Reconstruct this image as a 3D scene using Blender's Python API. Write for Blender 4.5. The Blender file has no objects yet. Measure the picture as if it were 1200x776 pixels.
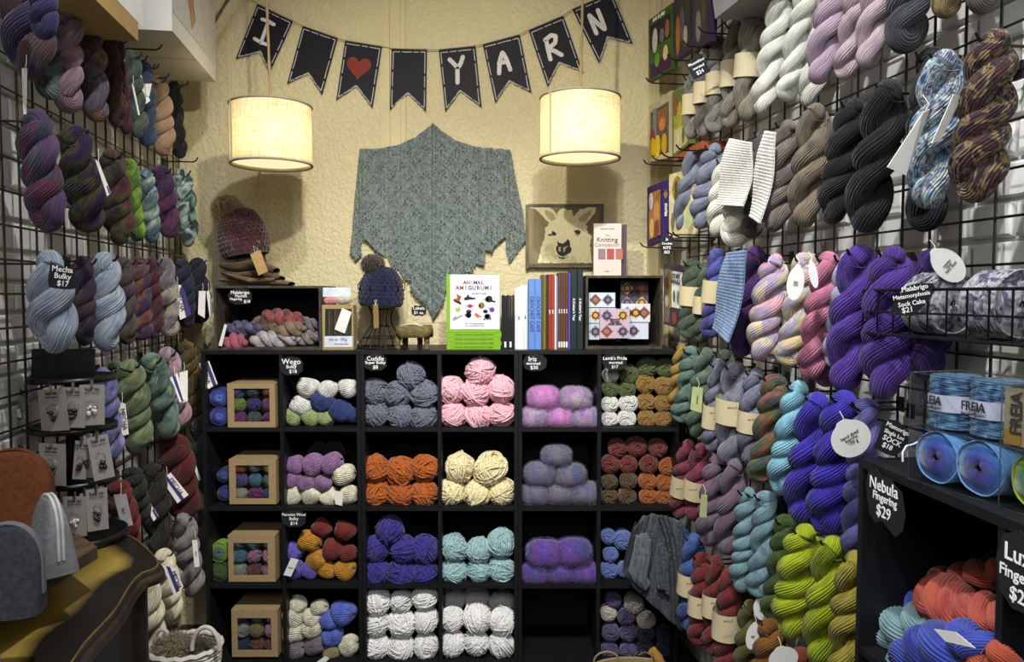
import bpy, bmesh, math, random
import numpy as np
from mathutils import Vector, Matrix
R = random.Random(7)
PI = math.pi
COL = bpy.context.scene.collection
# ---------------------------------------------------------------- camera, world, lights
F = 870.0                                   # focal length in pixels of a 1200 wide frame
TH = math.atan(43 / F)                      # the camera looks a little down
CH = 1.425                                  # eye height
cam_data = bpy.data.cameras.new('camera'); cam_data.sensor_width = 36; cam_data.lens = 36 * F / 1200
cam_data.clip_start = .02
cam = bpy.data.objects.new('camera', cam_data); COL.objects.link(cam)
cam.location = (0, 0, CH); cam.rotation_euler = (PI / 2 - TH, 0, 0)
bpy.context.scene.camera = cam
sc = bpy.context.scene
sc.view_settings.view_transform = 'Standard'; sc.view_settings.look = 'None'
sc.view_settings.gamma = 1; sc.view_settings.use_curve_mapping = False
sc.view_settings.exposure = 0.0
world = bpy.data.worlds.new('world'); sc.world = world; world.use_nodes = True
world.node_tree.nodes['Background'].inputs[0].default_value = (.9, .93, 1, 1)
world.node_tree.nodes['Background'].inputs[1].default_value = .16

def lamp(name, kind, loc, power, color, size=.05, target=None, spot=None, blend=.5):
    l = bpy.data.lights.new(name, kind); l.energy = power; l.color = color
    if kind == 'AREA': l.size = size
    else: l.shadow_soft_size = size
    if kind == 'SPOT': l.spot_size = math.radians(spot); l.spot_blend = blend
    o = bpy.data.objects.new(name, l); COL.objects.link(o); o.location = loc
    if target: o.rotation_euler = (Vector(target) - Vector(loc)).to_track_quat('-Z', 'Y').to_euler()
    return o
lamp('track_spot', 'SPOT', (-.25, 1.42, 2.36), 74, (1, .93, .78), .02, (-.25, 3.1, 1.45), 100, .7)
lamp('track_spot', 'SPOT', (.05, .75, 2.95), 100, (.95, .97, 1), .025, (1.0, 1.75, 1.35), 100, .7)
lamp('track_spot', 'SPOT', (-.15, 1.0, 2.95), 92, (.97, .97, 1), .025, (-1.15, 1.9, 1.35), 100, .7)
lamp('ceiling_panel_light', 'AREA', (.05, -.8, 2.5), 22, (.97, .97, 1), .8, (0, 2.7, .7))  # unseen fill added behind the camera to light the cubby fronts

lamp('track_spot', 'SPOT', (.15, .80, 2.95), 165, (1, .97, .93), .03, (-.1, 2.85, .65), 62, .7)
lamp('track_spot', 'SPOT', (-.55, .55, 2.8), 95, (.97, .98, 1), .03, (.85, 1.15, .95), 62, .7)  # extra spot added to brighten the right-hand unit and its clear boxes
# ---------------------------------------------------------------- pixel to place
CT, ST = math.cos(TH), math.sin(TH)
CAM = np.array([0, 0, CH])
def ray(px, py):
    x, y = (px - 600) / F, (388 - py) / F
    return np.array([x, CT + y * ST, -ST + y * CT])
def atY(px, py, Y):
    d = ray(px, py); return CAM + d * (Y / d[1])
def atZ(px, py, z):
    d = ray(px, py); return CAM + d * ((z - CH) / d[2])
YB = 3.14                                    # back wall
YF = 2.78                                    # front of the cube shelves
SL = -.155                                   # both side walls run slightly to the left as they recede
DW = np.array([SL, 1, 0]) / math.hypot(SL, 1)
NR = np.array([-1, SL, 0]) / math.hypot(SL, 1)
NL = -NR
BR = np.array([.675, YB, 0]); BL = np.array([-1.426, YB, 0])
def at_wall(side, px, py, off):
    n, b = (NR, BR) if side == 'R' else (NL, BL)
    p0 = b + n * off; d = ray(px, py)
    t = np.dot(p0 - CAM, n) / np.dot(d, n)
    return CAM + d * t
def wall_pt(side, s, off, z):                # s = metres from the back corner towards the room's front
    n, b = (NR, BR) if side == 'R' else (NL, BL)
    p = b + n * off - DW * s; return np.array([p[0], p[1], z])

# ---------------------------------------------------------------- materials
def lin(h):
    h = h.lstrip('#'); v = [int(h[i:i + 2], 16) / 255 for i in (0, 2, 4)]
    return tuple(c / 12.92 if c <= .04045 else ((c + .055) / 1.055) ** 2.4 for c in v) + (1,)
_M = {}
def newmat(name):
    m = bpy.data.materials.new(name); m.use_nodes = True
    nt = m.node_tree; b = nt.nodes['Principled BSDF']; return m, nt, b
def N(nt, t, **kw):
    n = nt.nodes.new(t)
    for k, v in kw.items(): setattr(n, k, v)
    return n
def mapping(nt, src, scale):
    tc = N(nt, 'ShaderNodeTexCoord'); mp = N(nt, 'ShaderNodeMapping'); mp.inputs['Scale'].default_value = scale
    nt.links.new(tc.outputs[src], mp.inputs['Vector']); return mp
def plain(name, col, rough=.6, var=.12, scale=40, bump=.05, metal=0, spec=.3, src='Object', stretch=(1, 1, 1), coat=0):
    if name in _M: return _M[name]
    m, nt, b = newmat(name)
    mp = mapping(nt, src, tuple(scale * s for s in stretch))
    no = N(nt, 'ShaderNodeTexNoise'); no.inputs['Scale'].default_value = 1; no.inputs['Detail'].default_value = 4
    nt.links.new(mp.outputs[0], no.inputs['Vector'])
    cr = N(nt, 'ShaderNodeValToRGB'); c = lin(col)
    cr.color_ramp.elements[0].position = .3; cr.color_ramp.elements[1].position = .7
    cr.color_ramp.elements[0].color = tuple(x * (1 - var) for x in c[:3]) + (1,)
    cr.color_ramp.elements[1].color = tuple(min(1, x * (1 + var)) for x in c[:3]) + (1,)
    nt.links.new(no.outputs[0], cr.inputs[0]); nt.links.new(cr.outputs[0], b.inputs['Base Color'])
    if bump:
        bp = N(nt, 'ShaderNodeBump'); bp.inputs['Strength'].default_value = bump; bp.inputs['Distance'].default_value = .003
        nt.links.new(no.outputs[0], bp.inputs['Height']); nt.links.new(bp.outputs[0], b.inputs['Normal'])
    b.inputs['Roughness'].default_value = rough; b.inputs['Metallic'].default_value = metal
    b.inputs['Specular IOR Level'].default_value = spec; b.inputs['Coat Weight'].default_value = coat
    _M[name] = m; return m
def yarn(name, cols, freq=(2.2, 1.6), strands=70, hard=False, src='UV', oscale=14, fuzz=.22, vary=.34):
    """wool: COLS along the dyed strands, fine strand relief around the ply"""
    if name in _M: return _M[name]
    if isinstance(cols, str): cols = [cols]
    m, nt, b = newmat(name); L = nt.links.new
    oi = N(nt, 'ShaderNodeObjectInfo')
    tc = N(nt, 'ShaderNodeTexCoord')
    mp = N(nt, 'ShaderNodeMapping'); L(tc.outputs['UV' if src == 'UV' else 'Object'], mp.inputs['Vector'])
    cm = N(nt, 'ShaderNodeCombineXYZ')
    ml = N(nt, 'ShaderNodeMath', operation='MULTIPLY'); ml.inputs[1].default_value = 37; L(oi.outputs['Random'], ml.inputs[0])
    L(ml.outputs[0], cm.inputs[0]); L(ml.outputs[0], cm.inputs[1]); L(cm.outputs[0], mp.inputs['Location'])
    mp.inputs['Scale'].default_value = (freq[0], freq[1], 1) if src == 'UV' else (oscale,) * 3
    if len(cols) > 1:
        no = N(nt, 'ShaderNodeTexNoise'); no.inputs['Scale'].default_value = 1; no.inputs['Detail'].default_value = 2.5
        no.inputs['Distortion'].default_value = .4; L(mp.outputs[0], no.inputs['Vector'])
        cr = N(nt, 'ShaderNodeValToRGB'); e = cr.color_ramp.elements
        if hard: cr.color_ramp.interpolation = 'EASE'
        for i, h in enumerate(cols):
            pos = .3 + .4 * i / (len(cols) - 1)
            if i < 2: e[i].position = pos; e[i].color = lin(h)
            else: n = e.new(pos); n.color = lin(h)
        L(no.outputs[0], cr.inputs[0]); base = cr.outputs[0]
    else:
        rgb = N(nt, 'ShaderNodeRGB'); rgb.outputs[0].default_value = lin(cols[0]); base = rgb.outputs[0]
    # single strands: fine streaks round the ply
    mp2 = N(nt, 'ShaderNodeMapping'); L(tc.outputs['UV'], mp2.inputs['Vector']); mp2.inputs['Scale'].default_value = (strands, 2.2, 1)
    n2 = N(nt, 'ShaderNodeTexNoise'); n2.inputs['Scale'].default_value = 1; n2.inputs['Detail'].default_value = 2; L(mp2.outputs[0], n2.inputs['Vector'])
    mr = N(nt, 'ShaderNodeMapRange'); mr.inputs[1].default_value = .3; mr.inputs[2].default_value = .7
    mr.inputs[3].default_value = 1 - vary; mr.inputs[4].default_value = 1 + vary; L(n2.outputs[0], mr.inputs[0])
    mx = N(nt, 'ShaderNodeVectorMath', operation='SCALE'); L(base, mx.inputs[0]); L(mr.outputs[0], mx.inputs['Scale'])
    L(mx.outputs[0], b.inputs['Base Color'])
    bp = N(nt, 'ShaderNodeBump'); bp.inputs['Strength'].default_value = .8; bp.inputs['Distance'].default_value = .004
    L(n2.outputs[0], bp.inputs['Height']); L(bp.outputs[0], b.inputs['Normal'])
    b.inputs['Roughness'].default_value = .85; b.inputs['Specular IOR Level'].default_value = .18
    b.inputs['Sheen Weight'].default_value = fuzz; b.inputs['Sheen Roughness'].default_value = .5
    _M[name] = m; return m

def wood(name, c1, c2, scale=6, stretch=(1, 8, 1), rough=.5, patch=None):
    if name in _M: return _M[name]
    m, nt, b = newmat(name); L = nt.links.new
    mp = mapping(nt, 'Object', tuple(scale * s for s in stretch))
    no = N(nt, 'ShaderNodeTexNoise'); no.inputs['Scale'].default_value = 1; no.inputs['Detail'].default_value = 6; no.inputs['Distortion'].default_value = 1.2
    L(mp.outputs[0], no.inputs['Vector'])
    cr = N(nt, 'ShaderNodeValToRGB'); cr.color_ramp.elements[0].position = .35; cr.color_ramp.elements[1].position = .68
    cr.color_ramp.elements[0].color = lin(c1); cr.color_ramp.elements[1].color = lin(c2)
    L(no.outputs[0], cr.inputs[0]); L(cr.outputs[0], b.inputs['Base Color'])
    bp = N(nt, 'ShaderNodeBump'); bp.inputs['Strength'].default_value = .25; bp.inputs['Distance'].default_value = .003
    L(no.outputs[0], bp.inputs['Height']); L(bp.outputs[0], b.inputs['Normal'])
    b.inputs['Roughness'].default_value = rough
    _M[name] = m; return m
def clear(name, tint='#f4f8fa', rough=.08, amount=.1):
    """clear acetate: mostly see-through with a glossy skin"""
    if name in _M: return _M[name]
    m, nt, b = newmat(name); L = nt.links.new
    tr = N(nt, 'ShaderNodeBsdfTransparent'); tr.inputs[0].default_value = lin(tint)
    gl = N(nt, 'ShaderNodeBsdfGlossy'); gl.inputs['Roughness'].default_value = rough
    fr = N(nt, 'ShaderNodeLayerWeight'); fr.inputs[0].default_value = .5; pw = N(nt, 'ShaderNodeMath', operation='POWER'); pw.inputs[1].default_value = 4; L(fr.outputs['Facing'], pw.inputs[0])
    ad = N(nt, 'ShaderNodeMath', operation='MULTIPLY_ADD'); ad.inputs[1].default_value = .5; ad.inputs[2].default_value = .02 + amount * .3; L(pw.outputs[0], ad.inputs[0])
    mx = N(nt, 'ShaderNodeMixShader'); L(ad.outputs[0], mx.inputs[0]); L(tr.outputs[0], mx.inputs[1]); L(gl.outputs[0], mx.inputs[2])
    L(mx.outputs[0], nt.nodes['Material Output'].inputs[0]); _M[name] = m; return m

BLACKWOOD = plain('black_laminate', '#17171a', .45, .15, 30, .02)
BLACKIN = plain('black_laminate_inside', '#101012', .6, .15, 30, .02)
WIRE = plain('black_wire', '#0b0b0c', .4, .1, 60, 0, 0, .5)
CARDW = plain('white_card', '#dcdbd6', .7, .04, 60, .02)
KRAFT = plain('kraft_card', '#9a8460', .8, .08, 60, .06)
KRAFTL = plain('kraft_label', '#c9bb98', .8, .06, 60, .04)
SLATE = plain('chalkboard', '#1d1d20', .8, .2, 50, .03)
CHALK = plain('white_chalk_ink', '#f4f4f2', .8, .03, 50, 0)
INK = plain('dark_ink', '#2a2830', .7, .05, 50, 0)
INKP = plain('purple_print', '#3a2f6b', .7, .06, 50, 0)
STRING = plain('cotton_string', '#cfc9b6', .9, .1, 200, .1)
TWINE = plain('jute_twine', '#8d7a58', .95, .25, 300, .2)
IRON = plain('black_iron', '#0c0c0d', .45, .1, 50, 0, .3, .5)
STEEL = plain('bright_steel', '#b8b6b0', .3, .05, 50, 0, 1, .5)

# ---------------------------------------------------------------- mesh helpers
class MB:
    def __init__(s): s.v = []; s.f = []; s.uv = []; s.n = 0; s.smooth = []
    def add(s, v, f, uv=None, smooth=True):
        v = np.asarray(v, float).reshape(-1, 3)
        if uv is None: uv = v[:, :2]
        s.v.append(v); s.uv.append(np.asarray(uv, float).reshape(-1, 2))
        for q in f: s.f.append(tuple(int(i) + s.n for i in q)); s.smooth.append(smooth)
        s.n += len(v); return s
    def grid(s, P, uv, closeu=False, smooth=True):
        """P: (n, m, 3) rows of points"""
        n, m = P.shape[:2]; i = np.arange(n - 1)[:, None]; j = np.arange(m if closeu else m - 1)[None, :]
        j2 = (j + 1) % m
        q = np.stack([i * m + j, i * m + j2, (i + 1) * m + j2, (i + 1) * m + j], -1).reshape(-1, 4)
        return s.add(P.reshape(-1, 3), q.tolist(), uv.reshape(-1, 2), smooth)
    def box(s, a, b, M=None):
        a, b = np.minimum(a, b), np.maximum(a, b)
        v = np.array([[x, y, z] for x in (a[0], b[0]) for y in (a[1], b[1]) for z in (a[2], b[2])], float)
        if M is not None: v = xf(M, v)
        return s.add(v, [(0, 1, 3, 2), (4, 6, 7, 5), (0, 4, 5, 1), (2, 3, 7, 6), (0, 2, 6, 4), (1, 5, 7, 3)], None, False)
    def tube(s, path, r, sides=8, closed=False, caps=True, prof=None, vscale=1.0, flat=1.0):
        P, T, A, B = frames(path, closed); n = len(P)
        if closed:
            P = np.vstack([P, P[:1]]); A = np.vstack([A, A[:1]]); B = np.vstack([B, B[:1]]); n += 1
        r = np.broadcast_to(np.asarray(r, float), (n,)) if np.ndim(r) == 0 else np.append(r, r[0]) if closed and len(r) == n - 1 else np.asarray(r)
        u = np.linspace(0, 1, sides + 1); ang = u * 2 * PI
        seg = np.r_[0, np.cumsum(np.linalg.norm(np.diff(P, axis=0), axis=1))] * vscale
        rad = r[:, None] * np.ones_like(ang)[None]
        if prof is not None: rad = rad * prof(u[None, :], seg[:, None])
        G = P[:, None] + rad[..., None] * (np.cos(ang)[None, :, None] * A[:, None] + flat * np.sin(ang)[None, :, None] * B[:, None])
        UV = np.stack(np.broadcast_arrays(u[None, :], seg[:, None]), -1)
        s.grid(G, UV)
        if caps and not closed:
            for k in (0, n - 1):
                ring = G[k, :-1]; s.add(ring, [tuple(range(sides))[::(-1 if k == 0 else 1)]], None, False)
        return s
    def mesh(s, name):
        me = bpy.data.meshes.new(name); v = np.vstack(s.v); me.from_pydata(v.tolist(), [], s.f)
        me.polygons.foreach_set('use_smooth', s.smooth)
        uv = np.vstack(s.uv); li = np.empty(len(me.loops), dtype=np.int32); me.loops.foreach_get('vertex_index', li)
        l = me.uv_layers.new(name='UVMap'); l.data.foreach_set('uv', uv[li].astype(np.float32).ravel())
        me.update(); return me
    def obj(s, name, mat=None, parent=None, M=None):
        return link(s.mesh(name), name, mat, parent, M)
def xf(M, v):
    M = np.array(M); return v @ M[:3, :3].T + M[:3, 3]
def frames(path, closed=False):
    P = np.asarray(path, float); n = len(P)
    if closed: T = np.roll(P, -1, 0) - np.roll(P, 1, 0)
    else: T = np.gradient(P, axis=0)
    T /= np.linalg.norm(T, axis=1)[:, None] + 1e-12
    a = np.array([0, 1, 0.]) if abs(T[0][1]) < .9 else np.array([1, 0, 0.])
    A = np.zeros_like(P); a = a - T[0] * np.dot(a, T[0]); A[0] = a / np.linalg.norm(a)
    for i in range(1, n):
        a = A[i - 1] - T[i] * np.dot(A[i - 1], T[i]); A[i] = a / (np.linalg.norm(a) + 1e-12)
    return P, T, A, np.cross(T, A)
def link(me, name, mat=None, parent=None, M=None):
    o = bpy.data.objects.new(name, me); COL.objects.link(o)
    if mat is not None:
        if len(me.materials) == 0: me.materials.append(mat)
        o.material_slots[0].link = 'OBJECT'; o.material_slots[0].material = mat
    if M is not None: o.matrix_world = M
    if parent is not None: adopt(o, parent)
    return o
def world_of(o):
    M = o.matrix_basis.copy()
    return world_of(o.parent) @ o.matrix_parent_inverse @ M if o.parent else M
def adopt(o, parent):
    """make o a part of parent without moving it"""
    o.parent = parent; o.matrix_parent_inverse = world_of(parent).inverted()
LABELS = {}
def tag(o, label, cat, group=None):
    k = label.lower()
    if k in LABELS and (group is None or LABELS[k] != group): print('DUP LABEL', label)
    LABELS[k] = group
    import re as _re; w = len(_re.findall(r"[A-Za-z']+", label))
    if w > 16 or w < 4: print('LABEL LENGTH', w, label)
    o['label'] = label; o['category'] = cat
    if group: o['group'] = group
    return o
def empty(name, loc, label, cat, group=None):
    o = bpy.data.objects.new(name, None); COL.objects.link(o); o.location = [float(c) for c in loc]
    o.empty_display_size = .02; return tag(o, label, cat, group)
def struct(o): o['kind'] = 'structure'; return o
def basis(o, right, up):
    r = Vector(right).normalized(); u = Vector(up); u = (u - r * r.dot(u)).normalized(); n = r.cross(u)
    M = Matrix((( r.x, u.x, n.x, o[0]), (r.y, u.y, n.y, o[1]), (r.z, u.z, n.z, o[2]), (0, 0, 0, 1))); return M
def text(parent, s, origin, right, up, h, mat, align='CENTER', shear=0, bold=0, name='lettering', lift=.0008, wide=1, spacing=1, line=.9):
    c = bpy.data.curves.new(name, 'FONT'); c.body = s; c.size = h; c.align_x = align; c.align_y = 'CENTER'
    c.extrude = .0003; c.resolution_u = 2; c.shear = shear; c.offset = bold; c.space_character = spacing; c.space_line = line
    c.materials.append(mat)
    o = bpy.data.objects.new(name, c); COL.objects.link(o)
    M = basis(origin, right, up); M.translation = M.translation + M.col[2].xyz * lift
    o.matrix_world = M @ Matrix.Diagonal((wide, 1, 1, 1))
    if parent is not None: adopt(o, parent)
    return o
def flat_poly(pts, thick, M=None):
    """a thin solid of outline PTS (x, y), lying z 0..thick"""
    mb = MB(); n = len(pts)
    v = [(x, y, z) for z in (0, thick) for x, y in pts]
    f = [tuple(range(n))[::-1], tuple(range(n, 2 * n))] + [(i, (i + 1) % n, n + (i + 1) % n, n + i) for i in range(n)]
    v = np.array(v); v = xf(M, v) if M is not None else v
    return mb.add(v, f, None, False)
def ribbon(P, hw, th=.001, mb=None):
    """a flat painted stroke of half-width hw in the XZ plane, with round ends and joints"""
    mb = mb or MB(); P = [np.asarray(p, float) for p in P]
    for k, (a, b) in enumerate(zip(P[:-1], P[1:])):
        d = b - a; d = d / (np.linalg.norm(d) + 1e-9); n = np.array([-d[2], 0, d[0]]) * hw; y = np.array([0, -th - 6e-5 * k, 0])
        mb.add([a + n + y, b + n + y, b - n + y, a - n + y, a + n, b + n, b - n, a - n], [(0, 1, 2, 3), (0, 4, 5, 1), (1, 5, 6, 2), (2, 6, 7, 3), (3, 7, 4, 0)], None, False)
    if hw > .003:
        for k, p in enumerate(P):
            t = np.linspace(0, 2 * PI, 13)[:-1]; y = -th - .0005 - 6e-5 * k
            mb.add([(p[0] + hw * math.cos(a), p[1] + y, p[2] + hw * math.sin(a)) for a in t], [tuple(range(12))], None, False)
    return mb
X = (1, 0, 0); Z = (0, 0, 1)
def quad_card(name, pts, thick, mat, parent=None):
    """a card through four 3-D corners (TL, TR, BR, BL), given a thickness away from the viewer"""
    p = [np.asarray(q, float) for q in pts]; n = np.cross(p[1] - p[0], p[3] - p[0]); n /= np.linalg.norm(n)
    if np.dot(n, p[0] - CAM) < 0: n = -n
    v = p + [q + n * thick for q in p]
    mb = MB().add(v, [(0, 3, 2, 1), (4, 5, 6, 7), (0, 1, 5, 4), (1, 2, 6, 5), (2, 3, 7, 6), (3, 0, 4, 7)], [(0, 1), (1, 1), (1, 0), (0, 0)] * 2, False)
    me = mb.mesh(name)
    return link(me, name, mat, parent)

# ---------------------------------------------------------------- wool shapes
def skein_mesh(aspect, seed, around=132, along=150, K=27):
    """a twisted hank: one thick loop of strands folded on itself; width about 1, top at z = 0, bottom at z = -aspect"""
    r_ = random.Random(seed); a = .245; rp = .275
    half = max(1, round(aspect * 1.02 + r_.choice((0, .5)))) ; ph = r_.uniform(0, PI)
    top, bot = -rp * .9, -aspect + rp + a
    s = np.linspace(0, 1, 64); e1 = ph + half * PI
    def ply(s, o):
        w = .82 + .18 * np.clip(s / .18, 0, 1)
        an = ph + o + half * PI * (s + .035 * np.sin(2 * PI * 1.5 * s + seed))
        return np.stack([a * w * np.cos(an), a * .8 * w * np.sin(an), top + (bot - top) * s], -1)
    A = ply(s, 0); B = ply(s[::-1], PI)
    t = np.linspace(0, PI, 12)[1:-1]
    c, d = math.cos(e1), math.sin(e1)
    U = np.stack([a * c * np.cos(t), a * .8 * d * np.cos(t), bot - a * np.sin(t)], -1)
    c, d = math.cos(ph + PI), math.sin(ph + PI)
    V = np.stack([a * .8 * c * np.cos(t), a * .65 * d * np.cos(t), top + a * .5 * np.sin(t)], -1)
    P = np.vstack([A, U, B, V])
    for k in range(3):
        P = P * .5 + (np.roll(P, 1, 0) + np.roll(P, -1, 0)) * .25
    z = P[:, 2]; rad = rp * (.80 + .20 * np.clip((top - z) / .5, 0, 1)) * (1 + .05 * np.sin(z * 4.3 + seed) + .03 * np.sin(z * 9.1 + seed * 2))
    q = [r_.uniform(0, 6.28) for _ in range(6)]
    def prof(u, v):
        ph_ = PI * K * u + .9 * v + .8 * np.sin(2 * PI * u * 2 + 1.7 * v + q[0]) + .6 * np.sin(2 * PI * 3 * u - 2.3 * v + q[1])
        rid = np.abs(np.sin(ph_)) ** .7
        lump = .075 * np.sin(2 * PI * u + 1.9 * v + q[2]) + .05 * np.sin(2 * PI * 2 * u - 3.1 * v + q[3])
        return 1 + lump - .15 * (1 - rid) + .018 * np.sin(2 * PI * 23 * u + 5 * v + q[4])
    mb = MB().tube(P, rad, around, closed=True, prof=prof)
    # the tie string round the hank near the top
    t = np.linspace(0, 2 * PI, 22)[:-1]; zt = top - .12
    mb.tube(np.stack([.36 * np.cos(t), .32 * np.sin(t), zt + .03 * np.sin(3 * t)], -1), .012, 5, closed=True)
    me = mb.mesh('skein'); return me
SKEINS = {a: [skein_mesh(a, 11 * i + int(a * 10)) for i in range(2)] for a in (2.0, 2.6, 3.3, 4.2, 5.2)}

def rand_axis(r): 
    v = np.array([r.gauss(0, 1) for _ in range(3)]); return v / np.linalg.norm(v)
def wound_mesh(seed, n=46, tr=.075, ell=(1, 1, .95), bundle=6, jit=.10):
    """a chunky ball: thick strands wound in crossing bundles over a core"""
    r = random.Random(seed); mb = MB(); E = np.array(ell)
    th = np.linspace(0, PI, 11); p = np.linspace(0, 2 * PI, 17)
    G = .88 * np.stack([np.outer(np.sin(th), np.cos(p)), np.outer(np.sin(th), np.sin(p)), np.outer(np.cos(th), np.ones(17))], -1) * E
    mb.grid(G, np.stack(np.meshgrid(p / 6.28, th / 3.14), -1))
    k = 0
    while k < n:
        ax = rand_axis(r); b = r.randint(3, bundle); lift = .93 + .10 * k / n
        for j in range(b):
            nrm = ax + .05 * rand_axis(r); nrm /= np.linalg.norm(nrm)
            off = (j - b / 2) * tr * 1.9 + r.uniform(-.02, .02) + r.uniform(-jit, jit) * .3
            u = np.cross(nrm, (0.31, .2, .93)); u /= np.linalg.norm(u); w = np.cross(nrm, u)
            t = np.linspace(0, 2 * PI, 31)[:-1]; rr = math.sqrt(max(.05, 1 - off * off)) * lift
            wob = 1 + .05 * np.sin(3 * t + r.uniform(0, 6)) + .03 * np.sin(7 * t + r.uniform(0, 6)) + (.07 if r.random() < .12 else 0)
            c = (nrm * off)[None] + (rr * wob)[:, None] * (np.cos(t)[:, None] * u + np.sin(t)[:, None] * w)
            mb.tube(c * E, tr * r.uniform(.85, 1.15), 6, closed=True, vscale=2); k += 1
    return mb.mesh('ball')
def roll_mesh(seed, tr=.085, depth=1.3):
    """a pull skein seen end-on: strand coils into the middle of its end"""
    r = random.Random(seed); mb = MB()
    t = np.linspace(.6, 5.2 * 2 * PI, 210); fr = t / t[-1]
    rad = fr ** .85 * .9; ex = 1 + .06 * r.uniform(-1, 1); sk = r.uniform(-.1, .1)
    x = rad * np.cos(t) * ex + sk * (1 - fr) + .02 * np.sin(5 * t); z = rad * np.sin(t) + .02 * np.cos(4 * t + 1)
    y = -.28 + .42 * fr ** 2.5 + .12 * (1 - fr) ** 2
    mb.tube(np.stack([x, y, z], -1), tr, 7, vscale=2)
    t = np.linspace(0, 11 * 2 * PI, 260); fr = t / t[-1]
    rr = .93 * (1 - .12 * fr)
    mb.tube(np.stack([rr * np.cos(t), .1 + depth * fr, rr * np.sin(t)], -1), tr, 6, vscale=2)
    for k in range(7):
        a0 = r.uniform(0, 6.28); t = np.linspace(0, 1, 9)
        rr = .25 + .6 * t; an = a0 + t * r.uniform(.8, 2)
        mb.tube(np.stack([rr * np.cos(an), -.30 + .30 * t ** 2 - .03, rr * np.sin(an)], -1), tr * .9, 6, vscale=2)
    th = np.linspace(0, PI, 9); p = np.linspace(0, 2 * PI, 15)
    G = np.stack([.86 * np.outer(np.sin(th), np.cos(p)), .5 - .7 * np.outer(np.cos(th), np.ones(15)), .86 * np.outer(np.sin(th), np.sin(p))], -1)
    mb.grid(G, np.stack(np.meshgrid(p / 6.28, th / 3.14), -1))
    return mb.mesh('roll')
def fold_mesh(seed, K=15):
    """the rounded end of a folded hank: a lobed body whose strands run over it from one pinch to the other"""
    r = random.Random(seed); th = np.linspace(.02, PI - .02, 40); p = np.linspace(0, 2 * PI, 15 * 8 + 1); q = [r.uniform(0, 6) for _ in range(5)]
    T, Pp = np.meshgrid(th, p, indexing='ij')
    rid = np.abs(np.sin(K * Pp / 1.0 + 1.3 * np.sin(T * 1.7 + q[0]) + .5 * np.sin(2 * Pp + q[1]))) ** .7
    rr = 1 + .08 * np.sin(Pp + 2 * T + q[1]) + .06 * np.sin(2 * Pp - 2 * T + q[2]) - .19 * (1 - rid)
    x = 1.05 * np.cos(T) * (1 + .1 * np.sin(Pp + q[3])); s = np.sin(T) ** .62
    G = np.stack([x, rr * s * np.cos(Pp), rr * s * np.sin(Pp)], -1)
    mb = MB().grid(G, np.stack([Pp / 2 / PI, T * .8], -1)); return mb.mesh('fold')
def mohair_mesh(seed):
    r = random.Random(seed); mb = MB(); rs = np.random.RandomState(seed)
    th = np.linspace(0.01, PI - .01, 26); p = np.linspace(0, 2 * PI, 41); q = [r.uniform(0, 6) for _ in range(4)]
    T, Pp = np.meshgrid(th, p, indexing='ij')
    rr = 1 + .03 * np.sin(3 * Pp + q[0]) * np.sin(2 * T + q[1]) + .02 * np.sin(7 * T + 2 * Pp + q[2])
    sx = np.sign(np.cos(T)) * np.abs(np.cos(T)) ** .8
    G = np.stack([sx * rr, np.sin(T) ** .75 * np.cos(Pp) * rr, np.sin(T) ** .75 * np.sin(Pp) * rr], -1)
    mb.grid(G, np.stack([Pp / 2 / PI, T], -1))
    fz(mb, rs, 3200, (1, 1, 1), .17, .006, sup=.75, base=.99)
    return mb.mesh('mohair')
def fz(mb, rs, n, ell, length, w, sup=1, base=.97, droop=0):
    """fine loose fibres standing off a round body: thin tapered blades"""
    d = rs.normal(size=(n, 3)); d /= np.linalg.norm(d, axis=1)[:, None]
    E = np.array(ell); p = np.sign(d) * np.abs(d) ** sup * E * base if sup != 1 else d * E * base
    t = rs.normal(size=(n, 3)); t -= d * (t * d).sum(1)[:, None]; t /= np.linalg.norm(t, axis=1)[:, None]
    L = length * rs.uniform(.4, 1.2, n)[:, None]
    tip = p + d * L * .8 + t * L * .7 + np.array([0, 0, -droop]) * L
    mid = p + d * L * .55 + t * L * .2
    s = np.cross(d, t) * w
    v = np.stack([p - s, p + s, mid + s * .7, mid - s * .7, tip], 1).reshape(-1, 3)
    f = []
    for i in range(n): b = 5 * i; f += [(b, b + 1, b + 2, b + 3), (b + 3, b + 2, b + 4)]
    mb.add(v, f, np.tile([(0, 0), (0, 0), (0, .5), (0, .5), (0, 1)], (n, 1)))
WOUND = [wound_mesh(s) for s in range(5)]
SMOOTHW = [wound_mesh(20 + s, 54, .06, (1, 1, .95), 9) for s in range(4)]
ROLL = [roll_mesh(s) for s in range(4)]
FOLD = [fold_mesh(s) for s in range(5)]
MOHAIR = [mohair_mesh(s) for s in range(3)]
MINI = [wound_mesh(50 + s, 26, .07, (1, 1, .9), 7) for s in range(3)]
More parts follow.
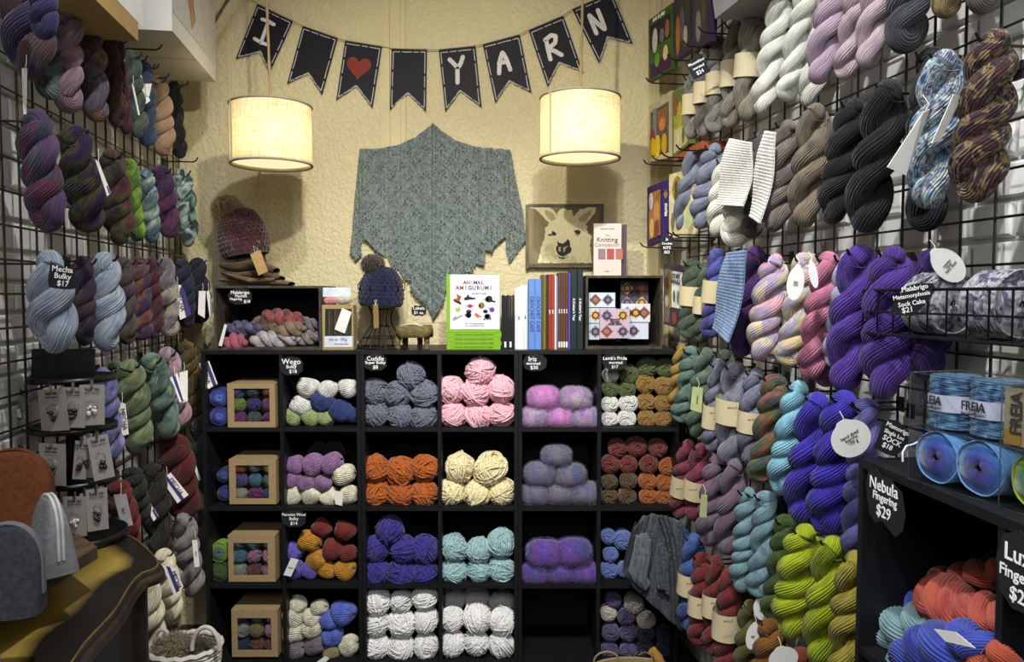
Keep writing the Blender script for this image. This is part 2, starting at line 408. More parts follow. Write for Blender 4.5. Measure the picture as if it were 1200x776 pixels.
# ---------------------------------------------------------------- the room
def wallmat():
    m, nt, b = newmat('cream_orange_peel_plaster'); L = nt.links.new
    mp = mapping(nt, 'Object', (1, 1, 1))
    n1 = N(nt, 'ShaderNodeTexNoise'); n1.inputs['Scale'].default_value = 62; n1.inputs['Detail'].default_value = 2; n1.inputs['Distortion'].default_value = .3
    n2 = N(nt, 'ShaderNodeTexNoise'); n2.inputs['Scale'].default_value = 3; n2.inputs['Detail'].default_value = 3
    L(mp.outputs[0], n1.inputs['Vector']); L(mp.outputs[0], n2.inputs['Vector'])
    cr = N(nt, 'ShaderNodeValToRGB'); cr.color_ramp.elements[0].color = lin('#c2b68e'); cr.color_ramp.elements[1].color = lin('#cec39c')
    L(n2.outputs[0], cr.inputs[0]); L(cr.outputs[0], b.inputs['Base Color'])
    c2 = N(nt, 'ShaderNodeValToRGB'); c2.color_ramp.elements[0].position = .42; c2.color_ramp.elements[1].position = .6
    L(n1.outputs[0], c2.inputs[0])
    bp = N(nt, 'ShaderNodeBump'); bp.inputs['Strength'].default_value = .55; bp.inputs['Distance'].default_value = .004
    L(c2.outputs[0], bp.inputs['Height']); L(bp.outputs[0], b.inputs['Normal']); b.inputs['Roughness'].default_value = .6
    return m
CREAM = wallmat()
TRIMM = plain('cream_painted_wood', '#c6ba92', .5, .04, 8, .03)
WBRICK = plain('white_painted_brick', '#d3d2cb', .7, .08, 30, .5)
WMORT = plain('white_painted_mortar', '#c2c1bb', .8, .08, 30, .3)
DARKFL = plain('dark_floor', '#2a2522', .5, .2, 5, .05)
CEILM = plain('white_ceiling', '#bdb7a6', .8, .03, 5, .02)
HT = 3.1
struct(MB().box((-2.4, -1.6, -.05), (2.6, YB + .1, 0)).obj('floor', DARKFL))
struct(MB().box((-2.4, -1.6, HT), (2.6, YB + .1, HT + .05)).obj('ceiling', CEILM))
struct(MB().box((-1.7, YB, 0), (1.0, YB + .1, HT)).obj('wall_back', CREAM))
def side_wall(side, name):
    n, b = (NR, BR) if side == 'R' else (NL, BL)
    mb = MB(); c = []
    for s in (-.05, 4.9):
        for off in (0, -.12):
            for z in (0, HT): c.append(wall_pt(side, s, off, z))
    mb.add(c, [(0, 1, 3, 2), (4, 6, 7, 5), (0, 4, 5, 1), (2, 3, 7, 6), (0, 2, 6, 4), (1, 5, 7, 3)], None, False)
    return struct(mb.obj(name, WMORT))
WL = side_wall('L', 'wall_left'); WR = side_wall('R', 'wall_right')
def rbox(w, h, d, bev=.004, seed=0):
    """a brick: bevelled block with slightly uneven face"""
    r = random.Random(seed); j = lambda: r.uniform(-.0015, .0015)
    b = bev; v = []
    for y, k in ((0, 0), (d - b, 0), (d, b)):
        for sx, sz in ((-1, -1), (1, -1), (1, 1), (-1, 1)): v.append((sx * (w / 2 - k) + j(), -y, sz * (h / 2 - k) + j()))
    f = []
    for l in range(2):
        for i in range(4): f.append((4 * l + i, 4 * l + (i + 1) % 4, 4 * l + 4 + (i + 1) % 4, 4 * l + 4 + i))
    f.append((8, 9, 10, 11)); me = MB().add(v, [q[::-1] for q in f], None, False).mesh('brick'); return me
BRK = [rbox(.196, .064, .014, seed=i) for i in range(4)]
for side, wall in (('L', WL), ('R', WR)):
    n = NR if side == 'R' else NL
    rt = Vector(DW) if side == 'L' else -Vector(DW)   # right-hand direction seen from the room
    for row in range(22):
        for k in range(12):
            s = .12 + k * .206 + (.103 if row % 2 else 0); z = .90 + row * .074
            if s > 2.5: continue
            p = wall_pt(side, s, 0, z)
            o = link(BRK[(row * 7 + k * 3) % 4], 'brick', WBRICK)
            M = Matrix.Identity(4); y = -Vector(n)
            x = y.cross(Vector((0, 0, 1)))
            M.col[0] = (*x, 0); M.col[1] = (*y, 0); M.col[2] = (0, 0, 1, 0); M.col[3] = (*p, 1)
            o.matrix_world = M; adopt(o, wall)
def trim(name, px0, px1, boards):
    x0 = atY(px0, 300, YB)[0]; x1 = atY(px1, 300, YB)[0]; mb = MB()
    for a, b, d in boards:
        mb.box((x0 + (x1 - x0) * a, YB - d, 0), (x0 + (x1 - x0) * b, YB + .001, HT - .001))
    struct(mb.obj(name, TRIMM))
trim('trim_1', 448, 477, [(0, .16, .012), (.16, .38, .022), (.38, .62, .010), (.62, .80, .020), (.80, 1, .012)])
trim('trim_2', 758, 800, [(0, .18, .014), (.18, .3, .024), (.3, .6, .012), (.6, .72, .026), (.72, 1, .016)])
trim('trim_3', 271, 276, [(0, 1, .006)])

# ---------------------------------------------------------------- cube shelves
ZS = [atY(600, p, YF)[2] for p in (411, 502, 595, 686, 777)]
def cube_unit(x0, xm, x1, label):
    c = (x0 + x1) / 2
    o = empty('cube_shelf', (c, (YF + YB) / 2, ZS[4] - .02), label, 'shelf', 'black cube shelves against the back wall')
    t = .007; z1 = ZS[0]; z0 = ZS[4] - .02; Yb = YB - .026
    MB().box((x0, YF, z1 - .014), (x1, Yb, z1)).obj('top_board', BLACKWOOD, o)
    for x in (x0 + t, x1 - t): MB().box((x - t, YF, z0), (x + t, Yb, z1 - .0145)).obj('side_panel', BLACKWOOD, o)
    MB().box((xm - t, YF + .002, z0), (xm + t, Yb, z1 - .0145)).obj('divider', BLACKWOOD, o)
    for z in ZS[1:]:
        for a, b in ((x0 + 2 * t + .0005, xm - t - .0005), (xm + t + .0005, x1 - 2 * t - .0005)):
            MB().box((a, YF + .003, z - .014), (b, Yb - .001, z)).obj('shelf_board', BLACKIN, o)
    MB().box((x0 + .004, Yb + .0005, z0), (x1 - .004, Yb + .006, z1 - .015)).obj('back_panel', BLACKIN, o)
    return o
xx = lambda p: atY(p, 400, YF)[0]
cube_unit(xx(235), xx(328.5), xx(421.5), 'black cube shelf unit on the left, holding kraft boxes and wool')
cube_unit(xx(422), xx(514.5), xx(607), 'black cube shelf unit in the middle, full of chunky wool')
cube_unit(xx(607.5), xx(703), xx(797), 'black cube shelf unit on the right with fuzzy purple wool')
ZT = ZS[0]

# ---------------------------------------------------------------- grid walls and hooks
def grid_panel(side, s0, s1, z0, z1, sp, label):
    off = .045
    o = empty('wire_grid_panel', wall_pt(side, (s0 + s1) / 2, off, z0), label, 'wire grid')
    unit = MB().tube([(0, 0, 0), (0, 0, .5), (0, 0, 1)], 1, 6).mesh('wire')
    def wire(a, b, r):
        d = Vector(b) - Vector(a); M = Matrix.Translation(Vector(a)) @ d.to_track_quat('Z', 'Y').to_matrix().to_4x4() @ Matrix.Diagonal((r, r, d.length, 1))
        link(unit, 'wire', WIRE, o, M)
    k = 0; s = s0
    while s <= s1 + .001:
        wire(wall_pt(side, s, off, z0), wall_pt(side, s, off, z1), .0029); s += sp; k += 1
    z = z0
    while z <= z1 + .001:
        wire(wall_pt(side, s0, off + .006, z), wall_pt(side, s1, off + .006, z), .0026); z += sp
    return o
grid_panel('L', .06, 2.5, .49, 2.56, .078, 'black wire grid on the white wall above the old dresser')
GR = grid_panel('R', .30, 2.6, .62, 2.62, .086, 'black wire grid on the white brick wall behind the bright hanks')
for side in 'LR':   # flat steel uprights that carry the grid
    pass
def hook(side, p, off, label, group, extra=.035):
    """a wire hook from the grid out to past the point P at wall offset OFF"""
    n = NR if side == 'R' else NL; p = np.asarray(p, float)
    a = p - n * (off - .05); d = off - .05 + extra
    path = [a, a + n * d * .5 + (0, 0, .0), a + n * d * .86, a + n * d * .95 + (0, 0, .006), a + n * d + (0, 0, .018)]
    mb = MB().tube(path, .0028, 6)
    mb.box(*[(np.array([-.003, -.012, -.02])), np.array([.003, .012, .012])], M=np.array(Matrix.Translation(Vector(a - n * .004))))
    o = mb.obj('wire_hook', WIRE); tag(o, label, 'hook', group); return o

# ---------------------------------------------------------------- hanks on the walls
NSK = [0]
def place_skein(t, b, w, mat, label, group, depth=.85, roll=None, face=None):
    t = Vector(t); b = Vector(b); L = (t - b).length; asp = L / w
    key = min(SKEINS, key=lambda k: abs(math.log(asp / k)))
    me = SKEINS[key][NSK[0] % 2]; NSK[0] += 1
    z = (t - b).normalized(); y = Vector((0, 1, 0)); y = (y - z * y.dot(z)).normalized(); x = y.cross(z)
    rr = R.uniform(-.6, .6) if roll is None else roll
    M = Matrix((( x.x, y.x, z.x, t.x), (x.y, y.y, z.y, t.y), (x.z, y.z, z.z, t.z), (0, 0, 0, 1)))
    flip = -1
    M = M @ Matrix.Rotation(rr, 4, 'Z') @ Matrix.Diagonal((w, w * depth * flip, L / key, 1))
    o = link(me, 'yarn_hank', mat, None, M); tag(o, label, 'yarn hank', group); o['_asp'] = key
    return o
def band(sk, z0, z1, mat=None, lab=None, rx=.56, ry=.56):
    """a paper band round the hank between fractions z0, z1 of its length"""
    k = sk['_asp']; t = np.linspace(0, 2 * PI, 27)
    zz = [-k * z0, -k * z0, -k * z1, -k * z1]; rr = [1, 1.02, 1.02, 1]
    zz = np.linspace(-k * z0, -k * z1, 4)
    G = np.stack([np.stack([rx * (1 + .02 * np.sin(3 * t + i)) * np.cos(t), ry * np.sin(t), np.full_like(t, z)], -1) for i, z in enumerate(zz)])
    mb = MB().grid(G, np.stack(np.meshgrid(t / 6.28, zz), -1)); mb.grid(G * np.array([.97, .97, 1]), np.stack(np.meshgrid(t / 6.28, zz), -1))
    o = mb.obj('paper_band', mat or KRAFTL, sk, world_of(sk)); return o
def band_text(sk, bd, s, px, py, h, mat=INK, dy=.06):
    t = world_of(sk).translation; Y = t.y - dy
    p = atY(px, py, Y); text(bd, s, p, X, Z, h, mat)
def tagcard(parent, pts, Y, mat=CARDW, strip=None, words=None, wh=.012, cord=True, name='paper_tag', ang=None):
    P = [atY(x, y, Y + .012 * (i in (1, 2))) for i, (x, y) in enumerate(pts)]
    o = quad_card(name, P, .0012, mat, parent)
    c = sum(P) / 4; rt = P[1] - P[0]; up = P[0] - P[3]
    if strip:                      # a purple printed strip down the card, from fraction a to b of its width
        a, b = strip; Q = [P[0] + rt * a, P[0] + rt * b, P[3] + (P[2] - P[3]) * b, P[3] + (P[2] - P[3]) * a]
        Q = [q - np.array([0, .0016, 0]) for q in Q]
        quad_card('printed_strip', Q, .0006, INKP, o)
    if words:
        nrm = np.cross(rt, up); nrm /= np.linalg.norm(nrm)
        if nrm[1] > 0: nrm = -nrm
        text(o, words, c + nrm * .002 + rt * (0 if not strip else (.2 if strip[0] < .4 else -.22)), -up, rt, wh, INK) if np.linalg.norm(up) > 1.2 * np.linalg.norm(rt) else text(o, words, c + nrm * .002, rt, up, wh, INK)
    if cord and parent is not None:
        top = (P[0] + P[1]) / 2
        MB().tube([top - up * .08, top + np.array([.004, 0, .012]), top + np.array([-.002, .01, .03])], .0009, 5).obj('tag_string', STRING, parent)
    return o
def round_tag(parent, cx, cy, rx, ry, Y, tilt=0, mat=CARDW, words=None):
    c = atY(cx, cy, Y); k = Y / F; t = np.linspace(0, 2 * PI, 29)[:-1]
    pts = [(rx * k * math.cos(a), ry * k * math.sin(a) * (1.12 if a < PI / 2 + .3 and a > PI / 2 - .3 else 1)) for a in t]
    M = Matrix.Translation(Vector(c)) @ Matrix.Rotation(PI / 2, 4, 'X') @ Matrix.Rotation(math.radians(tilt), 4, 'Z')
    o = flat_poly(pts, .0012).obj('round_tag', mat, parent, M)
    a = math.radians(tilt); rt = (math.cos(a), 0, math.sin(a)); up = (-math.sin(a), 0, math.cos(a))
    if words:
        text(o, words, np.array(c) + np.array([0, -.0016, 0]), rt, up, min(rx, ry) * k * .26, INK, line=.8)
    q = np.array(c) + np.array(up) * ry * k
    MB().tube([q - np.array(up) * .004, q + np.array([.003, 0, .01]), q + np.array([0, .012, .022])], .0011, 5).obj('tag_string', STRING, parent)
    return o
SK = {}
GRP = {'L': 'hanks on the left wire grid', 'R': 'hanks on the right wire grid'}
def hank(side, key, pt, pb, w, cols, desc, off=.13, rowname='', hk=True, mat=None, roll=None, extra=.035, **kw):
    t = at_wall(side, pt[0], pt[1], off); b = at_wall(side, pb[0], pb[1], off)
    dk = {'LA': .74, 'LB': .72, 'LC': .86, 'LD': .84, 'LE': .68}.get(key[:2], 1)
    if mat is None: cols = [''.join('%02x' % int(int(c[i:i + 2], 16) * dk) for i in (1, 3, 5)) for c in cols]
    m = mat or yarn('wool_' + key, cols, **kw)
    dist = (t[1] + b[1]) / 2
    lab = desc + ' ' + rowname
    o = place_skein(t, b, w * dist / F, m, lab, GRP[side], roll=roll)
    SK[key] = o; o['_Y'] = float(min(t[1], b[1]))
    if hk and 0 < pt[1] < 776:
        hook(side, (t[0], t[1], t[2] - .02), off, 'black hook holding the ' + desc, 'wire hooks with hanks', extra)
    return o
# ---- left wall
r1 = 'in the top row, left wall'
DP = ['#1c1630', '#3a2c5e', '#4a3a70', '#2a2440', '#5b3550']
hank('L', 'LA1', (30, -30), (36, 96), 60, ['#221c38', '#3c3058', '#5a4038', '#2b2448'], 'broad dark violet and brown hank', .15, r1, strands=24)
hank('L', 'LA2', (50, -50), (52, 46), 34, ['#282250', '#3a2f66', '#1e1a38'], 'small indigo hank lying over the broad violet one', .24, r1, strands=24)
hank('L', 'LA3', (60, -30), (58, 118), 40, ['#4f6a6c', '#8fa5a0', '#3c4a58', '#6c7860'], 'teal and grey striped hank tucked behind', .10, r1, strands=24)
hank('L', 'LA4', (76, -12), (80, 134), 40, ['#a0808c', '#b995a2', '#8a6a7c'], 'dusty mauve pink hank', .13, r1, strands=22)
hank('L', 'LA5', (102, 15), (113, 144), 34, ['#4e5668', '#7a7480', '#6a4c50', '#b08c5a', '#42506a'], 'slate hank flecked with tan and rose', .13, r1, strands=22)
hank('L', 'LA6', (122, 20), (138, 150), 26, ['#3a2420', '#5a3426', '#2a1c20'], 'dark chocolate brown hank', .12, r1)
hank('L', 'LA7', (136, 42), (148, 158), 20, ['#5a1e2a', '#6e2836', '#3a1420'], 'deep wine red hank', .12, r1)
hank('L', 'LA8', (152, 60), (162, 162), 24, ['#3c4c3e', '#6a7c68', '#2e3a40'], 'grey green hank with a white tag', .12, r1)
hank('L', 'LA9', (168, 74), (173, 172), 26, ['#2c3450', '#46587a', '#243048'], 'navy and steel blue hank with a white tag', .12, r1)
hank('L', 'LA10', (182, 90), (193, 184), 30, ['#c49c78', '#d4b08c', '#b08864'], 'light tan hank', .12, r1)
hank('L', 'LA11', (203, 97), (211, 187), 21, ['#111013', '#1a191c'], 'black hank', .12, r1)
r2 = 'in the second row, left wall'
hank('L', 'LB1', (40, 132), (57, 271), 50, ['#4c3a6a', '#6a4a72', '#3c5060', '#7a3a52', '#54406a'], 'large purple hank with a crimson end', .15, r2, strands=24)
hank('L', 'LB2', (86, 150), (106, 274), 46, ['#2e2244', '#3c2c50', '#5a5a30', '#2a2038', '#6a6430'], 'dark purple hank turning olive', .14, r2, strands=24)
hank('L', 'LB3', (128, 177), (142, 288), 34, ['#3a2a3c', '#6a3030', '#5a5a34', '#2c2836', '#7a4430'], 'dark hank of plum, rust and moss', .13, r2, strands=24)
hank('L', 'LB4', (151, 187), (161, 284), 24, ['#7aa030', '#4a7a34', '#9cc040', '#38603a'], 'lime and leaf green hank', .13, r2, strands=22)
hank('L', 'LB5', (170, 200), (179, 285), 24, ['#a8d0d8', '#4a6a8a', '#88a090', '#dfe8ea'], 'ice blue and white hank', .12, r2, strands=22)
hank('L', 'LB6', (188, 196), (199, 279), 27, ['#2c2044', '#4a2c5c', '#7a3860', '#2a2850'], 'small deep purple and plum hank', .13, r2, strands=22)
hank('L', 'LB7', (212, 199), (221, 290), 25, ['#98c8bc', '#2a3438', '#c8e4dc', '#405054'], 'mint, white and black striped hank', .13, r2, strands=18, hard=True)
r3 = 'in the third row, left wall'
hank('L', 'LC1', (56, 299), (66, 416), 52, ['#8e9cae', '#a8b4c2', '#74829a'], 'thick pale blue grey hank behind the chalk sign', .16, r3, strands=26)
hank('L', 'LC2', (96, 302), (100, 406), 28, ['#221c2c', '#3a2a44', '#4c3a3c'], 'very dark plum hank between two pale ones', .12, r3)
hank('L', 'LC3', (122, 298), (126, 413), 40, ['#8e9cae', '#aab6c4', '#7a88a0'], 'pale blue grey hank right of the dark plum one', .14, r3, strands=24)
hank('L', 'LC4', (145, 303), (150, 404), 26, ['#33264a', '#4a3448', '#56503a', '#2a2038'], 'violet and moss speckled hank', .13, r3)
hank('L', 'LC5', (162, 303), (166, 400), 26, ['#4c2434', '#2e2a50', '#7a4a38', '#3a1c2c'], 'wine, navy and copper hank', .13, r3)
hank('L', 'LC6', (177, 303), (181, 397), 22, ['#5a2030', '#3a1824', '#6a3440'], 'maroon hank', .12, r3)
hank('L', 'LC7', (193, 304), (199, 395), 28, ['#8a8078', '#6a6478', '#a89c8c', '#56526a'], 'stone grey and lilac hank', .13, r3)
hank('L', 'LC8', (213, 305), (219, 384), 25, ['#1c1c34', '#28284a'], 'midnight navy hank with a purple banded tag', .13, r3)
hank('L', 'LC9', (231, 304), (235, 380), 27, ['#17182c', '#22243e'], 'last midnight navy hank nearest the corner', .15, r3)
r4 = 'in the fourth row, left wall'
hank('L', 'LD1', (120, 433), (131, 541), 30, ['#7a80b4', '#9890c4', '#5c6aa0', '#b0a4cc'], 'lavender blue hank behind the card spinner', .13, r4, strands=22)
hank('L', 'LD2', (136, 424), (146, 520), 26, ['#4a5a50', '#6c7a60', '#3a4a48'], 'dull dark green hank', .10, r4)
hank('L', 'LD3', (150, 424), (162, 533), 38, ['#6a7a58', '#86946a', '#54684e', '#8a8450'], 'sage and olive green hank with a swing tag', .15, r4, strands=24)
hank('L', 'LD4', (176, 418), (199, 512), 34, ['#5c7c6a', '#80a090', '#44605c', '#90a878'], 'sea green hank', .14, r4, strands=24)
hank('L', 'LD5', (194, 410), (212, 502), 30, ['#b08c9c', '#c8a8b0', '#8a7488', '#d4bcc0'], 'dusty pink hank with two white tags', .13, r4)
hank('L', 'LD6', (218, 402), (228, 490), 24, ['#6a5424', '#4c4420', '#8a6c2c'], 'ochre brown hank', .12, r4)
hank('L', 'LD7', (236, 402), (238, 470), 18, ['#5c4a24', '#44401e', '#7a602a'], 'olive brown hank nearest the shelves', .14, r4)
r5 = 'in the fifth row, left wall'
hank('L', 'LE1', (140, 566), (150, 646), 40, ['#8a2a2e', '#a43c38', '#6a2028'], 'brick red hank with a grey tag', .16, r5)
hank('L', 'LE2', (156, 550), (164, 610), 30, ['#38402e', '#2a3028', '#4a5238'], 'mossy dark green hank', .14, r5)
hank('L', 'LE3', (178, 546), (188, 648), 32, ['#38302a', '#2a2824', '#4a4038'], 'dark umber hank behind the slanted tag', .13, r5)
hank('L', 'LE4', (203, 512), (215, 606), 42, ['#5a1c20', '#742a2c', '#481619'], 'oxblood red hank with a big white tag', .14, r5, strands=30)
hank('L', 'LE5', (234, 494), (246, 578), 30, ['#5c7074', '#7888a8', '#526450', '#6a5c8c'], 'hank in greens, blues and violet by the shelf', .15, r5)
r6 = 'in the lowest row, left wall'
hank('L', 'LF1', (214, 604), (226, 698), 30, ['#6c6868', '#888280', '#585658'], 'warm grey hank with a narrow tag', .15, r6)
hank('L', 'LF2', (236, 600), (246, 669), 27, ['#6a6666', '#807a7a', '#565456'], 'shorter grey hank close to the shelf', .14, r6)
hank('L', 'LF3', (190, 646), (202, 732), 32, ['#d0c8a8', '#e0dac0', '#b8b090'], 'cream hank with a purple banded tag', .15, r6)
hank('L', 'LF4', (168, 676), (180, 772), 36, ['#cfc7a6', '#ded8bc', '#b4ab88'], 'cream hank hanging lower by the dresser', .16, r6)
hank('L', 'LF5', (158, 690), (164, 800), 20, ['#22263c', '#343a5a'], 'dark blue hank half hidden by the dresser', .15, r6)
def Yk(k): return SK[k]['_Y']
tg = lambda k, pts, dy=.07, **kw: tagcard(SK[k], pts, Yk(k) - dy, **kw)
tg('LA1', [(26, 80), (32, 80), (31, 134), (28, 134)])
tg('LA8', [(153, 97), (157, 101), (164, 135), (161, 135)], strip=(0, .4))
tg('LA8', [(143, 66), (146, 66), (149, 110), (147, 110)])
tg('LA9', [(158, 83), (163, 81), (176, 118), (171, 122)]); tg('LA9', [(170, 98), (178, 98), (175, 113), (171, 112)], cord=False)
tg('LB2', [(112, 187), (116, 190), (130, 226), (126, 230)], strip=(.6, 1))
tg('LC8', [(202, 334), (212, 334), (222, 370), (211, 375)], words='MECHA', wh=.022)
tg('LC8', [(211, 336), (216, 338), (224, 368), (219, 371)], mat=INKP, cord=False, dy=.072)
tg('LC9', [(233, 341), (241, 341), (240, 373), (232, 368)]); tg('LC9', [(242, 342), (245, 340), (249, 360), (246, 372)])
tg('LD3', [(137, 471), (147, 473), (151, 509), (143, 511)], words='MECHA', wh=.018)
tg('LD5', [(199, 443), (208, 437), (217, 468), (211, 472)], strip=(.35, .7)); tg('LD5', [(210, 437), (220, 434), (220, 470), (214, 472)], dy=.06)
tg('LD6', [(233, 426), (245, 423), (255, 450), (244, 456)], strip=(.55, .9), words='MECHA', wh=.02)
tg('LE1', [(133, 580), (148, 579), (156, 615), (143, 620)], mat=plain('grey_card', '#9a9896', .8), words='lace', wh=.01)
tg('LE3', [(163, 575), (170, 580), (186, 605), (180, 611)], strip=(.6, 1))
tg('LE4', [(189, 562), (200, 554), (221, 580), (208, 590)], strip=(.35, .6), words='MECHA', wh=.02)
tg('LE5', [(224, 540), (227, 538), (235, 560), (233, 564)])
tg('LF1', [(225, 633), (231, 633), (234, 664), (228, 665)], words='lace', wh=.01); tg('LF2', [(246, 608), (249, 610), (258, 637), (256, 639)])
tg('LF3', [(190, 662), (206, 666), (215, 688), (204, 698)], strip=(.3, .6), words='MECHA', wh=.018)
tg('LF3', [(181, 699), (188, 700), (188, 708), (181, 706)], cord=False); tg('LF5', [(163, 720), (168, 716), (170, 760), (164, 768)], strip=(0, .5))
# bare hooks at the top left
for i, (a, w_) in enumerate([((205, 47), .2), ((190, 59), .19), ((238, 95), .2), ((221, 101), .17), ((173, 72), .15), ((187, 81), .16), ((199, 92), .17), ((232, 190), .17), ]):
    p = at_wall('L', a[0], a[1], w_)
    hook('L', p - NL * .0, w_, ['upper bare hook under the white carton', 'bare hook just below the upper one under the carton', 'long bare hook nearest the back wall', 'bare hook above the black hank', 'bare hook above the navy hank', 'bare hook between the navy and tan hanks', 'bare hook above the light tan hank', 'bare hook beside the mint striped hank', 'bare hook beside the olive brown hank'][i], 'empty hooks on the left grid', 0)

# ---- right wall
q1 = 'in the top row, right wall'
TA = ['#6c6a64', '#807c72', '#5c5a58']
bands = [('RA1', (812, 88), (809, 163), 20, (111, 135), 'small grey taupe banded hank nearest the books', .13), ('RA2', (828, 54), (824, 161), 24, (97, 122), 'second grey taupe banded hank', .14),
         ('RA3', (842, 44), (838, 157), 24, (85, 112), 'third grey taupe banded hank', .12), ('RA4', (862, 26), (856, 150), 28, (72, 103), 'fourth taupe banded hank', .13), ('RA5', (884, 15), (874, 144), 34, (63, 91), 'widest taupe banded hank beside the white ones', .15)]
for i, (k, t, b, w, bz, d, off) in enumerate(bands):
    hank('R', k, t, b, w, ['#6e6d69', '#85827a', '#5e5c59'] if i < 3 else ['#756f62', '#8a8474', '#625d52'], d, off, q1)
    H = b[1] - t[1]; band(SK[k], (bz[0] - t[1]) / H, (bz[1] - t[1]) / H)
WH = ['#cfcfc2', '#e0e0d6', '#c4c4b4']
hank('R', 'RA6', (918, -10), (891, 134), 30, WH, 'first undyed white hank beside the taupe ones', .15, q1, strands=60, vary=.12)
hank('R', 'RA7', (946, -20), (920, 121), 32, WH, 'second undyed white hank', .15, q1, strands=60, vary=.12)
hank('R', 'RA8', (968, -30), (946, 126), 32, WH, 'undyed white hank behind the lilac pink ones', .10, q1, strands=60, vary=.12)
PK = ['#b09aa4', '#c4b0b6', '#a08c98']
hank('R', 'RA9', (990, -50), (956, 100), 38, ['#a892a4', '#bca6b6'], 'lilac pink hank in front of white ones', .16, q1, strands=60, vary=.12)
hank('R', 'RA10', (1018, -60), (989, 94), 34, PK, 'pale rose hank beside the lilac one', .14, q1, strands=60, vary=.12)
hank('R', 'RA11', (1046, -70), (1013, 82), 38, PK, 'pale rose hank beside the charcoal one', .16, q1, strands=60, vary=.12)
hank('R', 'RA12', (1076, -90), (1058, 62), 48, ['#34363a', '#44464a'], 'charcoal hank', .16, q1, strands=50)
hank('R', 'RA13', (1120, -110), (1108, 23), 44, ['#5a5038', '#8a7850', '#3c382e', '#a08c68'], 'olive and tan hank cut by the photo edge', .14, q1, strands=22)
hank('R', 'RA14', (1160, -110), (1150, 16), 44, ['#4a4442', '#5c5450', '#38322e'], 'brown grey hank cut by the photo edge', .11, q1)
q2 = 'in the second row, right wall'
SB = ['#686e80', '#7c8294', '#5a6072']
hank('R', 'RB1', (817, 172), (798, 271), 28, SB, 'slate blue hank nearest the picture books', .12, q2)
hank('R', 'RB2', (838, 170), (819, 269), 30, SB, 'slate blue hank beside the white swatch', .15, q2)
hank('R', 'RB3', (852, 186), (838, 279), 32, WH, 'off-white hank under the big knitted swatch', .12, q2, strands=60, vary=.12)
hank('R', 'RB4', (876, 186), (859, 289), 36, WH, 'lowest off-white hank under the knitted swatch', .14, q2, strands=60, vary=.12)
hank('R', 'RB5', (897, 154), (880, 281), 28, ['#4c4848', '#625c5a', '#403c3c'], 'dark taupe hank between two swatches', .12, q2)
hank('R', 'RB6', (923, 143), (906, 273), 36, ['#5c5450', '#746a64', '#4c4644'], 'mushroom brown hank right of the narrow swatch', .15, q2)
hank('R', 'RB7', (958, 124), (940, 268), 42, ['#5e5548', '#766a58', '#4e4840'], 'tweedy brown hank beside the black ones', .15, q2)
hank('R', 'RB8', (1002, 118), (974, 264), 42, ['#131214', '#1e1c1e'], 'black hank beside the brown one', .15, q2, strands=60)
hank('R', 'RB9', (1044, 97), (1011, 274), 58, ['#131214', '#1e1c1e'], 'widest black hank', .17, q2, strands=60)
hank('R', 'RB10', (1092, 60), (1085, 272), 52, ['#101013', '#1a1a1e'], 'black hank hidden behind the blue marbled one', .10, q2)
hank('R', 'RB11', (1110, 62), (1084, 246), 56, ['#3a4660', '#6a88a8', '#a8b4ac', '#524a6a', '#84989c', '#2c3040'], 'blue and white marbled hank with a tag', .19, q2, strands=40, freq=(6, 4), hard=True)
hank('R', 'RB12', (1166, 38), (1141, 239), 62, ['#1c1618', '#34202a', '#7a6844', '#241a28', '#4a2c28', '#1c1618'], 'big brown, plum and straw marbled hank', .18, q2, strands=40, freq=(7, 4), hard=True)
q3 = 'in the third row, right wall'
GN = ['#3c4a3c', '#4c5c48', '#303c34']
hank('R', 'RC1', (812, 305), (806, 398), 24, GN, 'forest green banded hank nearest the back wall', .13, q3); band(SK['RC1'], .32, .56)
hank('R', 'RC2', (829, 309), (822, 402), 24, GN, 'forest green banded hank beside the blue one', .14, q3); band(SK['RC2'], .40, .62)
hank('R', 'RC3', (841, 293), (832, 397), 26, ['#3c4078', '#505498', '#303468'], 'violet blue banded hank', .14, q3); band(SK['RC3'], .33, .58)
hank('R', 'RC4', (866, 293), (856, 388), 26, ['#6a84a8', '#8098b4'], 'light blue hank behind the blue swatch', .11, q3)
hank('R', 'RC5', (887, 291), (866, 418), 42, ['#34184c', '#46245e', '#2a1240'], 'deep aubergine purple hank', .15, q3, strands=60)
hank('R', 'RC6', (909, 300), (888, 424), 36, ['#d0a890', '#c89cac', '#9c94b4', '#d8c89c', '#b8a8c0'], 'pastel peach, lilac and cream hank', .15, q3, strands=40, vary=.12)
hank('R', 'RC7', (946, 298), (924, 431), 36, ['#c8a8a0', '#c8b888', '#a8a0bc', '#dccca8'], 'pastel hank behind the oval white tag', .12, q3, strands=40, vary=.12)
hank('R', 'RC8', (972, 298), (949, 444), 38, ['#a8647c', '#b8748c', '#985a72'], 'rose pink hank beside the oval tag', .15, q3, strands=60, vary=.14)
hank('R', 'RC9', (988, 300), (965, 454), 28, ['#a8647c', '#b06c84'], 'rose pink hank tucked behind the purple ones', .10, q3)
hank('R', 'RC10', (994, 298), (975, 430), 30, ['#a8a4c4', '#c0bcd4'], 'white lilac hank peeping out beside purple', .12, q3)
hank('R', 'RC11', (1010, 291), (987, 459), 50, ['#3c2470', '#50348c', '#321c60'], 'rich violet hank beside the pink ones', .16, q3, strands=60)
hank('R', 'RC12', (1047, 292), (1034, 470), 54, ['#3a2468', '#4a3080', '#2e1c58'], 'rich violet hank behind the slanted sign', .16, q3, strands=60)
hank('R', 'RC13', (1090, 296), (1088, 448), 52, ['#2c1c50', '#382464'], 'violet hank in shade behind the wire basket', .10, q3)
q4 = 'in the fourth row, right wall'
YL = ['#8c7428', '#a08838', '#746020']
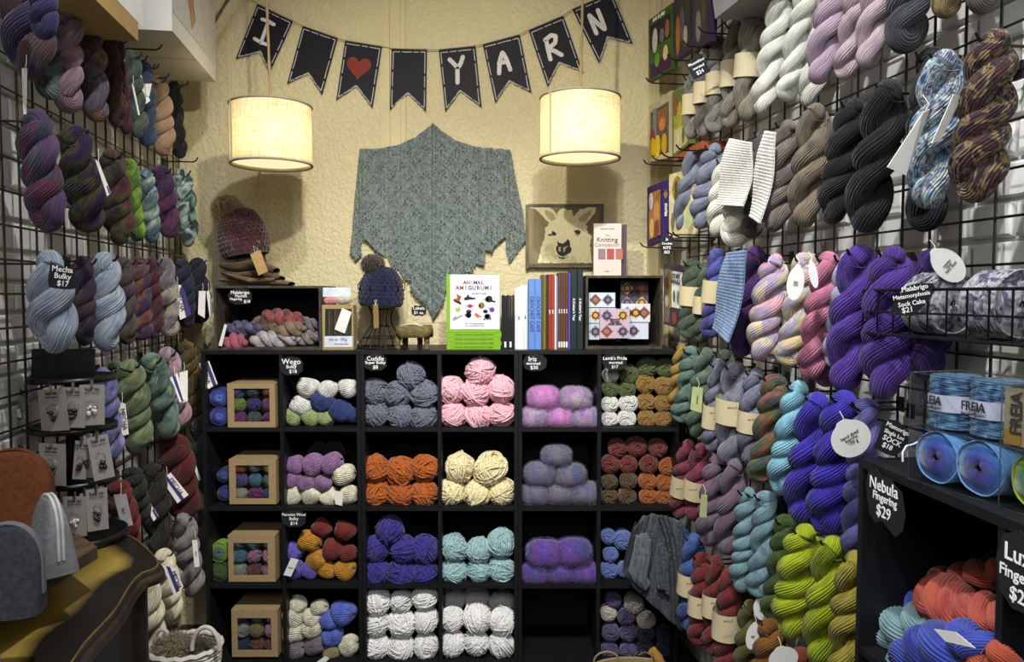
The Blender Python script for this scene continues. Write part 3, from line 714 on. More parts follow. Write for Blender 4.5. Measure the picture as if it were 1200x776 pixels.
hank('R', 'RD1', (799, 405), (790, 480), 20, YL, 'mustard yellow hank nearest the cube shelf', .14, q4)
hank('R', 'RD2', (812, 408), (797, 496), 26, ['#50685c', '#64807a', '#44584c'], 'sea green hank beside the mustard one', .15, q4)
hank('R', 'RD3', (829, 410), (815, 512), 28, ['#56665a', '#4a6050', '#68786c'], 'moss and green grey hank with a lime tag', .15, q4)
hank('R', 'RD4', (850, 412), (838, 492), 28, ['#3c4440', '#4c5650'], 'dark green grey hank behind the heather ones', .10, q4)
HG = ['#5e6070', '#747688', '#505262']
hank('R', 'RD5', (843, 423), (833, 529), 26, HG, 'blue grey heather banded hank, first of three', .16, q4); band(SK['RD5'], .47, .72)
hank('R', 'RD6', (863, 427), (852, 544), 36, ['#666876', '#80828e', '#565866'], 'widest grey heather banded hank', .17, q4); band(SK['RD6'], .33, .57)
hank('R', 'RD7', (887, 433), (878, 545), 32, HG, 'grey heather banded hank in shade', .14, q4); band(SK['RD7'], .42, .64)
hank('R', 'RD8', (909, 441), (891, 567), 36, ['#7a443c', '#3c4850', '#4a5c34', '#88504a', '#2c3840'], 'hank mixing rust, teal and green', .15, q4, strands=30)
hank('R', 'RD9', (937, 450), (914, 580), 40, ['#6ca0b4', '#84b8c8', '#5c8ca4'], 'clear aqua blue hank', .16, q4, strands=60, vary=.15)
BV = ['#2c2484', '#3830a0', '#241c70']
hank('R', 'RD10', (960, 464), (937, 612), 52, BV, 'bright ultramarine hank beside the aqua one', .17, q4, strands=60)
hank('R', 'RD11', (990, 462), (967, 627), 54, BV, 'bright ultramarine hank with a round tag', .18, q4, strands=60)
hank('R', 'RD12', (1016, 470), (1000, 652), 36, ['#4c4c84', '#64649c'], 'lavender blue hank against the black unit', .15, q4, strands=50)
q5 = 'in the fifth row, right wall'
MG = ['#642838', '#7a3448', '#54202e']
hank('R', 'RE1', (807, 518), (795, 607), 26, MG, 'raspberry banded hank nearest the orange wool', .14, q5); band(SK['RE1'], .43, .68)
hank('R', 'RE2', (823, 522), (811, 610), 28, MG, 'raspberry banded hank beside the mauve ones', .15, q5); band(SK['RE2'], .43, .68)
MV = ['#4c4854', '#6e5464', '#5c5c68', '#7c5468']
hank('R', 'RE3', (840, 536), (830, 640), 34, MV, 'mauve and grey hank beside raspberry wool', .16, q5)
hank('R', 'RE4', (862, 540), (850, 650), 36, MV, 'mauve and grey hank beside dusty aqua wool', .16, q5)
AG = ['#5c7c84', '#74949c', '#4c6870']
hank('R', 'RE5', (878, 573), (867, 694), 28, AG, 'dusty aqua hank, first of two', .18, q5, vary=.15)
hank('R', 'RE6', (898, 578), (888, 702), 30, AG, 'dusty aqua hank beside the dark teal one', .17, q5, vary=.15)
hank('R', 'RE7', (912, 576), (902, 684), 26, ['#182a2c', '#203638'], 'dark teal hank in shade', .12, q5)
hank('R', 'RE8', (923, 606), (906, 728), 34, ['#36481c', '#465c24', '#2c3c18'], 'leaf green hank behind the chartreuse ones', .15, q5)
CT_ = ['#8c9c14', '#a0b01c', '#788810']
hank('R', 'RE9', (944, 618), (924, 747), 48, CT_, 'chartreuse hank beside the leaf green one', .18, q5, strands=60)
hank('R', 'RE10', (978, 632), (957, 778), 46, CT_, 'chartreuse hank with its bottom cut off', .18, q5, strands=60)
hank('R', 'RE11', (1004, 650), (990, 812), 46, ['#8c842c', '#a89c40', '#787024'], 'straw yellow hank against the black unit', .18, q5, strands=50)
q6 = 'in the lowest row, right wall'
BL_ = ['#2c4478', '#3c5890', '#243a68']
hank('R', 'RF1', (797, 620), (793, 722), 32, BL_, 'cornflower blue banded hank nearest the sweater', .16, q6); band(SK['RF1'], .42, .66)
hank('R', 'RF2', (814, 628), (806, 738), 30, BL_, 'cornflower blue banded hank beside the red ones', .17, q6); band(SK['RF2'], .38, .60)
RD = ['#541818', '#6c2422', '#481414']
hank('R', 'RF3', (824, 650), (819, 758), 28, RD, 'brick red banded hank, first of three', .18, q6); band(SK['RF3'], .42, .64)
hank('R', 'RF4', (840, 654), (835, 768), 28, RD, 'brick red banded hank in the middle of three', .18, q6); band(SK['RF4'], .36, .58)
hank('R', 'RF5', (856, 668), (850, 796), 36, RD, 'nearest brick red banded hank', .18, q6); band(SK['RF5'], .36, .60)
hank('R', 'RF6', (876, 688), (870, 735), 26, ['#401018', '#581820'], 'short dark crimson hank behind round tags', .12, q6)
hank('R', 'RF7', (880, 706), (872, 800), 30, ['#4c4c1c', '#646028'], 'olive hank behind a round tag', .16, q6)
hank('R', 'RF8', (906, 728), (895, 815), 38, ['#6c4418', '#84581f'], 'golden brown hank at the bottom', .16, q6)
hank('R', 'RF9', (938, 762), (926, 850), 42, ['#6c2c1c', '#803824'], 'rust brown hank at the bottom edge', .17, q6)
tg('RB1', [(806, 239), (814, 238), (808, 266), (801, 268)], mat=plain('lime_card', '#b4bf86', .8), dy=.05)
tg('RB11', [(1082, 132), (1090, 128), (1062, 206), (1040, 196)], dy=.02)
tg('RB11', [(1118, 110), (1128, 112), (1102, 165), (1092, 168)], dy=.09, cord=False)
tg('RD3', [(812, 453), (824, 455), (822, 484), (809, 480)], mat=plain('lime_card', '#b4bf86', .8), words='wool', wh=.012)
tg('RE3', [(822, 580), (829, 580), (828, 607), (820, 606)], mat=plain('lime_card', '#b4bf86', .8), dy=.08)
round_tag(SK['RC8'], 932, 332, 10, 20, Yk('RC8') - .07, -8, words='hand\ndyed\nwool')
round_tag(SK['RC8'], 953, 322, 5, 16, Yk('RC8') - .06, 12)
round_tag(SK['RC13'], 1111, 311, 16, 24, Yk('RC13') - .10, 48, words='merino\nwool\nhand dyed')
round_tag(SK['RD11'], 997, 514, 24, 22, Yk('RD11') - .08, 30, words='hand dyed\nmerino\n100 g')
round_tag(SK['RF7'], 892, 715, 9, 13, Yk('RF7') - .06, 20, words='wool\n100 g'); round_tag(SK['RF7'], 882, 746, 8, 16, Yk('RF7') - .08, -10, words='wool\n100 g')
round_tag(SK['RF9'], 918, 772, 18, 14, Yk('RF9') - .08, 20)
for k, px, py in (('RE1', 797, 573), ('RE2', 812, 574), ('RD5', 837, 484), ('RD6', 858, 478), ('RD7', 882, 492), ('RF1', 790, 676), ('RF2', 809, 684), ('RF3', 822, 709), ('RF4', 838, 707), ('RF5', 853, 728)):
    bd = SK[k].children[0]; text(bd, 'wool', atY(px, py, Yk(k) - .062), X, Z, .014, INK)

# knitted swatches hung among the hanks
def swatch(pts, off, mat, label, rows=26):
    P = [at_wall('R', x, y, off) for x, y in pts]; n, m = rows * 6 + 1, 97
    a = np.linspace(0, 1, n)[:, None, None]; b = np.linspace(0, 1, m)[None, :, None]
    G = (1 - a) * ((1 - b) * P[0] + b * P[1]) + a * ((1 - b) * P[3] + b * P[2])
    rib = .0035 * np.abs(np.sin(b * PI * 16)) * (.4 + .6 * np.abs(np.sin(a * PI * rows)))
    wav = .008 * np.sin(a * 5 + b * 2)
    G = G + (rib + wav) * NR
    mb = MB().grid(G, np.stack(np.broadcast_arrays(b[..., 0] * 1.0, a[..., 0] * 2), -1)); G2 = G - NR * .004
    mb.grid(G2[:, ::-1], np.stack(np.broadcast_arrays(b[..., 0], a[..., 0]), -1))
    o = mb.obj('knitted_swatch', mat); return tag(o, label, 'swatch', 'knitted swatches on the right grid')
swatch([(855, 162), (883, 167), (872, 242), (836, 240)], .21, yarn('wool_swatch_white', ['#d4d4cc', '#e2e2da'], vary=.1), 'large off-white knitted swatch hung over pale hanks')
swatch([(897, 153), (911, 155), (892, 262), (875, 254)], .20, yarn('wool_swatch_white', ['#d4d4cc']), 'narrow off-white knitted swatch between taupe hanks')
swatch([(852, 296), (877, 293), (855, 402), (832, 385)], .245, yarn('wool_swatch_blue', ['#6c88ac', '#8098b8', '#5c749c'], vary=.25), 'light blue striped knitted swatch beside the aubergine hank')
# ---------------------------------------------------------------- wool in the cubbies
def ordn(i, n):
    if n == 1: return 'single ball'
    if n == 2: return ('left', 'right')[i]
    if n == 3: return ('left', 'middle', 'right')[i]
    return (['leftmost', 'second', 'third', 'fourth', 'fifth'] [i] if i < n - 1 else 'rightmost')
def rown(i, m):
    return {1: [''], 2: ['bottom row', 'top row'], 3: ['bottom row', 'middle row', 'top row'], 4: ['bottom row', 'second row', 'third row', 'top row'], 5: ['bottom row', 'second row', 'third row', 'fourth row', 'top row']}[m][i]
NB = [0]
def ball(px, py, r, Y, mesh, mat, ell=(1, 1, 1), rot=None, cat='yarn ball', label='', group=None):
    p = atY(px, py, Y); k = r * Y / F
    M = Matrix.Translation(Vector(p)) @ (rot if rot is not None else Matrix.Identity(4)) @ Matrix.Diagonal((k * ell[0], k * ell[1], k * ell[2], 1))
    o = link(mesh, 'yarn_ball', mat, None, M); return tag(o, label, cat, group)
def erot(): return Matrix.Rotation(R.uniform(0, 6), 4, 'X') @ Matrix.Rotation(R.uniform(0, 6), 4, 'Y')
def cub(desc, where, kind, mat, rows, r=15, Y=2.845, ell=(1, 1, 1), group=None):
    for i, row in enumerate(rows):
        for j, p in enumerate(row):
            me = {'w': WOUND, 's': SMOOTHW, 'r': ROLL, 'f': FOLD, 'm': MOHAIR}[kind]; me = me[NB[0] % len(me)]; NB[0] += 1
            rr = p[2] if len(p) > 2 else r
            rot = {'w': erot, 's': erot, 'r': lambda: Matrix.Rotation(R.uniform(-.1, .1), 4, 'Z') @ Matrix.Rotation(R.uniform(0, 6), 4, 'Y'),
                   'f': lambda: Matrix.Rotation(R.uniform(-.9, .9), 4, 'Y') @ Matrix.Rotation(R.uniform(-.3, .3), 4, 'Z'), 'm': lambda: Matrix.Rotation(R.uniform(-.06, .06), 4, 'Y')}[kind]()
            lab = ' '.join(x for x in [desc + ',', ordn(j, len(row)), 'of the ' + rown(i, len(rows)) if len(rows) > 1 else '', where] if x).replace('single ball of the', 'alone in the').replace('single ball ', '')
            ball(p[0], p[1], rr, Y, me, mat[NB[0] % len(mat)] if isinstance(mat, list) else mat, ell, rot, 'yarn ball', lab, group or desc + 's')
CH_ = dict(fuzz=.2, strands=6, vary=.4, src='Object', oscale=5)
cub('slate grey chenille ball', 'of its cubby', 'w', yarn('chenille_grey', ['#585c6c', '#6c7080'], **CH_), [[(441, 485), (469, 487), (497, 488)], [(440, 459), (466, 462), (497, 462, 16)], [(482, 441, 16)]], 15)
cub('pink chenille ball', 'of its cubby', 'w', yarn('chenille_pink', ['#e0a8b4', '#e8b4c0'], **CH_), [[(531, 486), (561, 487), (588, 485)], [(529, 457), (558, 460, 16), (587, 456, 16)], [(563, 435, 17)]], 15)
cub('rust orange chenille ball', 'of its cubby', 'w', yarn('chenille_rust', ['#964a18', '#b05c20'], **CH_), [[(441, 578), (469, 579), (498, 578)], [(441, 549), (469, 552, 16), (498, 549)]], 15.5)
cub('cream chenille ball', 'of its cubby', 'w', yarn('chenille_cream', ['#d8cc9c', '#e4d8ac'], **CH_), [[(530, 576), (559, 578), (588, 576)], [(539, 548, 17), (575, 549, 19)]], 15.5)
cub('deep violet chenille ball', 'of its cubby', 'w', yarn('chenille_violet', ['#2a2470', '#383088'], **CH_), [[(441, 670), (470, 671, 16), (498, 671)], [(441, 643), (474, 644, 16), (498, 644, 16)], [(457, 621, 16)]], 15)
cub('pale aqua chenille ball', 'of its cubby', 'w', yarn('chenille_aqua', ['#88a8ac', '#9cbcc0'], **CH_), [[(532, 669), (561, 669, 14), (588, 667)], [(532, 642, 16), (561, 645), (587, 636, 16)]], 15)
WHB = yarn('white_soft', ['#dcdcda', '#ececea'], fuzz=.4, strands=6, vary=.12, src='Object')
cub('white yarn ball in the fuller white cubby', '', 's', WHB, [[(441, 757), (470, 758), (499, 757)], [(441, 731), (471, 730, 16), (499, 726)], [(442, 704, 16), (470, 704, 13), (498, 699, 15)]], 15)
cub('white yarn ball beside the fuller white cubby', '', 's', WHB, [[(530, 754), (558, 753), (588, 755)], [(530, 725, 14), (559, 724, 17), (589, 728, 16)]], 15)
cub('white yarn ball at the back, shaded', '', 's', WHB, [[(530, 702), (558, 699), (588, 707)]], 15, 2.97)
IR = yarn('mohair_lilac', ['#8a68a8', '#a080b0', '#a898a0', '#8070a8', '#a89c98', '#b080b0'], src='UV', freq=(2.2, 1.4), fuzz=.4, strands=90, vary=.12)
IRP = yarn('mohair_pink', ['#a868a8', '#c080b8', '#8c6cb0'], src='UV', freq=(2.2, 1.4), fuzz=.4, strands=90, vary=.12)
EM = (1.28, 1.1, .96)
cub('fuzzy lilac ball', 'of its cubby', 'm', [IRP, IR], [[(627, 489, 14), (656, 489, 14), (686, 489, 14)], [(637, 466, 15), (674, 467, 15)]], 14, ell=EM)
SG = yarn('mohair_slate', ['#4c5068', '#5c6080', '#70686c', '#4c5484', '#585a64'], src='UV', freq=(2.2, 1.4), fuzz=.4, strands=90, vary=.12)
cub('fuzzy slate blue ball', 'of its cubby', 'm', SG, [[(627, 579, 14), (656, 578, 14), (685, 578, 15)], [(633, 555, 15), (668, 557, 15)], [(652, 534, 14)]], 14, ell=EM)
PG = yarn('mohair_purple', ['#3c3884', '#54409c', '#6c4088', '#34447c', '#603894'], src='UV', freq=(2.2, 1.4), fuzz=.4, strands=90, vary=.12)
cub('fuzzy royal purple ball', 'of its cubby', 'm', PG, [[(627, 672, 13.5), (656, 671, 13.5), (685, 671, 14)], [(638, 648, 17), (672, 647, 17)]], 14, ell=EM)
# paper collar slips on the two upper purple balls and lilac balls
rk = dict(src='Object', fuzz=.3, strands=8, vary=.2)
GRN = yarn('roll_green', ['#48542c', '#586638'], **rk); OCH = yarn('roll_ochre', ['#84642c', '#987438'], **rk); WHR = yarn('roll_white', ['#d0d0cc', '#e0e0dc'], **rk)
RED = yarn('roll_red', ['#5c2420', '#702c28'], **rk); ORG = yarn('roll_orange', ['#8a4c1c', '#a45c24'], **rk); BRN = yarn('roll_brown', ['#46341c', '#584428'], **rk)
BLU = yarn('roll_blue', ['#5064a0', '#6478b4'], **rk); PUR = yarn('roll_purple', ['#443c60', '#504870'], **rk); NVY = yarn('roll_navy', ['#141c30', '#1c2640'], **rk); OFW = yarn('roll_offwhite', ['#a8a498', '#bcb8ac'], **rk)
up = 'in the cubby under the tiled kits'
cub('moss green rolled ball', up, 'r', GRN, [[(716, 456), (735, 457)], [(738, 439, 12), (760, 430, 12), (781, 431, 12)]], 10.5)
cub('ochre rolled ball', up, 'r', OCH, [[(758, 491), (778, 492)], [(758, 472), (778, 473)], [(757, 450, 12), (779, 453, 12)]], 11)
cub('white rolled ball', up, 'r', WHR, [[(715, 492, 10), (735, 491, 11)], [(715, 474, 10.5), (737, 473, 11.5)], [(716, 440, 10)]], 11)
lo = 'in the red and orange cubby'
cub('brick red rolled ball', lo, 'r', RED, [[(716, 545), (737, 545, 11), (761, 545)], [(724, 526), (747, 524, 12.5), (772, 526)]], 11.5)
cub('orange rolled ball', lo, 'r', ORG, [[(760, 583), (780, 584)], [(759, 565), (780, 567)], [(783, 548)]], 11)
cub('dark brown rolled ball', lo, 'r', BRN, [[(715, 583), (736, 583, 11)], [(715, 566), (737, 564, 11)]], 10)
cub('periwinkle rolled ball', 'beside the grey sweater', 'r', BLU, [[(715, 670, 10.5), (732, 669, 9)], [(716, 651, 9.5)], [(714, 630, 9.5), (731, 634, 12)]], 10)
lo2 = 'in the bottom cubby'
cub('dusky purple rolled ball', lo2, 'r', PUR, [[(715, 765), (737, 765)], [(716, 743), (737, 743)], [(719, 705, 10), (734, 724, 11)]], 11)
cub('off-white rolled ball', lo2, 'r', OFW, [[(714, 720, 10), (758, 728, 11.5)], [(743, 709, 12)]], 11)
cub('navy rolled ball', lo2, 'r', NVY, [[(757, 762), (780, 764)], [(757, 744), (780, 746)]], 11)
fk = dict(strands=60, vary=.35)
WW = yarn('fold_white', ['#b4b4b0', '#cacac6'], **fk); WBL = yarn('fold_blue', ['#24305c', '#303c70'], **fk); WGR = yarn('fold_green', ['#788858', '#909c6c'], **fk)
LIL = yarn('fold_lilac', ['#785880', '#886890'], **fk); CRE = yarn('fold_cream', ['#b8b4a0', '#ccc8b4'], **fk); FRE = yarn('fold_red', ['#5c2020', '#702c28'], **fk)
GOL = yarn('fold_gold', ['#986820', '#b07c2c'], **fk); FPU = yarn('fold_purple', ['#504890', '#6054a4'], **fk); FBL = yarn('fold_periwinkle', ['#4858a4', '#5868b4'], **fk); FGY = yarn('fold_grey', ['#605c64', '#747078'], **fk); FDK = yarn('fold_dark', ['#1c1620', '#2a2030'], **fk)
w1 = 'in the cubby beside the top kraft box'
cub('white folded hank', w1, 'f', WW, [[(353, 476, 12)], [(361, 454, 12), (385, 457, 11), (408, 455, 11)]], 11)
cub('navy folded hank', w1, 'f', WBL, [[(399, 482, 13), (411, 486, 10)], [(378, 471, 13)]], 11)
cub('pale green folded hank', w1, 'f', WGR, [[(343, 488), (364, 489), (381, 489)]], 10.5)
w2 = 'beside the second kraft box'
cub('lilac folded hank', w2, 'f', LIL, [[(342, 561, 10.5), (360, 566, 10.5), (378, 567, 10.5)], [(345, 545, 11), (367, 545, 13), (388, 543, 13)]], 11)
cub('cream folded hank', w2, 'f', CRE, [[(342, 581), (365, 581), (387, 583), (409, 580)], [(403, 556, 13)]], 11)
cub('near-black folded hank', w2, 'f', FDK, [[(372, 530), (392, 528)]], 11, 2.95)
w3 = 'beside the third kraft box'
cub('brick red folded hank', w3, 'f', FRE, [[(390, 644, 12), (408, 649, 10)], [(377, 619, 11), (404, 622, 12)]], 11)
cub('golden folded hank', w3, 'f', GOL, [[(383, 668, 10), (404, 668, 12)], [(371, 657, 12)], [(363, 634, 13)]], 11)
cub('violet folded hank', w3, 'f', FPU, [[(345, 668, 11), (362, 668, 10)], [(344, 646, 11)]], 11)
w4 = 'beside the lowest kraft box'
cub('cream looped hank', w4, 'f', CRE, [[(409, 757, 12)], [(344, 741, 13), (366, 736, 12)], [(344, 722, 12), (366, 724, 11)], [(349, 708, 10), (374, 712, 10)]], 11)
cub('periwinkle looped hank', w4, 'f', FBL, [[(390, 746, 12)], [(385, 727, 11), (402, 718, 14)]], 11)
cub('grey looped hank', w4, 'f', FGY, [[(345, 762, 13), (369, 756, 12)]], 11)
cub('beige looped hank', w4, 'f', yarn('fold_beige', ['#7c7054', '#908464'], **fk), [[(389, 764)]], 10)
# small paper tags lying on the folded hanks
def loose_tag(pts, Y, label, strip=None, words=None):
    P = [atY(x, y, Y) for x, y in pts]; o = quad_card('paper_tag', P, .001, CARDW); tag(o, label, 'tag', 'paper tags in the cubbies')
    if words: text(o, words, sum(P) / 4 - np.array([0, .0015, 0]), P[1] - P[0], P[0] - P[3], .01, INK)
loose_tag([(341, 654), (350, 656), (341, 676), (332, 674)], 2.775, 'white paper tag on the violet hank ends', words='wool')
loose_tag([(391, 575), (402, 577), (401, 593), (393, 591)], 2.775, 'pale paper tag hanging from the cream hank ends')
loose_tag([(371, 776), (381, 769), (386, 772), (378, 780)], 2.775, 'white paper tag on the lowest grey hank')

# kraft boxes with a window, each with nine small balls
PAL = {'p': '#5c4a78', 'g': '#4c5854', 'm': '#7a3a68', 'l': '#7c9038', 'v': '#4a3a80', 'o': '#a8522c', 't': '#4c7484', 'w': '#9c9888', 'y': '#8c7c4c', 'k': '#a87888', 'b': '#28365c', 'r': '#7a4034', 'a': '#608884', 's': '#60646c', 'c': '#7c2c64'}
NMS = {'p': 'dull purple', 'g': 'green grey', 'm': 'magenta', 'l': 'lime', 'v': 'violet', 'o': 'orange', 't': 'teal', 'w': 'off-white', 'y': 'khaki', 'k': 'pink', 'b': 'navy', 'r': 'rust', 'a': 'aqua', 's': 'slate', 'c': 'cerise'}
POS = [['upper left', 'upper middle', 'upper right'], ['middle left', 'centre', 'middle right'], ['lower left', 'lower middle', 'lower right']]
acet = clear('clear_acetate')
for bi, (x0, x1, y0, y1, wx0, wx1, wy0, wy1, cols, nm) in enumerate([
        (267, 322, 450, 501, 276, 314, 457, 493, ['pgr', 'lvm', 'cgc'], 'top'), (269, 323, 539, 591, 278, 313, 547, 583, ['osy', 'pts', 'wcv'], 'second'),
        (268, 322, 628, 682, 275.5, 312, 638, 673, ['sas', 'tkk', 'wrk'], 'third'), (272, 325, 715, 770, 280, 316, 726, 761, ['gap', 'wyk', 'brr'], 'lowest')]):
    Y0 = 2.80; a = atY(x0, y1, Y0); b = atY(x1, y0, Y0); w = atY(wx0 - 1.5, wy1 + 1.5, Y0); v = atY(wx1 + 1.5, wy0 - 1.5, Y0); D = .17; t = .004
    o = empty('window_box', ((a[0] + b[0]) / 2, Y0 + D / 2, a[2]), 'kraft card box with a square window, %s of four' % nm, 'box', 'kraft boxes in the left shelf')
    mb = MB()
    for lo_, hi in (((a[0], 0, a[2]), (w[0], 0, b[2])), ((v[0], 0, a[2]), (b[0], 0, b[2])), ((w[0], 0, a[2]), (v[0], 0, w[2])), ((w[0], 0, v[2]), (v[0], 0, b[2]))):
        mb.box((lo_[0], Y0, lo_[2]), (hi[0], Y0 + t, hi[2]))
    mb.obj('window_frame', KRAFT, o)
    mb = MB().box((a[0], Y0 + t, a[2]), (a[0] + t, Y0 + D, b[2])).box((b[0] - t, Y0 + t, a[2]), (b[0], Y0 + D, b[2]))
    mb.box((a[0] + t, Y0 + t, a[2]), (b[0] - t, Y0 + D, a[2] + t)).box((a[0] + t, Y0 + D - t, a[2] + t), (b[0] - t, Y0 + D, b[2] - t)); mb.obj('carton', KRAFT, o)
    MB().box((a[0] - .001, Y0 + .001, b[2] - t), (b[0] + .001, Y0 + D, b[2] + .001)).obj('lid', KRAFT, o)
    MB().box((w[0] - .004, Y0 + t, w[2] - .004), (v[0] + .004, Y0 + t + .0006, v[2] + .004)).obj('window_pane', acet, o)
    sx = (b[0] - a[0] - 2 * t) / 3; sz = (b[2] - a[2] - 2 * t) / 3
    for r_ in range(3):
        for c_ in range(3):
            k = cols[r_][c_]; r0 = min(sx, sz) * .49
            p = (a[0] + t + sx * (c_ + .5), Y0 + .006 + r0, b[2] - t - sz * (r_ + .5))
            M = Matrix.Translation(p) @ erot() @ Matrix.Diagonal((r0, r0, r0, 1))
            q = link(MINI[(r_ + c_) % 3], 'mini_yarn_ball', yarn('mini_' + k, ['#' + ''.join('%02x' % min(255, int(int(PAL[k][i:i + 2], 16) * .95)) for i in (1, 3, 5))], src='Object', strands=6), None, M)
            tag(q, 'small %s ball at %s inside the %s kraft box' % (NMS[k], POS[r_][c_], nm), 'yarn ball', 'small balls in the kraft boxes')

# gradient cakes in clear tubes at the far left of the shelves
def cake_mesh(n=26):
    mb = MB(); t = np.linspace(0, n * 2 * PI, n * 26); fr = t / t[-1]
    rr = .12 + .86 * fr; mb.tube(np.stack([rr * np.cos(t), -.02 * np.sin(t * 3) - .62 * (1 - .15 * (fr - .2) ** 2 * 4), rr * np.sin(t)], -1), .028, 5)
    t = np.linspace(0, 24 * 2 * PI, 24 * 26); fr = t / t[-1]
    mb.tube(np.stack([(.98 + .02 * np.sin(t * 5.3)) * np.cos(t), -.6 + 1.2 * fr, (.98 + .02 * np.sin(t * 5.3)) * np.sin(t)], -1), .03, 5)
    t = np.linspace(0, 2 * PI, 33); mb.grid(np.stack([np.stack([.1 * np.cos(t), 0 * t - .5, .1 * np.sin(t)], -1), np.stack([.95 * np.cos(t), 0 * t - .56, .95 * np.sin(t)], -1), np.stack([.95 * np.cos(t), 0 * t + .6, .95 * np.sin(t)], -1), np.stack([.1 * np.cos(t), 0 * t + .6, .1 * np.sin(t)], -1)]), np.zeros((4, 33, 2)))
    return mb.mesh('cake')
CAKE = cake_mesh()
def cakemat(name, cols):
    if name in _M: return _M[name]
    m, nt, b = newmat(name); L = nt.links.new; tc = N(nt, 'ShaderNodeTexCoord'); sp = N(nt, 'ShaderNodeSeparateXYZ'); L(tc.outputs['Object'], sp.inputs[0])
    cm = N(nt, 'ShaderNodeCombineXYZ'); L(sp.outputs[0], cm.inputs[0]); L(sp.outputs[2], cm.inputs[2])
    ln = N(nt, 'ShaderNodeVectorMath', operation='LENGTH'); L(cm.outputs[0], ln.inputs[0])
    no = N(nt, 'ShaderNodeTexNoise'); no.inputs['Scale'].default_value = 5; L(tc.outputs['Object'], no.inputs['Vector'])
    ma = N(nt, 'ShaderNodeMath', operation='MULTIPLY_ADD'); L(no.outputs[0], ma.inputs[0]); ma.inputs[1].default_value = .3; L(ln.outputs['Value'], ma.inputs[2])
    sb = N(nt, 'ShaderNodeMath', operation='SUBTRACT'); L(ma.outputs[0], sb.inputs[0]); sb.inputs[1].default_value = .15
    cr = N(nt, 'ShaderNodeValToRGB'); e = cr.color_ramp.elements
    for i, h in enumerate(cols):
        pos = .1 + .85 * i / (len(cols) - 1)
        if i < 2: e[i].position = pos; e[i].color = lin(h)
        else: e.new(pos).color = lin(h)
    L(sb.outputs[0], cr.inputs[0])
    n2 = N(nt, 'ShaderNodeTexNoise'); n2.inputs['Scale'].default_value = 40; L(tc.outputs['Object'], n2.inputs['Vector'])
    mx = N(nt, 'ShaderNodeVectorMath', operation='SCALE'); L(cr.outputs[0], mx.inputs[0])
    mr = N(nt, 'ShaderNodeMapRange'); mr.inputs[1].default_value = .3; mr.inputs[2].default_value = .7; mr.inputs[3].default_value = .75; mr.inputs[4].default_value = 1.25; L(n2.outputs[0], mr.inputs[0]); L(mr.outputs[0], mx.inputs['Scale'])
    L(mx.outputs[0], b.inputs['Base Color']); b.inputs['Roughness'].default_value = .85; b.inputs['Sheen Weight'].default_value = .3
    _M[name] = m; return m
def clear_box(name, P, h, label, group, kraft=None):
    """a clear carton over a ground quad P (4 xy corners) from z0 to z0 + h"""
    z0 = P[0][2]; c = sum(np.array(p) for p in P) / 4
    o = empty(name, c, label, 'box', group); sh = []
    v = [np.array(p) for p in P] + [np.array(p) + (0, 0, h) for p in P]
    mb = MB().add(v, [(0, 1, 5, 4), (1, 2, 6, 5), (2, 3, 7, 6), (3, 0, 4, 7), (4, 5, 6, 7), (3, 2, 1, 0)], None, False); mb.obj('clear_carton', acet, o)
    mb = MB()
    for i in range(4):
        j = (i + 1) % 4
        for zz in (0, 1): mb.tube([v[i + 4 * zz], v[j + 4 * zz]], .0008, 4)
        mb.tube([v[i], v[i + 4]], .0008, 4)
    mb.obj('folded_edge', clear('acetate_edge', '#e8eef2', .2, .9), o); return o
for nm, x0, x1, y0, y1, cols, w_, lid in [('top', 243, 266, 456, 500, [('#6878c8', '#2c3c90', '#30307c'), ('#6c8cd0', '#2c50a0', '#3c2c84')], 'blue', 1),
                               ('second', 252, 268, 548, 591, [('#3c3c84', '#20246c'), ('#4c5ca0', '#1c2458')], 'deep blue', 1), ('third', 243, 266, 638, 684, [('#4c6020', '#28401c'), ('#38609c', '#5c7820', '#84a030')], 'green', 1)]:
    Y0 = 2.80; a = atY(x0, y1, Y0); b = atY(x1, y0, Y0); w = b[0] - a[0]; h = b[2] - a[2]
    o = clear_box('clear_yarn_box', [(a[0], Y0, a[2]), (b[0], Y0, a[2]), (b[0], Y0 + .1, a[2]), (a[0], Y0 + .1, a[2])], h, 'clear box of %s cakes left of the %s kraft box' % (w_, nm), 'clear cake boxes in the left shelf')
    for i, z in enumerate((a[2] + h * .25, a[2] + h * .75)):
        r0 = min(w, h / 2) * .49; M = Matrix.Translation(((a[0] + b[0]) / 2, Y0 + .045, z)) @ Matrix.Diagonal((max(w * .48, r0), .045, r0 * 1.0, 1))
        q = link(CAKE, 'yarn_cake', cakemat('cake_%s_%d' % (nm, i), cols[i][::-1] if False else cols[i]), None, M)
        tag(q, '%s %s wool cake in the clear box by the %s kraft box' % (('lower', 'upper')[i], w_, nm), 'yarn cake', 'cakes in the left shelf')
# clear acetate sheet leaning in the lilac cubby
o = quad_card('acetate_sheet', [atY(683, 424, 2.99), atY(702, 430, 2.79), atY(702, 501, 2.79), atY(683, 495, 2.99)], .001, clear('acetate_sheet', '#c8c8d4', .25, .5))
tag(o, 'clear plastic sheet standing right of the fuzzy lilac balls', 'plastic sheet')

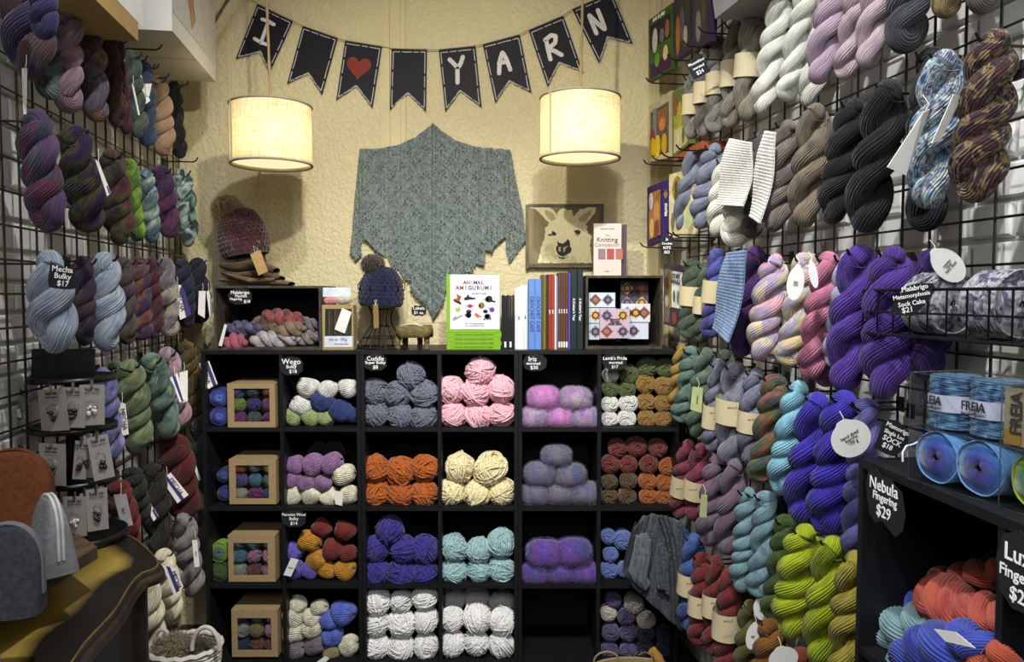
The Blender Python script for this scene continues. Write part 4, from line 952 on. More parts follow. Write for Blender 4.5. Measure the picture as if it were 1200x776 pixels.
# ---------------------------------------------------------------- chalk signs
def scallop(w, h, n=9, d=.07, seed=0):
    r = random.Random(seed); pts = []
    for i in range(72):
        a = 2 * PI * i / 72; k = 1 - d * abs(math.cos(a * n / 2 + .3)) * r.uniform(.9, 1.1)
        pts.append((w / 2 * k * np.sign(math.cos(a)) * abs(math.cos(a)) ** .8, h / 2 * k * np.sign(math.sin(a)) * abs(math.sin(a)) ** .8))
    return pts
def sign(cx, cy, w, h, Y, lines, label, right=X, up=Z, n=9, seed=1, size=None, poly=None):
    c = atY(cx, cy, Y); k = Y / F
    M = basis(c, right, up)
    pts = [(x * k, y * k) for x, y in (poly or scallop(w, h, n, .07, seed))]
    o = flat_poly(pts, .0015).obj('price_sign', SLATE, None, M); tag(o, label, 'price sign')
    rt = np.array(right, float); rt /= np.linalg.norm(rt); u = np.array(up, float); u = u - rt * np.dot(u, rt); u /= np.linalg.norm(u)
    for s, dx, dy, hh in lines:
        text(o, s, c + rt * dx * k + u * dy * k, rt, u, hh * k, CHALK, bold=.00015, lift=.002)
    return o
YSG = YF - .004
sign(341.5, 429, 29, 23, YSG, [('Wego', 0, 5, 9), ('Bulky', 0, -1, 5.5), ('$18', 2, -6.5, 6)], 'round black chalk sign above the white, navy and green hanks', seed=2)
sign(440, 424.5, 28, 21, YSG, [('Cuddle', 0, 4, 7), ('Super Bulky', 0, -.5, 5), ('$8', 0, -6, 6)], 'round black chalk sign above the grey chenille balls', seed=3)
sign(627, 425, 29, 21, YSG, [('Iris', -3, 4, 8), ('worsted', -2, -1, 5), ('$30', -1, -6, 6)], 'round black chalk sign above the fuzzy lilac balls', seed=4)
sign(720.5, 424, 30, 21, YSG, [("Lamb's Pride", 0, 4, 5.5), ('worsted', 1, -1, 4.8), ('$17', 0, -6, 5)], 'round black chalk sign hiding a white rolled ball', seed=5)
sign(344.5, 608, 30, 21, YSG, [('Peruvian Wool', 0, 5, 4.6), ('Bulky', 0, 0, 5), ('$14', 0, -5.5, 5.5)], 'round black chalk sign above the golden and violet hanks', seed=6)
sign(491, 363.8, 17.5, 12, YB - .004, [('Labels', 0, 2.5, 5.5), ('$1 ea.', 0, -2.8, 5)], 'tiny black sign on the wall above the log stool', n=4, seed=7, poly=[(-8.7, 0), (-8, 4), (-6, 4.5), (-5, 6), (0, 5.2), (5, 6), (6, 4.5), (8, 4), (8.7, 0), (8, -4), (6, -4.5), (5, -6), (0, -5.2), (-5, -6), (-6, -4.5), (-8, -4)])
yk = Yk('LC1') - .09; dl = (math.cos(.12), 0, -math.sin(.12))
sign(74, 324, 34, 32, yk, [('Mecha', -1, 8, 9.5), ('Bulky', 0, 0, 9), ('$17', 1, -8.5, 9)], 'black chalk sign on the thick pale grey hank', right=dl, up=(math.sin(.12), 0, math.cos(.12)), poly=[(-16, 15), (-6, 11), (5, 9), (13, 6), (16, -3), (17, -12), (10, -14), (2, -15), (-10, -15), (-15, -14), (-17, -6), (-16, 4)])
a = .47; sign(817.5, 79, 22, 24, 2.28, [('Moonshine', 1, 6, 4.5), ('worsted', 1, 0, 4.2), ('$24', 0, -6, 6)], 'black chalk sign beside the small taupe banded hank', right=(math.cos(a), 0, math.sin(a)), up=(-math.sin(a), 0, math.cos(a)), poly=[(-11, 11), (11, 12), (11, -11), (-10, -11)])
a = .35; sign(781.5, 287.5, 14, 26, 2.55, [('Ja', 0, 7, 4), ('Crochet', 0, 2, 3.6), ('KITS', 0, -3, 4.5), ('$22', 0, -8, 4.5)], 'small black chalk sign hanging under the purple picture book', poly=[(-6, 11), (0, 9), (6, 13), (7.5, 6), (6.5, -3), (5.5, -9), (0, -13), (-5, -10), (-7, -2), (-7.5, 6)])
a = .45; sign(1070, 350, 60, 38, float(at_wall('R', 1070, 350, .235)[1]), [('Malabrigo', 3, 12, 8), ('Metamorphosis', -2, 4, 7), ('Sock Cake', -3, -5, 7.5), ('$21', -9, -12, 9)], 'slanted black chalk sign wired to the cake basket', right=(math.cos(a), 0, math.sin(a) * .35), up=(math.sin(a) * .3, 0, 1), poly=[(-5, 16), (8, 17), (25, 14), (27, 8), (22, 0), (18, -5), (6, -14), (-2, -20), (-14, -18), (-30, -14), (-27, -8), (-20, 2), (-14, 8)])
a = -.45; sign(1046, 512, 38, 44, 1.22, [('Mamorigo', 1, 11, 7.5), ('Single Lot', 0, 3, 6.5), ('SOCK', 1, -5, 9), ('$18', -1, -13, 8.5)], 'black chalk sign standing behind the blue cakes', right=(math.cos(a), 0, math.sin(a)), up=(-math.sin(a) * .6, 0, math.cos(a)), poly=[(-18, 10), (-12, 17), (-4, 20), (6, 17), (17, 13), (19, 2), (17, -12), (12, -20), (2, -22), (-8, -21), (-15, -22), (-16, -8)])
# ---------------------------------------------------------------- pendant lamps
def linen():
    m, nt, b = newmat('linen_shade'); L = nt.links.new
    tc = N(nt, 'ShaderNodeTexCoord'); hs = []
    for sc_ in ((3, 260, 1), (260, 3, 1)):
        mp = N(nt, 'ShaderNodeMapping'); mp.inputs['Scale'].default_value = sc_; L(tc.outputs['UV'], mp.inputs['Vector'])
        no = N(nt, 'ShaderNodeTexNoise'); no.inputs['Scale'].default_value = 1; no.inputs['Detail'].default_value = 3; L(mp.outputs[0], no.inputs['Vector']); hs.append(no)
    ad = N(nt, 'ShaderNodeMath', operation='MULTIPLY'); L(hs[0].outputs[0], ad.inputs[0]); L(hs[1].outputs[0], ad.inputs[1])
    cr = N(nt, 'ShaderNodeValToRGB'); cr.color_ramp.elements[0].position = .17; cr.color_ramp.elements[0].color = lin('#a89868'); cr.color_ramp.elements[1].position = .3; cr.color_ramp.elements[1].color = lin('#f2ead0')
    L(ad.outputs[0], cr.inputs[0])
    df = N(nt, 'ShaderNodeBsdfDiffuse'); tl = N(nt, 'ShaderNodeBsdfTranslucent'); L(cr.outputs[0], df.inputs[0]); L(cr.outputs[0], tl.inputs[0])
    mx = N(nt, 'ShaderNodeMixShader'); mx.inputs[0].default_value = .5; L(df.outputs[0], mx.inputs[1]); L(tl.outputs[0], mx.inputs[2])
    L(mx.outputs[0], nt.nodes['Material Output'].inputs[0]); return m
LINEN = linen()
def glow(name, col, st):
    m, nt, b = newmat(name); b.inputs['Emission Color'].default_value = lin(col); b.inputs['Emission Strength'].default_value = st; b.inputs['Base Color'].default_value = lin(col); return m
DIFF = glow('lit_lamp_diffuser', '#fff0c0', .95)
def pendant(cx, yt, yb, hw, c0, label):
    Y = 2.66; top = atY(cx, yt, Y); bot = atY(cx, yb, Y); r = hw * Y / F
    o = empty('pendant_lamp', bot, label, 'lamp', 'linen drum pendant lamps')
    t = np.linspace(0, 2 * PI, 65); x, y = bot[0], Y
    G = np.stack([np.stack([x + r * np.cos(t), y + r * np.sin(t), np.full_like(t, z)], -1) for z in np.linspace(bot[2], top[2], 5)])
    MB().grid(G, np.stack(np.meshgrid(t / 6.28 * 3, np.linspace(0, 1, 5)), -1)).obj('lamp_shade', LINEN, o)
    for z in (bot[2] + .002, top[2] - .002):
        MB().tube(np.stack([x + r * np.cos(t[:-1]), y + r * np.sin(t[:-1]), np.full(64, z)], -1), .0042, 6, closed=True).obj('shade_trim', plain('grey_bias_tape', '#8c8570', .8), o)
    MB().box((x - r * .78 - .003, y - r * .64 - .003, bot[2]), (x - r * .78 + .003, y - r * .64 + .003, top[2])).obj('shade_seam', plain('grey_bias_tape', '#8c8570', .8), o)
    rr = r * .97; v = [(x + rr * math.cos(a), y + rr * math.sin(a), bot[2] + .012) for a in t[:-1]]
    MB().add(v, [tuple(range(64))], None, False).obj('diffuser', DIFF, o)
    mb = MB()
    for a in (0, 2.1, 4.2): mb.tube([(x, y, top[2] - .02), (x + r * math.cos(a), y + r * math.sin(a), top[2] - .004)], .0015, 5)
    mb.obj('spider_ring', STEEL, o)
    MB().tube([(x, y, top[2] + .005), (x, y, top[2] - .05)], .016, 12).obj('bulb_holder', plain('white_ceramic', '#d8d4c8', .4), o)
    e = atY(c0, -10, Y); k = (HT - top[2]) / (e[2] - top[2])
    P = [np.array([x, y, top[2]]), e, np.array([x, y, top[2]]) + (e - np.array([x, y, top[2]])) * k]
    P = [P[0] + (P[2] - P[0]) * s for s in np.linspace(0, 1, 30)]
    MB().tube(P, .0048, 7, prof=lambda u, v: 1 + .25 * np.sin(2 * PI * u * 2 + v * 300)).obj('rope_cord', TWINE, o)
    l = lamp('pendant_bulb', 'POINT', (x, y, (top[2] + bot[2]) / 2), 1.3, (1, .84, .56), .035)
pendant(318.5, 124, 194, 45.5, 312, 'left linen drum lamp hanging on a twine cord')
pendant(679.5, 115, 187, 46, 683, 'right linen drum lamp beside the yarn banner')

# ---------------------------------------------------------------- bunting
BUNT = plain('black_pennant_card', '#0c0b16', .6, .1, 40, .02)
C1 = lambda p: (240 + p[0] / 3.527, p[1] / 3.527); C2 = lambda p: (480 + p[0] / 3.527, p[1] / 3.527)
pen = [(C1, [(218, 15), (365, 85), (268, 300), (232, 205), (128, 242)], [[(238, 80), (262, 88), (286, 102)], [(263, 90), (232, 178)], [(206, 160), (232, 176), (257, 184)]]),
       (C1, [(405, 105), (550, 155), (485, 390), (430, 293), (340, 345)], []), (C1, [(580, 165), (733, 190), (693, 445), (628, 345), (543, 412)], 'heart'),
       (C1, [(772, 200), (918, 202), (914, 460), (840, 375), (765, 455)], []),
       (C2, [(120, 205), (272, 190), (297, 443), (208, 365), (147, 460)], [[(166, 247), (182, 262), (198, 282)], [(220, 236), (212, 262), (198, 284), (198, 342)]]),
       (C2, [(302, 183), (455, 143), (503, 383), (410, 325), (353, 425)], [[(370, 303), (372, 255), (384, 216), (400, 245), (416, 288)], [(370, 262), (402, 254)]]),
       (C2, [(492, 125), (635, 65), (715, 298), (615, 250), (570, 358)], [[(564, 165), (572, 205), (582, 246)], [(560, 166), (585, 146), (604, 150), (602, 178), (572, 202), (600, 212), (628, 228)]]),
       (C2, [(672, 38), (835, -32), (922, 180), (815, 145), (783, 262)], [[(772, 138), (756, 100), (741, 62), (775, 96), (808, 124), (794, 82), (778, 44)]])]
bo = empty('letter_bunting', atY(509, 60, YB - .03), 'black swallowtail pennant banner lettered I heart YARN', 'banner')
YP = YB - .022
for i, (cf, pts, let) in enumerate(pen):
    q = [atY(*cf(p), YP) for p in pts]; v = [(p[0], YP, p[2]) for p in q] + [(p[0], YP + .002, p[2]) for p in q]; n = 5
    mb = MB().add(v, [(0, 1, 2, 3), (0, 3, 4), (8, 7, 6, 5), (9, 8, 5)] + [(j, (j + 1) % n, n + (j + 1) % n, n + j) for j in range(n)], None, False)
    pe = mb.obj('pennant', BUNT, bo)
    c = sum(q) / 5; ins = [c + (p - c) * .90 for p in q]; ins[3] = q[3] + (ins[0] + ins[1] - q[0] - q[1]) * .3 + np.array([0, 0, -.006]) * 0
    mb = MB(); rr = random.Random(i)
    for j in range(5):
        a, b = ins[j], ins[(j + 1) % 5]; L_ = np.linalg.norm(b - a); m_ = max(2, int(L_ / .03)); s = 0
        while s < 1:
            e = min(1, s + rr.uniform(.16, .42))
            p0 = a + (b - a) * s; p1 = a + (b - a) * e
            ribbon([p0 + (0, -.0003, 0), (p0 + p1) / 2 + (rr.uniform(-.001, .001), -.0003, rr.uniform(-.001, .001)), p1 + (0, -.0003, 0)], .0019, .0006, mb); s = e + .05
    mb.obj('chalk_border', plain('chalk_line', '#a9a8ae', .8), pe)
    if let == 'heart':
        hc = atY(*C1((636, 278)), YP); hr = 50 / 3.527 * YP / F; hp = []
        for a in np.linspace(0, 2 * PI, 41)[:-1]:
            hx = 16 * math.sin(a) ** 3 / 16; hz = (13 * math.cos(a) - 5 * math.cos(2 * a) - 2 * math.cos(3 * a) - math.cos(4 * a)) / 15
            hp.append((hx * hr, hz * hr * .95))
        M = basis(hc + np.array([0, -.0008, 0]), (1, 0, -.12), (0.12, 0, 1))
        flat_poly(hp, .001).obj('painted_heart', plain('rust_red_paint', '#7a3428', .8, .25, 200, .1), pe, M)
    else:
        for st in let:
            P = [atY(*cf(p), YP - .0012) for p in st]
            Q = []
            for j in range(len(P) - 1):
                for s in np.linspace(0, 1, 7)[:-1]: Q.append(P[j] * (1 - s) + P[j + 1] * s)
            Q.append(P[-1]); Q = np.array(Q)
            if len(st) > 2:
                Q2 = Q.copy(); Q2[1:-1] = (Q[:-2] + Q[1:-1] * 2 + Q[2:]) / 4; Q = Q2
            mb = ribbon(Q, .0088 if i else .0072)
            mb.obj('letter_stroke', plain('chalk_letter', '#c9c6c4', .8), pe)
sp = [(196, -60), (283, -4)] + [C1(p) for p in [(218, 15), (365, 88), (405, 106), (550, 158), (580, 167), (733, 192), (772, 200)]] + [C2(p) for p in [(80, 206), (120, 205), (272, 189), (302, 183), (455, 142), (492, 124), (635, 64), (672, 38), (835, -32), (900, -80)]]
sp = sp[:1] + sp[2:]
MB().tube([atY(*p, YP - .003) for p in sp], .0017, 5).obj('bunting_string', TWINE, bo)

# ---------------------------------------------------------------- shawl
out = [(300, 15), (330, 42), (372, 70), (440, 92), (550, 100), (560, 160), (572, 225), (590, 300), (599, 395), (572, 430), (545, 468), (536, 425), (534, 385), (512, 400), (498, 412), (490, 432), (468, 425), (466, 478), (440, 470), (425, 498), (395, 495), (372, 530), (345, 545), (332, 600), (300, 648), (278, 605), (240, 575), (224, 545), (232, 530), (205, 520), (190, 492), (165, 480), (150, 452), (118, 432), (90, 400), (72, 392), (66, 405), (70, 440), (48, 462), (30, 432), (36, 380), (42, 300), (52, 200), (62, 98), (120, 98), (190, 84), (250, 55)]
out = np.array([(400 + x / 2.773, 140 + y / 2.773) for x, y in out])
def inside(x, y, P):
    c = False; n = len(P); j = n - 1
    for i in range(n):
        if (P[i][1] > y) != (P[j][1] > y) and x < (P[j][0] - P[i][0]) * (y - P[i][1]) / (P[j][1] - P[i][1]) + P[i][0]: c = not c
        j = i
    return c
YS = YB - .012; st = .93; x0, y0 = out.min(0) - 2; nx = int((out[:, 0].max() - x0) / st) + 2; ny = int((out[:, 1].max() - y0) / st) + 2
rs = random.Random(5); motifs = []
for r_ in range(14):
    for c_ in range(-9, 10):
        mx_ = 508.6 + c_ * 20 + (10 if r_ % 2 else 0) ; my_ = 158 + r_ * 15 + abs(c_) * 1.5
        if abs(mx_ - 508.6) > 7: motifs.append((mx_ + rs.uniform(-1, 1), my_ + rs.uniform(-1, 1)))
holes = set()
def hole(x, y):
    i, j = int((x - x0) / st), int((y - y0) / st); holes.add((i, j)); holes.add((i, j + 1))
for k in range(52):
    hole(507, 150 + k * 4.3); hole(510.2, 152 + k * 4.3)
for mx_, my_ in motifs:
    for dx, dy in ((-3, 0), (3, 0), (0, -3), (0, 3), (-1.5, 5.5), (4, 4.5), (-4.5, 3.5)):
        hole(mx_ + dx, my_ + dy)
for k in range(36):      # open zigzags near the lower border
    for sgn in (-1, 1):
        for row in range(3):
            x = 508.6 + sgn * (6 + k * 2.7); y = 352 - k * 2.5 - row * 13 + 5 * abs(((k + row * 3) % 6) - 3)
            hole(x, y)
            if k % 2: hole(x, y - 3)
for k in range(30):
    for row in range(3): hole(422 + row * 5 - k * .28, 190 + k * 3.6 + (row % 2) * 1.8) ; hole(600 - row * 5 + k * .28, 190 + k * 3.6 + (row % 2) * 1.8)
mb = MB(); vid = {}; vs = []; fs = []
def sv(i, j):
    if (i, j) not in vid:
        x = x0 + i * st; y = y0 + j * st; p = atY(x, y, YS)
        d = abs(x - 508.6); low = max(0, (y - 260) / 110)
        fold = .006 * math.sin(d * .16 + y * .03) * (.3 + low) + .0012 * math.sin(x * 2.6) * math.sin(y * 2.2) + .0016 * math.sin((d - y) * .55) + .0016 * math.sin((d + y) * .42) * (1 if y > 300 else .2) + (.005 if d < 1.4 else -.002 if d < 3.5 else 0)
        edge = .016 * low * math.sin(x * .11 + 1.2)
        vid[(i, j)] = len(vs); vs.append((p[0], YS - .012 - fold - max(0, edge), p[2]))
    return vid[(i, j)]
for i in range(nx):
    for j in range(ny):
        if (i, j) in holes: continue
        x = x0 + (i + .5) * st; y = y0 + (j + .5) * st
        if inside(x, y, out): fs.append((sv(i, j), sv(i, j + 1), sv(i + 1, j + 1), sv(i + 1, j)))
mb.add(vs, fs); SHM = yarn('wool_shawl', ['#5c6866', '#76807c', '#525f62', '#6e7874'], src='Object', oscale=70, strands=120, fuzz=.2, vary=.2)
sh = mb.obj('lace_shawl', SHM); tag(sh, 'grey-green triangular lace shawl pinned to the cream wall', 'shawl')
sm = sh.modifiers.new('thick', 'SOLIDIFY'); sm.thickness = .0025; sm.offset = 1

# ---------------------------------------------------------------- alpaca picture
o = empty('framed_picture', atY(661, 275, YB), 'sepia photo print of a white llama face in a brown frame', 'picture')
Yp = YB - .028; fr_ = [(618, 241), (705.5, 239), (705, 312), (618.5, 314)]
def pic(name, pts, dy, mat, par, thick=.0006):
    q = [atY(*p, Yp - dy) for p in pts]; n = len(q)
    v = [(p[0], p[1], p[2]) for p in q] + [(p[0], p[1] + thick, p[2]) for p in q]
    me = MB().add(v, [tuple(range(n)), tuple(range(n, 2 * n))[::-1]] + [(i, (i + 1) % n, n + (i + 1) % n, n + i) for i in range(n)], None, False).mesh(name)
    return link(me, name, mat, par)
canvas = pic('canvas', [(619, 242), (703, 240.5), (703, 309), (619.5, 310)], 0, plain('sepia_backdrop', '#7c7050', .6, .3, 6, .02), o, .02)
mb = MB()
for a, b in (((616, 240), (619, 315)), ((703, 239), (707, 313)),): mb.box(atY(a[0], a[1], Yp) - np.array([0, .006, 0]), atY(b[0], b[1], Yp) + np.array([0, .024, 0]))
for a, b in (((619, 239.2), (703, 242)), ((619, 309.5), (703, 313.5))): mb.box(atY(a[0], a[1], Yp) - np.array([0, .0055, 0]), atY(b[0], b[1], Yp) + np.array([0, .024, 0]))
mb.obj('frame', wood('frame_wood', '#3a3020', '#5c4c34', 20, (1, 1, 1)), o)
K = lambda p: (610 + p[0] / 8.889, 235 + p[1] / 8.889)
def fur(pts, j=1.0, seed=0):
    r = random.Random(seed); res = []
    for i in range(len(pts)):
        a, b = np.array(pts[i], float), np.array(pts[(i + 1) % len(pts)], float); n = max(1, int(np.linalg.norm(b - a) / 18)); nn = np.array([b[1] - a[1], a[0] - b[0]]); nn /= np.linalg.norm(nn) + 1e-6
        for k in range(n): p = a + (b - a) * k / n + nn * r.uniform(-1, 1) * 9 * j * (1 if k % 2 else -1); res.append((min(825, max(88, p[0])), min(655, max(70, p[1]))))
    return res
SW = plain('sepia_fur_light', '#d8cfa8', .6, .12, 90, .05, stretch=(2, 1, .4)); SM_ = plain('sepia_fur_mid', '#a89c74', .6, .2, 90, .05, stretch=(2, 1, .4)); SD = plain('sepia_dark', '#1c1812', .5, .1)
for i, (pts, mt, j, nm) in enumerate([
        ([(180, 655), (200, 540), (225, 440), (260, 370), (250, 310), (285, 260), (330, 200), (380, 160), (400, 110), (440, 88), (530, 95), (560, 165), (640, 210), (690, 250), (700, 340), (735, 380), (725, 480), (740, 655)], SW, 1.2, 'printed_head'),
        ([(90, 72), (300, 72), (350, 110), (400, 190), (330, 240), (290, 230), (240, 175), (170, 100)], SW, .5, 'printed_ear'),
        ([(250, 100), (330, 120), (375, 190), (320, 215), (270, 160)], SM_, .4, 'printed_ear_inside'),
        ([(560, 165), (620, 90), (700, 72), (790, 72), (780, 130), (720, 190), (680, 245), (620, 230)], SW, .8, 'printed_ear'),
        ([(600, 190), (660, 140), (740, 90), (725, 150), (680, 220), (620, 225)], SM_, .6, 'printed_ear_inside'),
        ([(200, 655), (230, 560), (260, 480), (330, 440), (350, 520), (400, 600), (500, 620), (560, 570), (600, 655)], plain('sepia_fur_soft', '#c4ba92', .6, .2, 90, .05), 1, 'printed_chin'),
        ([(325, 320), (350, 322), (375, 345), (355, 368), (330, 355)], SD, .1, 'printed_eye'), ([(555, 318), (590, 305), (628, 318), (615, 350), (585, 350)], SD, .1, 'printed_eye'),
        ([(285, 352), (330, 348), (330, 360), (290, 366)], SD, .1, 'printed_brow'), ([(570, 345), (600, 356), (600, 366), (575, 358)], SM_, .1, 'printed_brow'),
        ([(378, 420), (400, 440), (440, 450), (475, 425), (492, 398), (512, 425), (515, 480), (530, 500), (522, 535), (490, 550), (462, 572), (430, 575), (395, 560), (370, 520), (372, 480), (388, 465)], SD, .1, 'printed_nose'),
        ([(392, 485), (420, 480), (418, 535), (395, 530)], SM_, .1, 'printed_nose_shine'), ([(445, 490), (478, 478), (500, 470), (470, 500), (462, 530), (445, 540)], SM_, .1, 'printed_nose_shine'),
        ([(395, 580), (420, 592), (470, 590), (500, 575), (498, 582), (440, 606), (400, 596)], SD, .05, 'printed_mouth')]):
    pic(nm, [K(p) for p in (fur(pts, j, i) if j > .2 else pts)], .001 * (1 + i * .7), mt, canvas)

# ---------------------------------------------------------------- things on the shelf top
ZT_ = ZT
def crate(x0, x1, y0, y1, Y0, D, label, t=.010):
    a = atY(x0, y1, Y0); b = atY(x1, y0, Y0); z0 = ZT_ + .0005
    o = empty('wooden_crate', ((a[0] + b[0]) / 2, Y0 + D / 2, z0), label, 'crate')
    m = wood('crate_wood', '#241e18', '#4a4034', 18, (1, 1, 1), .7)
    for nm, lo_, hi in (('side_board', (a[0], Y0, z0), (a[0] + t, Y0 + D, b[2])), ('side_board', (b[0] - t, Y0, z0), (b[0], Y0 + D, b[2])), ('bottom_board', (a[0] + t, Y0, z0), (b[0] - t, Y0 + D, z0 + t)), ('top_board', (a[0] + t, Y0, b[2] - t), (b[0] - t, Y0 + D, b[2]))):
        MB().box(lo_, hi).obj(nm, m, o)
    MB().box((a[0] + t, Y0 + D - .006, z0 + t), (b[0] - t, Y0 + D, b[2] - t)).obj('back_board', plain('dark_crate_back', '#0e0c0b', .8), o)
    return o, a, b, z0
crate(251.5, 376, 335, 410, 2.815, .24, 'dark wooden crate on its side holding soft hanks', .009)
crate(686, 777, 323, 408, 2.86, .22, 'dark wooden crate on its side holding tiled pattern kits', .009)
# hanks lying in the left crate
def lying(c1, c2, w, cols, label, Y=2.86, mat=None, tilt=0):
    t = atY(*c1, Y); b = atY(*c2, Y + tilt)
    o = place_skein(t, b, w * Y / F, mat or yarn('lay_' + label.replace(' ', '_')[:30], cols), label, 'hanks in the left crate', depth=.9); return o
lying((352, 396), (292, 399), 20, ['#8c8890', '#a8a4a8', '#6c6870'], 'pale grey twisted hank across the crate floor', 2.865)
lying((374, 394), (346, 397), 18, ['#6c6464', '#8c8484', '#4c4648'], 'grey hank end at the right of the crate floor', 2.88)
lying((289, 402), (260, 400), 21, ['#8c3c54', '#a05468', '#7c3c5c'], 'raspberry pink hank at the left of the crate floor', 2.84)
lying((306, 384), (262, 386), 19, ['#3c405c', '#5c5c78', '#2c2c44', '#74505c'], 'indigo marled hank above the raspberry one', 2.87)
lying((346, 388), (296, 378), 20, ['#4c4438', '#6c5c48', '#3c2c34', '#5c5040'], 'moss brown hank in the middle of the crate', 2.90)
lying((356, 376), (306, 370), 22, ['#743444', '#905048', '#5c2838', '#6c4050'], 'rose red hank on top of the crate heap', 2.90)
lying((358, 385), (322, 388), 20, ['#5c4c3c', '#7c6c58', '#6c4048'], 'small taupe hank under the rose red one', 2.86)
lying((378, 382), (350, 380), 18, ['#5c565c', '#78727a'], 'dusky grey hank behind the rose red one', 2.93)
sign(281.5, 347.5, 29, 20, 2.812, [('Malabrigo', 0, 4.5, 5.6), ('Mechita', 1, .4, 4.4), ('Fingering', -5, -3, 3.8), ('$18', 8, -6, 5)], 'cloudy black chalk sign in the corner of the left crate', seed=9)
quad_card('t', [atY(263, 380, 2.80), atY(266, 381, 2.80), atY(260, 406, 2.80), atY(256, 405, 2.80)], .001, CARDW).name = 'paper_tag'
tag(bpy.data.objects['paper_tag.%03d' % 0] if False else [x for x in bpy.data.objects if x.name.startswith('paper_tag') and x.parent is None and 'label' not in x][0], 'narrow white tag hanging beside the raspberry hank', 'tag', 'paper tags in the cubbies')

# ---- hats
def knit(name, cols, scale=70):
    if name in _M: return _M[name]
    m = yarn(name, cols, src='Object', oscale=40, strands=30, fuzz=.5, vary=.25); nt = m.node_tree; b = nt.nodes['Principled BSDF']
    return m
def fur_ball(c, r, cols, parent, name, n=5200, L_=.55, seed=1):
    mb = MB(); rs_ = np.random.RandomState(seed); th = np.linspace(0, PI, 9); p = np.linspace(0, 2 * PI, 17)
    G = .7 * np.stack([np.outer(np.sin(th), np.cos(p)), np.outer(np.sin(th), np.sin(p)), np.outer(np.cos(th), np.ones(17))], -1); mb.grid(G, np.zeros((9, 17, 2)))
    fz(mb, rs_, n, (1, 1, 1), L_, .02, base=.68, droop=.25)
    M = Matrix.Translation(Vector(c)) @ Matrix.Diagonal((r, r, r * .92, 1)); return mb.obj(name, yarn(name + '_fur' + str(seed), cols, src='Object', oscale=3, fuzz=.6, strands=6), parent, M)
def beanie(c, rx, h, tilt, mat, parent, rows=15, cols=22, edge=.1):
    """a knitted hat: rows of puffed stitches over a dome, folded under at the brim"""
    n, m = rows * 6, cols * 6; a = np.linspace(0, 1, n)[:, None]; u = np.linspace(0, 2 * PI, m + 1)[None, :]
    th = a * PI * .5; rad = np.sin(th) ** .62; z = np.cos(th) ** .9
    rad = np.where(a > .85, rad - .10 * ((a - .85) / .15) ** 2, rad)
    st_ = np.abs(np.sin(cols / 2 * u + (np.floor(a * rows) % 2) * PI / 2 * 1.0)) ** .5 * np.abs(np.sin(a * rows * PI)) ** .5
    k = 1 + .075 * (st_ - .5)
    G = np.stack([rx * rad * k * np.cos(u), rx * rad * k * np.sin(u), h * (z * k)], -1)
    M = Matrix.Translation(Vector(c)) @ Matrix.Rotation(math.radians(tilt), 4, 'Y')
    mb = MB().grid(G, np.stack(np.broadcast_arrays(u / 6.28, a), -1)); G2 = G[-30:] * np.array([.9, .9, 1.0]) + np.array([0, 0, .004])
    mb.grid(G2[::-1], np.zeros(G2.shape[:2] + (2,))); t = u[0][:-1]
    e = G[-1, :-1]; mb.tube(e * np.array([.97, .97, 1]), rx * .045, 6, closed=True)
    return mb.obj('knitted_cap', mat, parent, M)
Yh = 2.96
c = atY(292, 303, Yh)
o = empty('bobble_hat', c, 'maroon knitted hat with a golden fur pompom over a brown cowl', 'hat')
hm = yarn('wool_hat_maroon', ['#2c141c', '#4c2830', '#241018', '#6c4c4c'], src='Object', oscale=60, fuzz=.4, strands=20, vary=.3)
beanie(atY(289, 299, Yh), .097, .182, -10, hm, o, 16, 24)
fur_ball(atY(267, 245, Yh - .01), .058, ['#6c5830', '#9c8450', '#4c3c20'], o, 'fur_pompom', seed=1)
tgc = quad_card('hang_tag', [atY(293, 298, 2.83), atY(305, 293, 2.83), atY(314, 318, 2.83), atY(303, 323, 2.83)], .0012, plain('kraft_tag', '#ac8c5c', .8), o)
MB().tube([atY(299, 297, 2.828), atY(297, 288, 2.84), atY(302, 292, 2.84), atY(299, 297, 2.829)], .0009, 5).obj('tag_string', STRING, o)
cow = empty('folded_cowl', atY(300, 333, 2.96), 'brown and olive folded cowl under the maroon hat', 'cowl')
cm1 = yarn('wool_cowl_brown', ['#4c2c20', '#3c2c1c', '#5c4c28'], src='Object', oscale=30, strands=40); cm2 = yarn('wool_cowl_olive', ['#4c3c20', '#64502c'], src='Object', oscale=30, strands=40)
def fold(pts, r, mat, flat=.5, Y=2.96, dep=.075):
    P = np.array([atY(x, y, Y) for x, y in pts]); n = 40; s = np.linspace(0, len(P) - 1, n)
    Q = np.stack([np.interp(s, range(len(P)), P[:, k]) for k in range(3)], -1); mb = MB()
    pr = lambda u, v: 1 + .05 * np.abs(np.sin(2 * PI * 12 * u + v * 60)) + .04 * np.sin(v * 40)
    a = np.linspace(0, 1, n); rr = r * (.35 + .65 * np.sin(PI * np.clip(a, .04, .96)) ** .4)
    T = frames(Q)[1]; ang = np.linspace(0, 2 * PI, 29); G = []
    for i in range(n):
        up_ = np.array([-T[i][2], 0, T[i][0]]); kk = 1 + .04 * np.sin(12 * ang + i * .5)
        G.append(Q[i] + rr[i] * kk[:, None] * np.cos(ang)[:, None] * up_ + dep * rr[i] / r * np.sin(ang)[:, None] * np.array([0, 1, 0]))
    mb.grid(np.array(G), np.stack(np.meshgrid(ang / 6.28, a * 3), -1)); return mb.obj('cowl_fold', mat, cow)
fold([(262, 328), (290, 330), (320, 331), (342, 333)], .014, cm2); fold([(264, 320), (285, 324), (310, 321), (330, 327)], .018, cm1); fold([(262, 311), (280, 314), (300, 310), (324, 318)], .022, cm1, dep=.07); fold([(270, 322), (300, 330), (326, 328)], .013, cm2, Y=2.93)

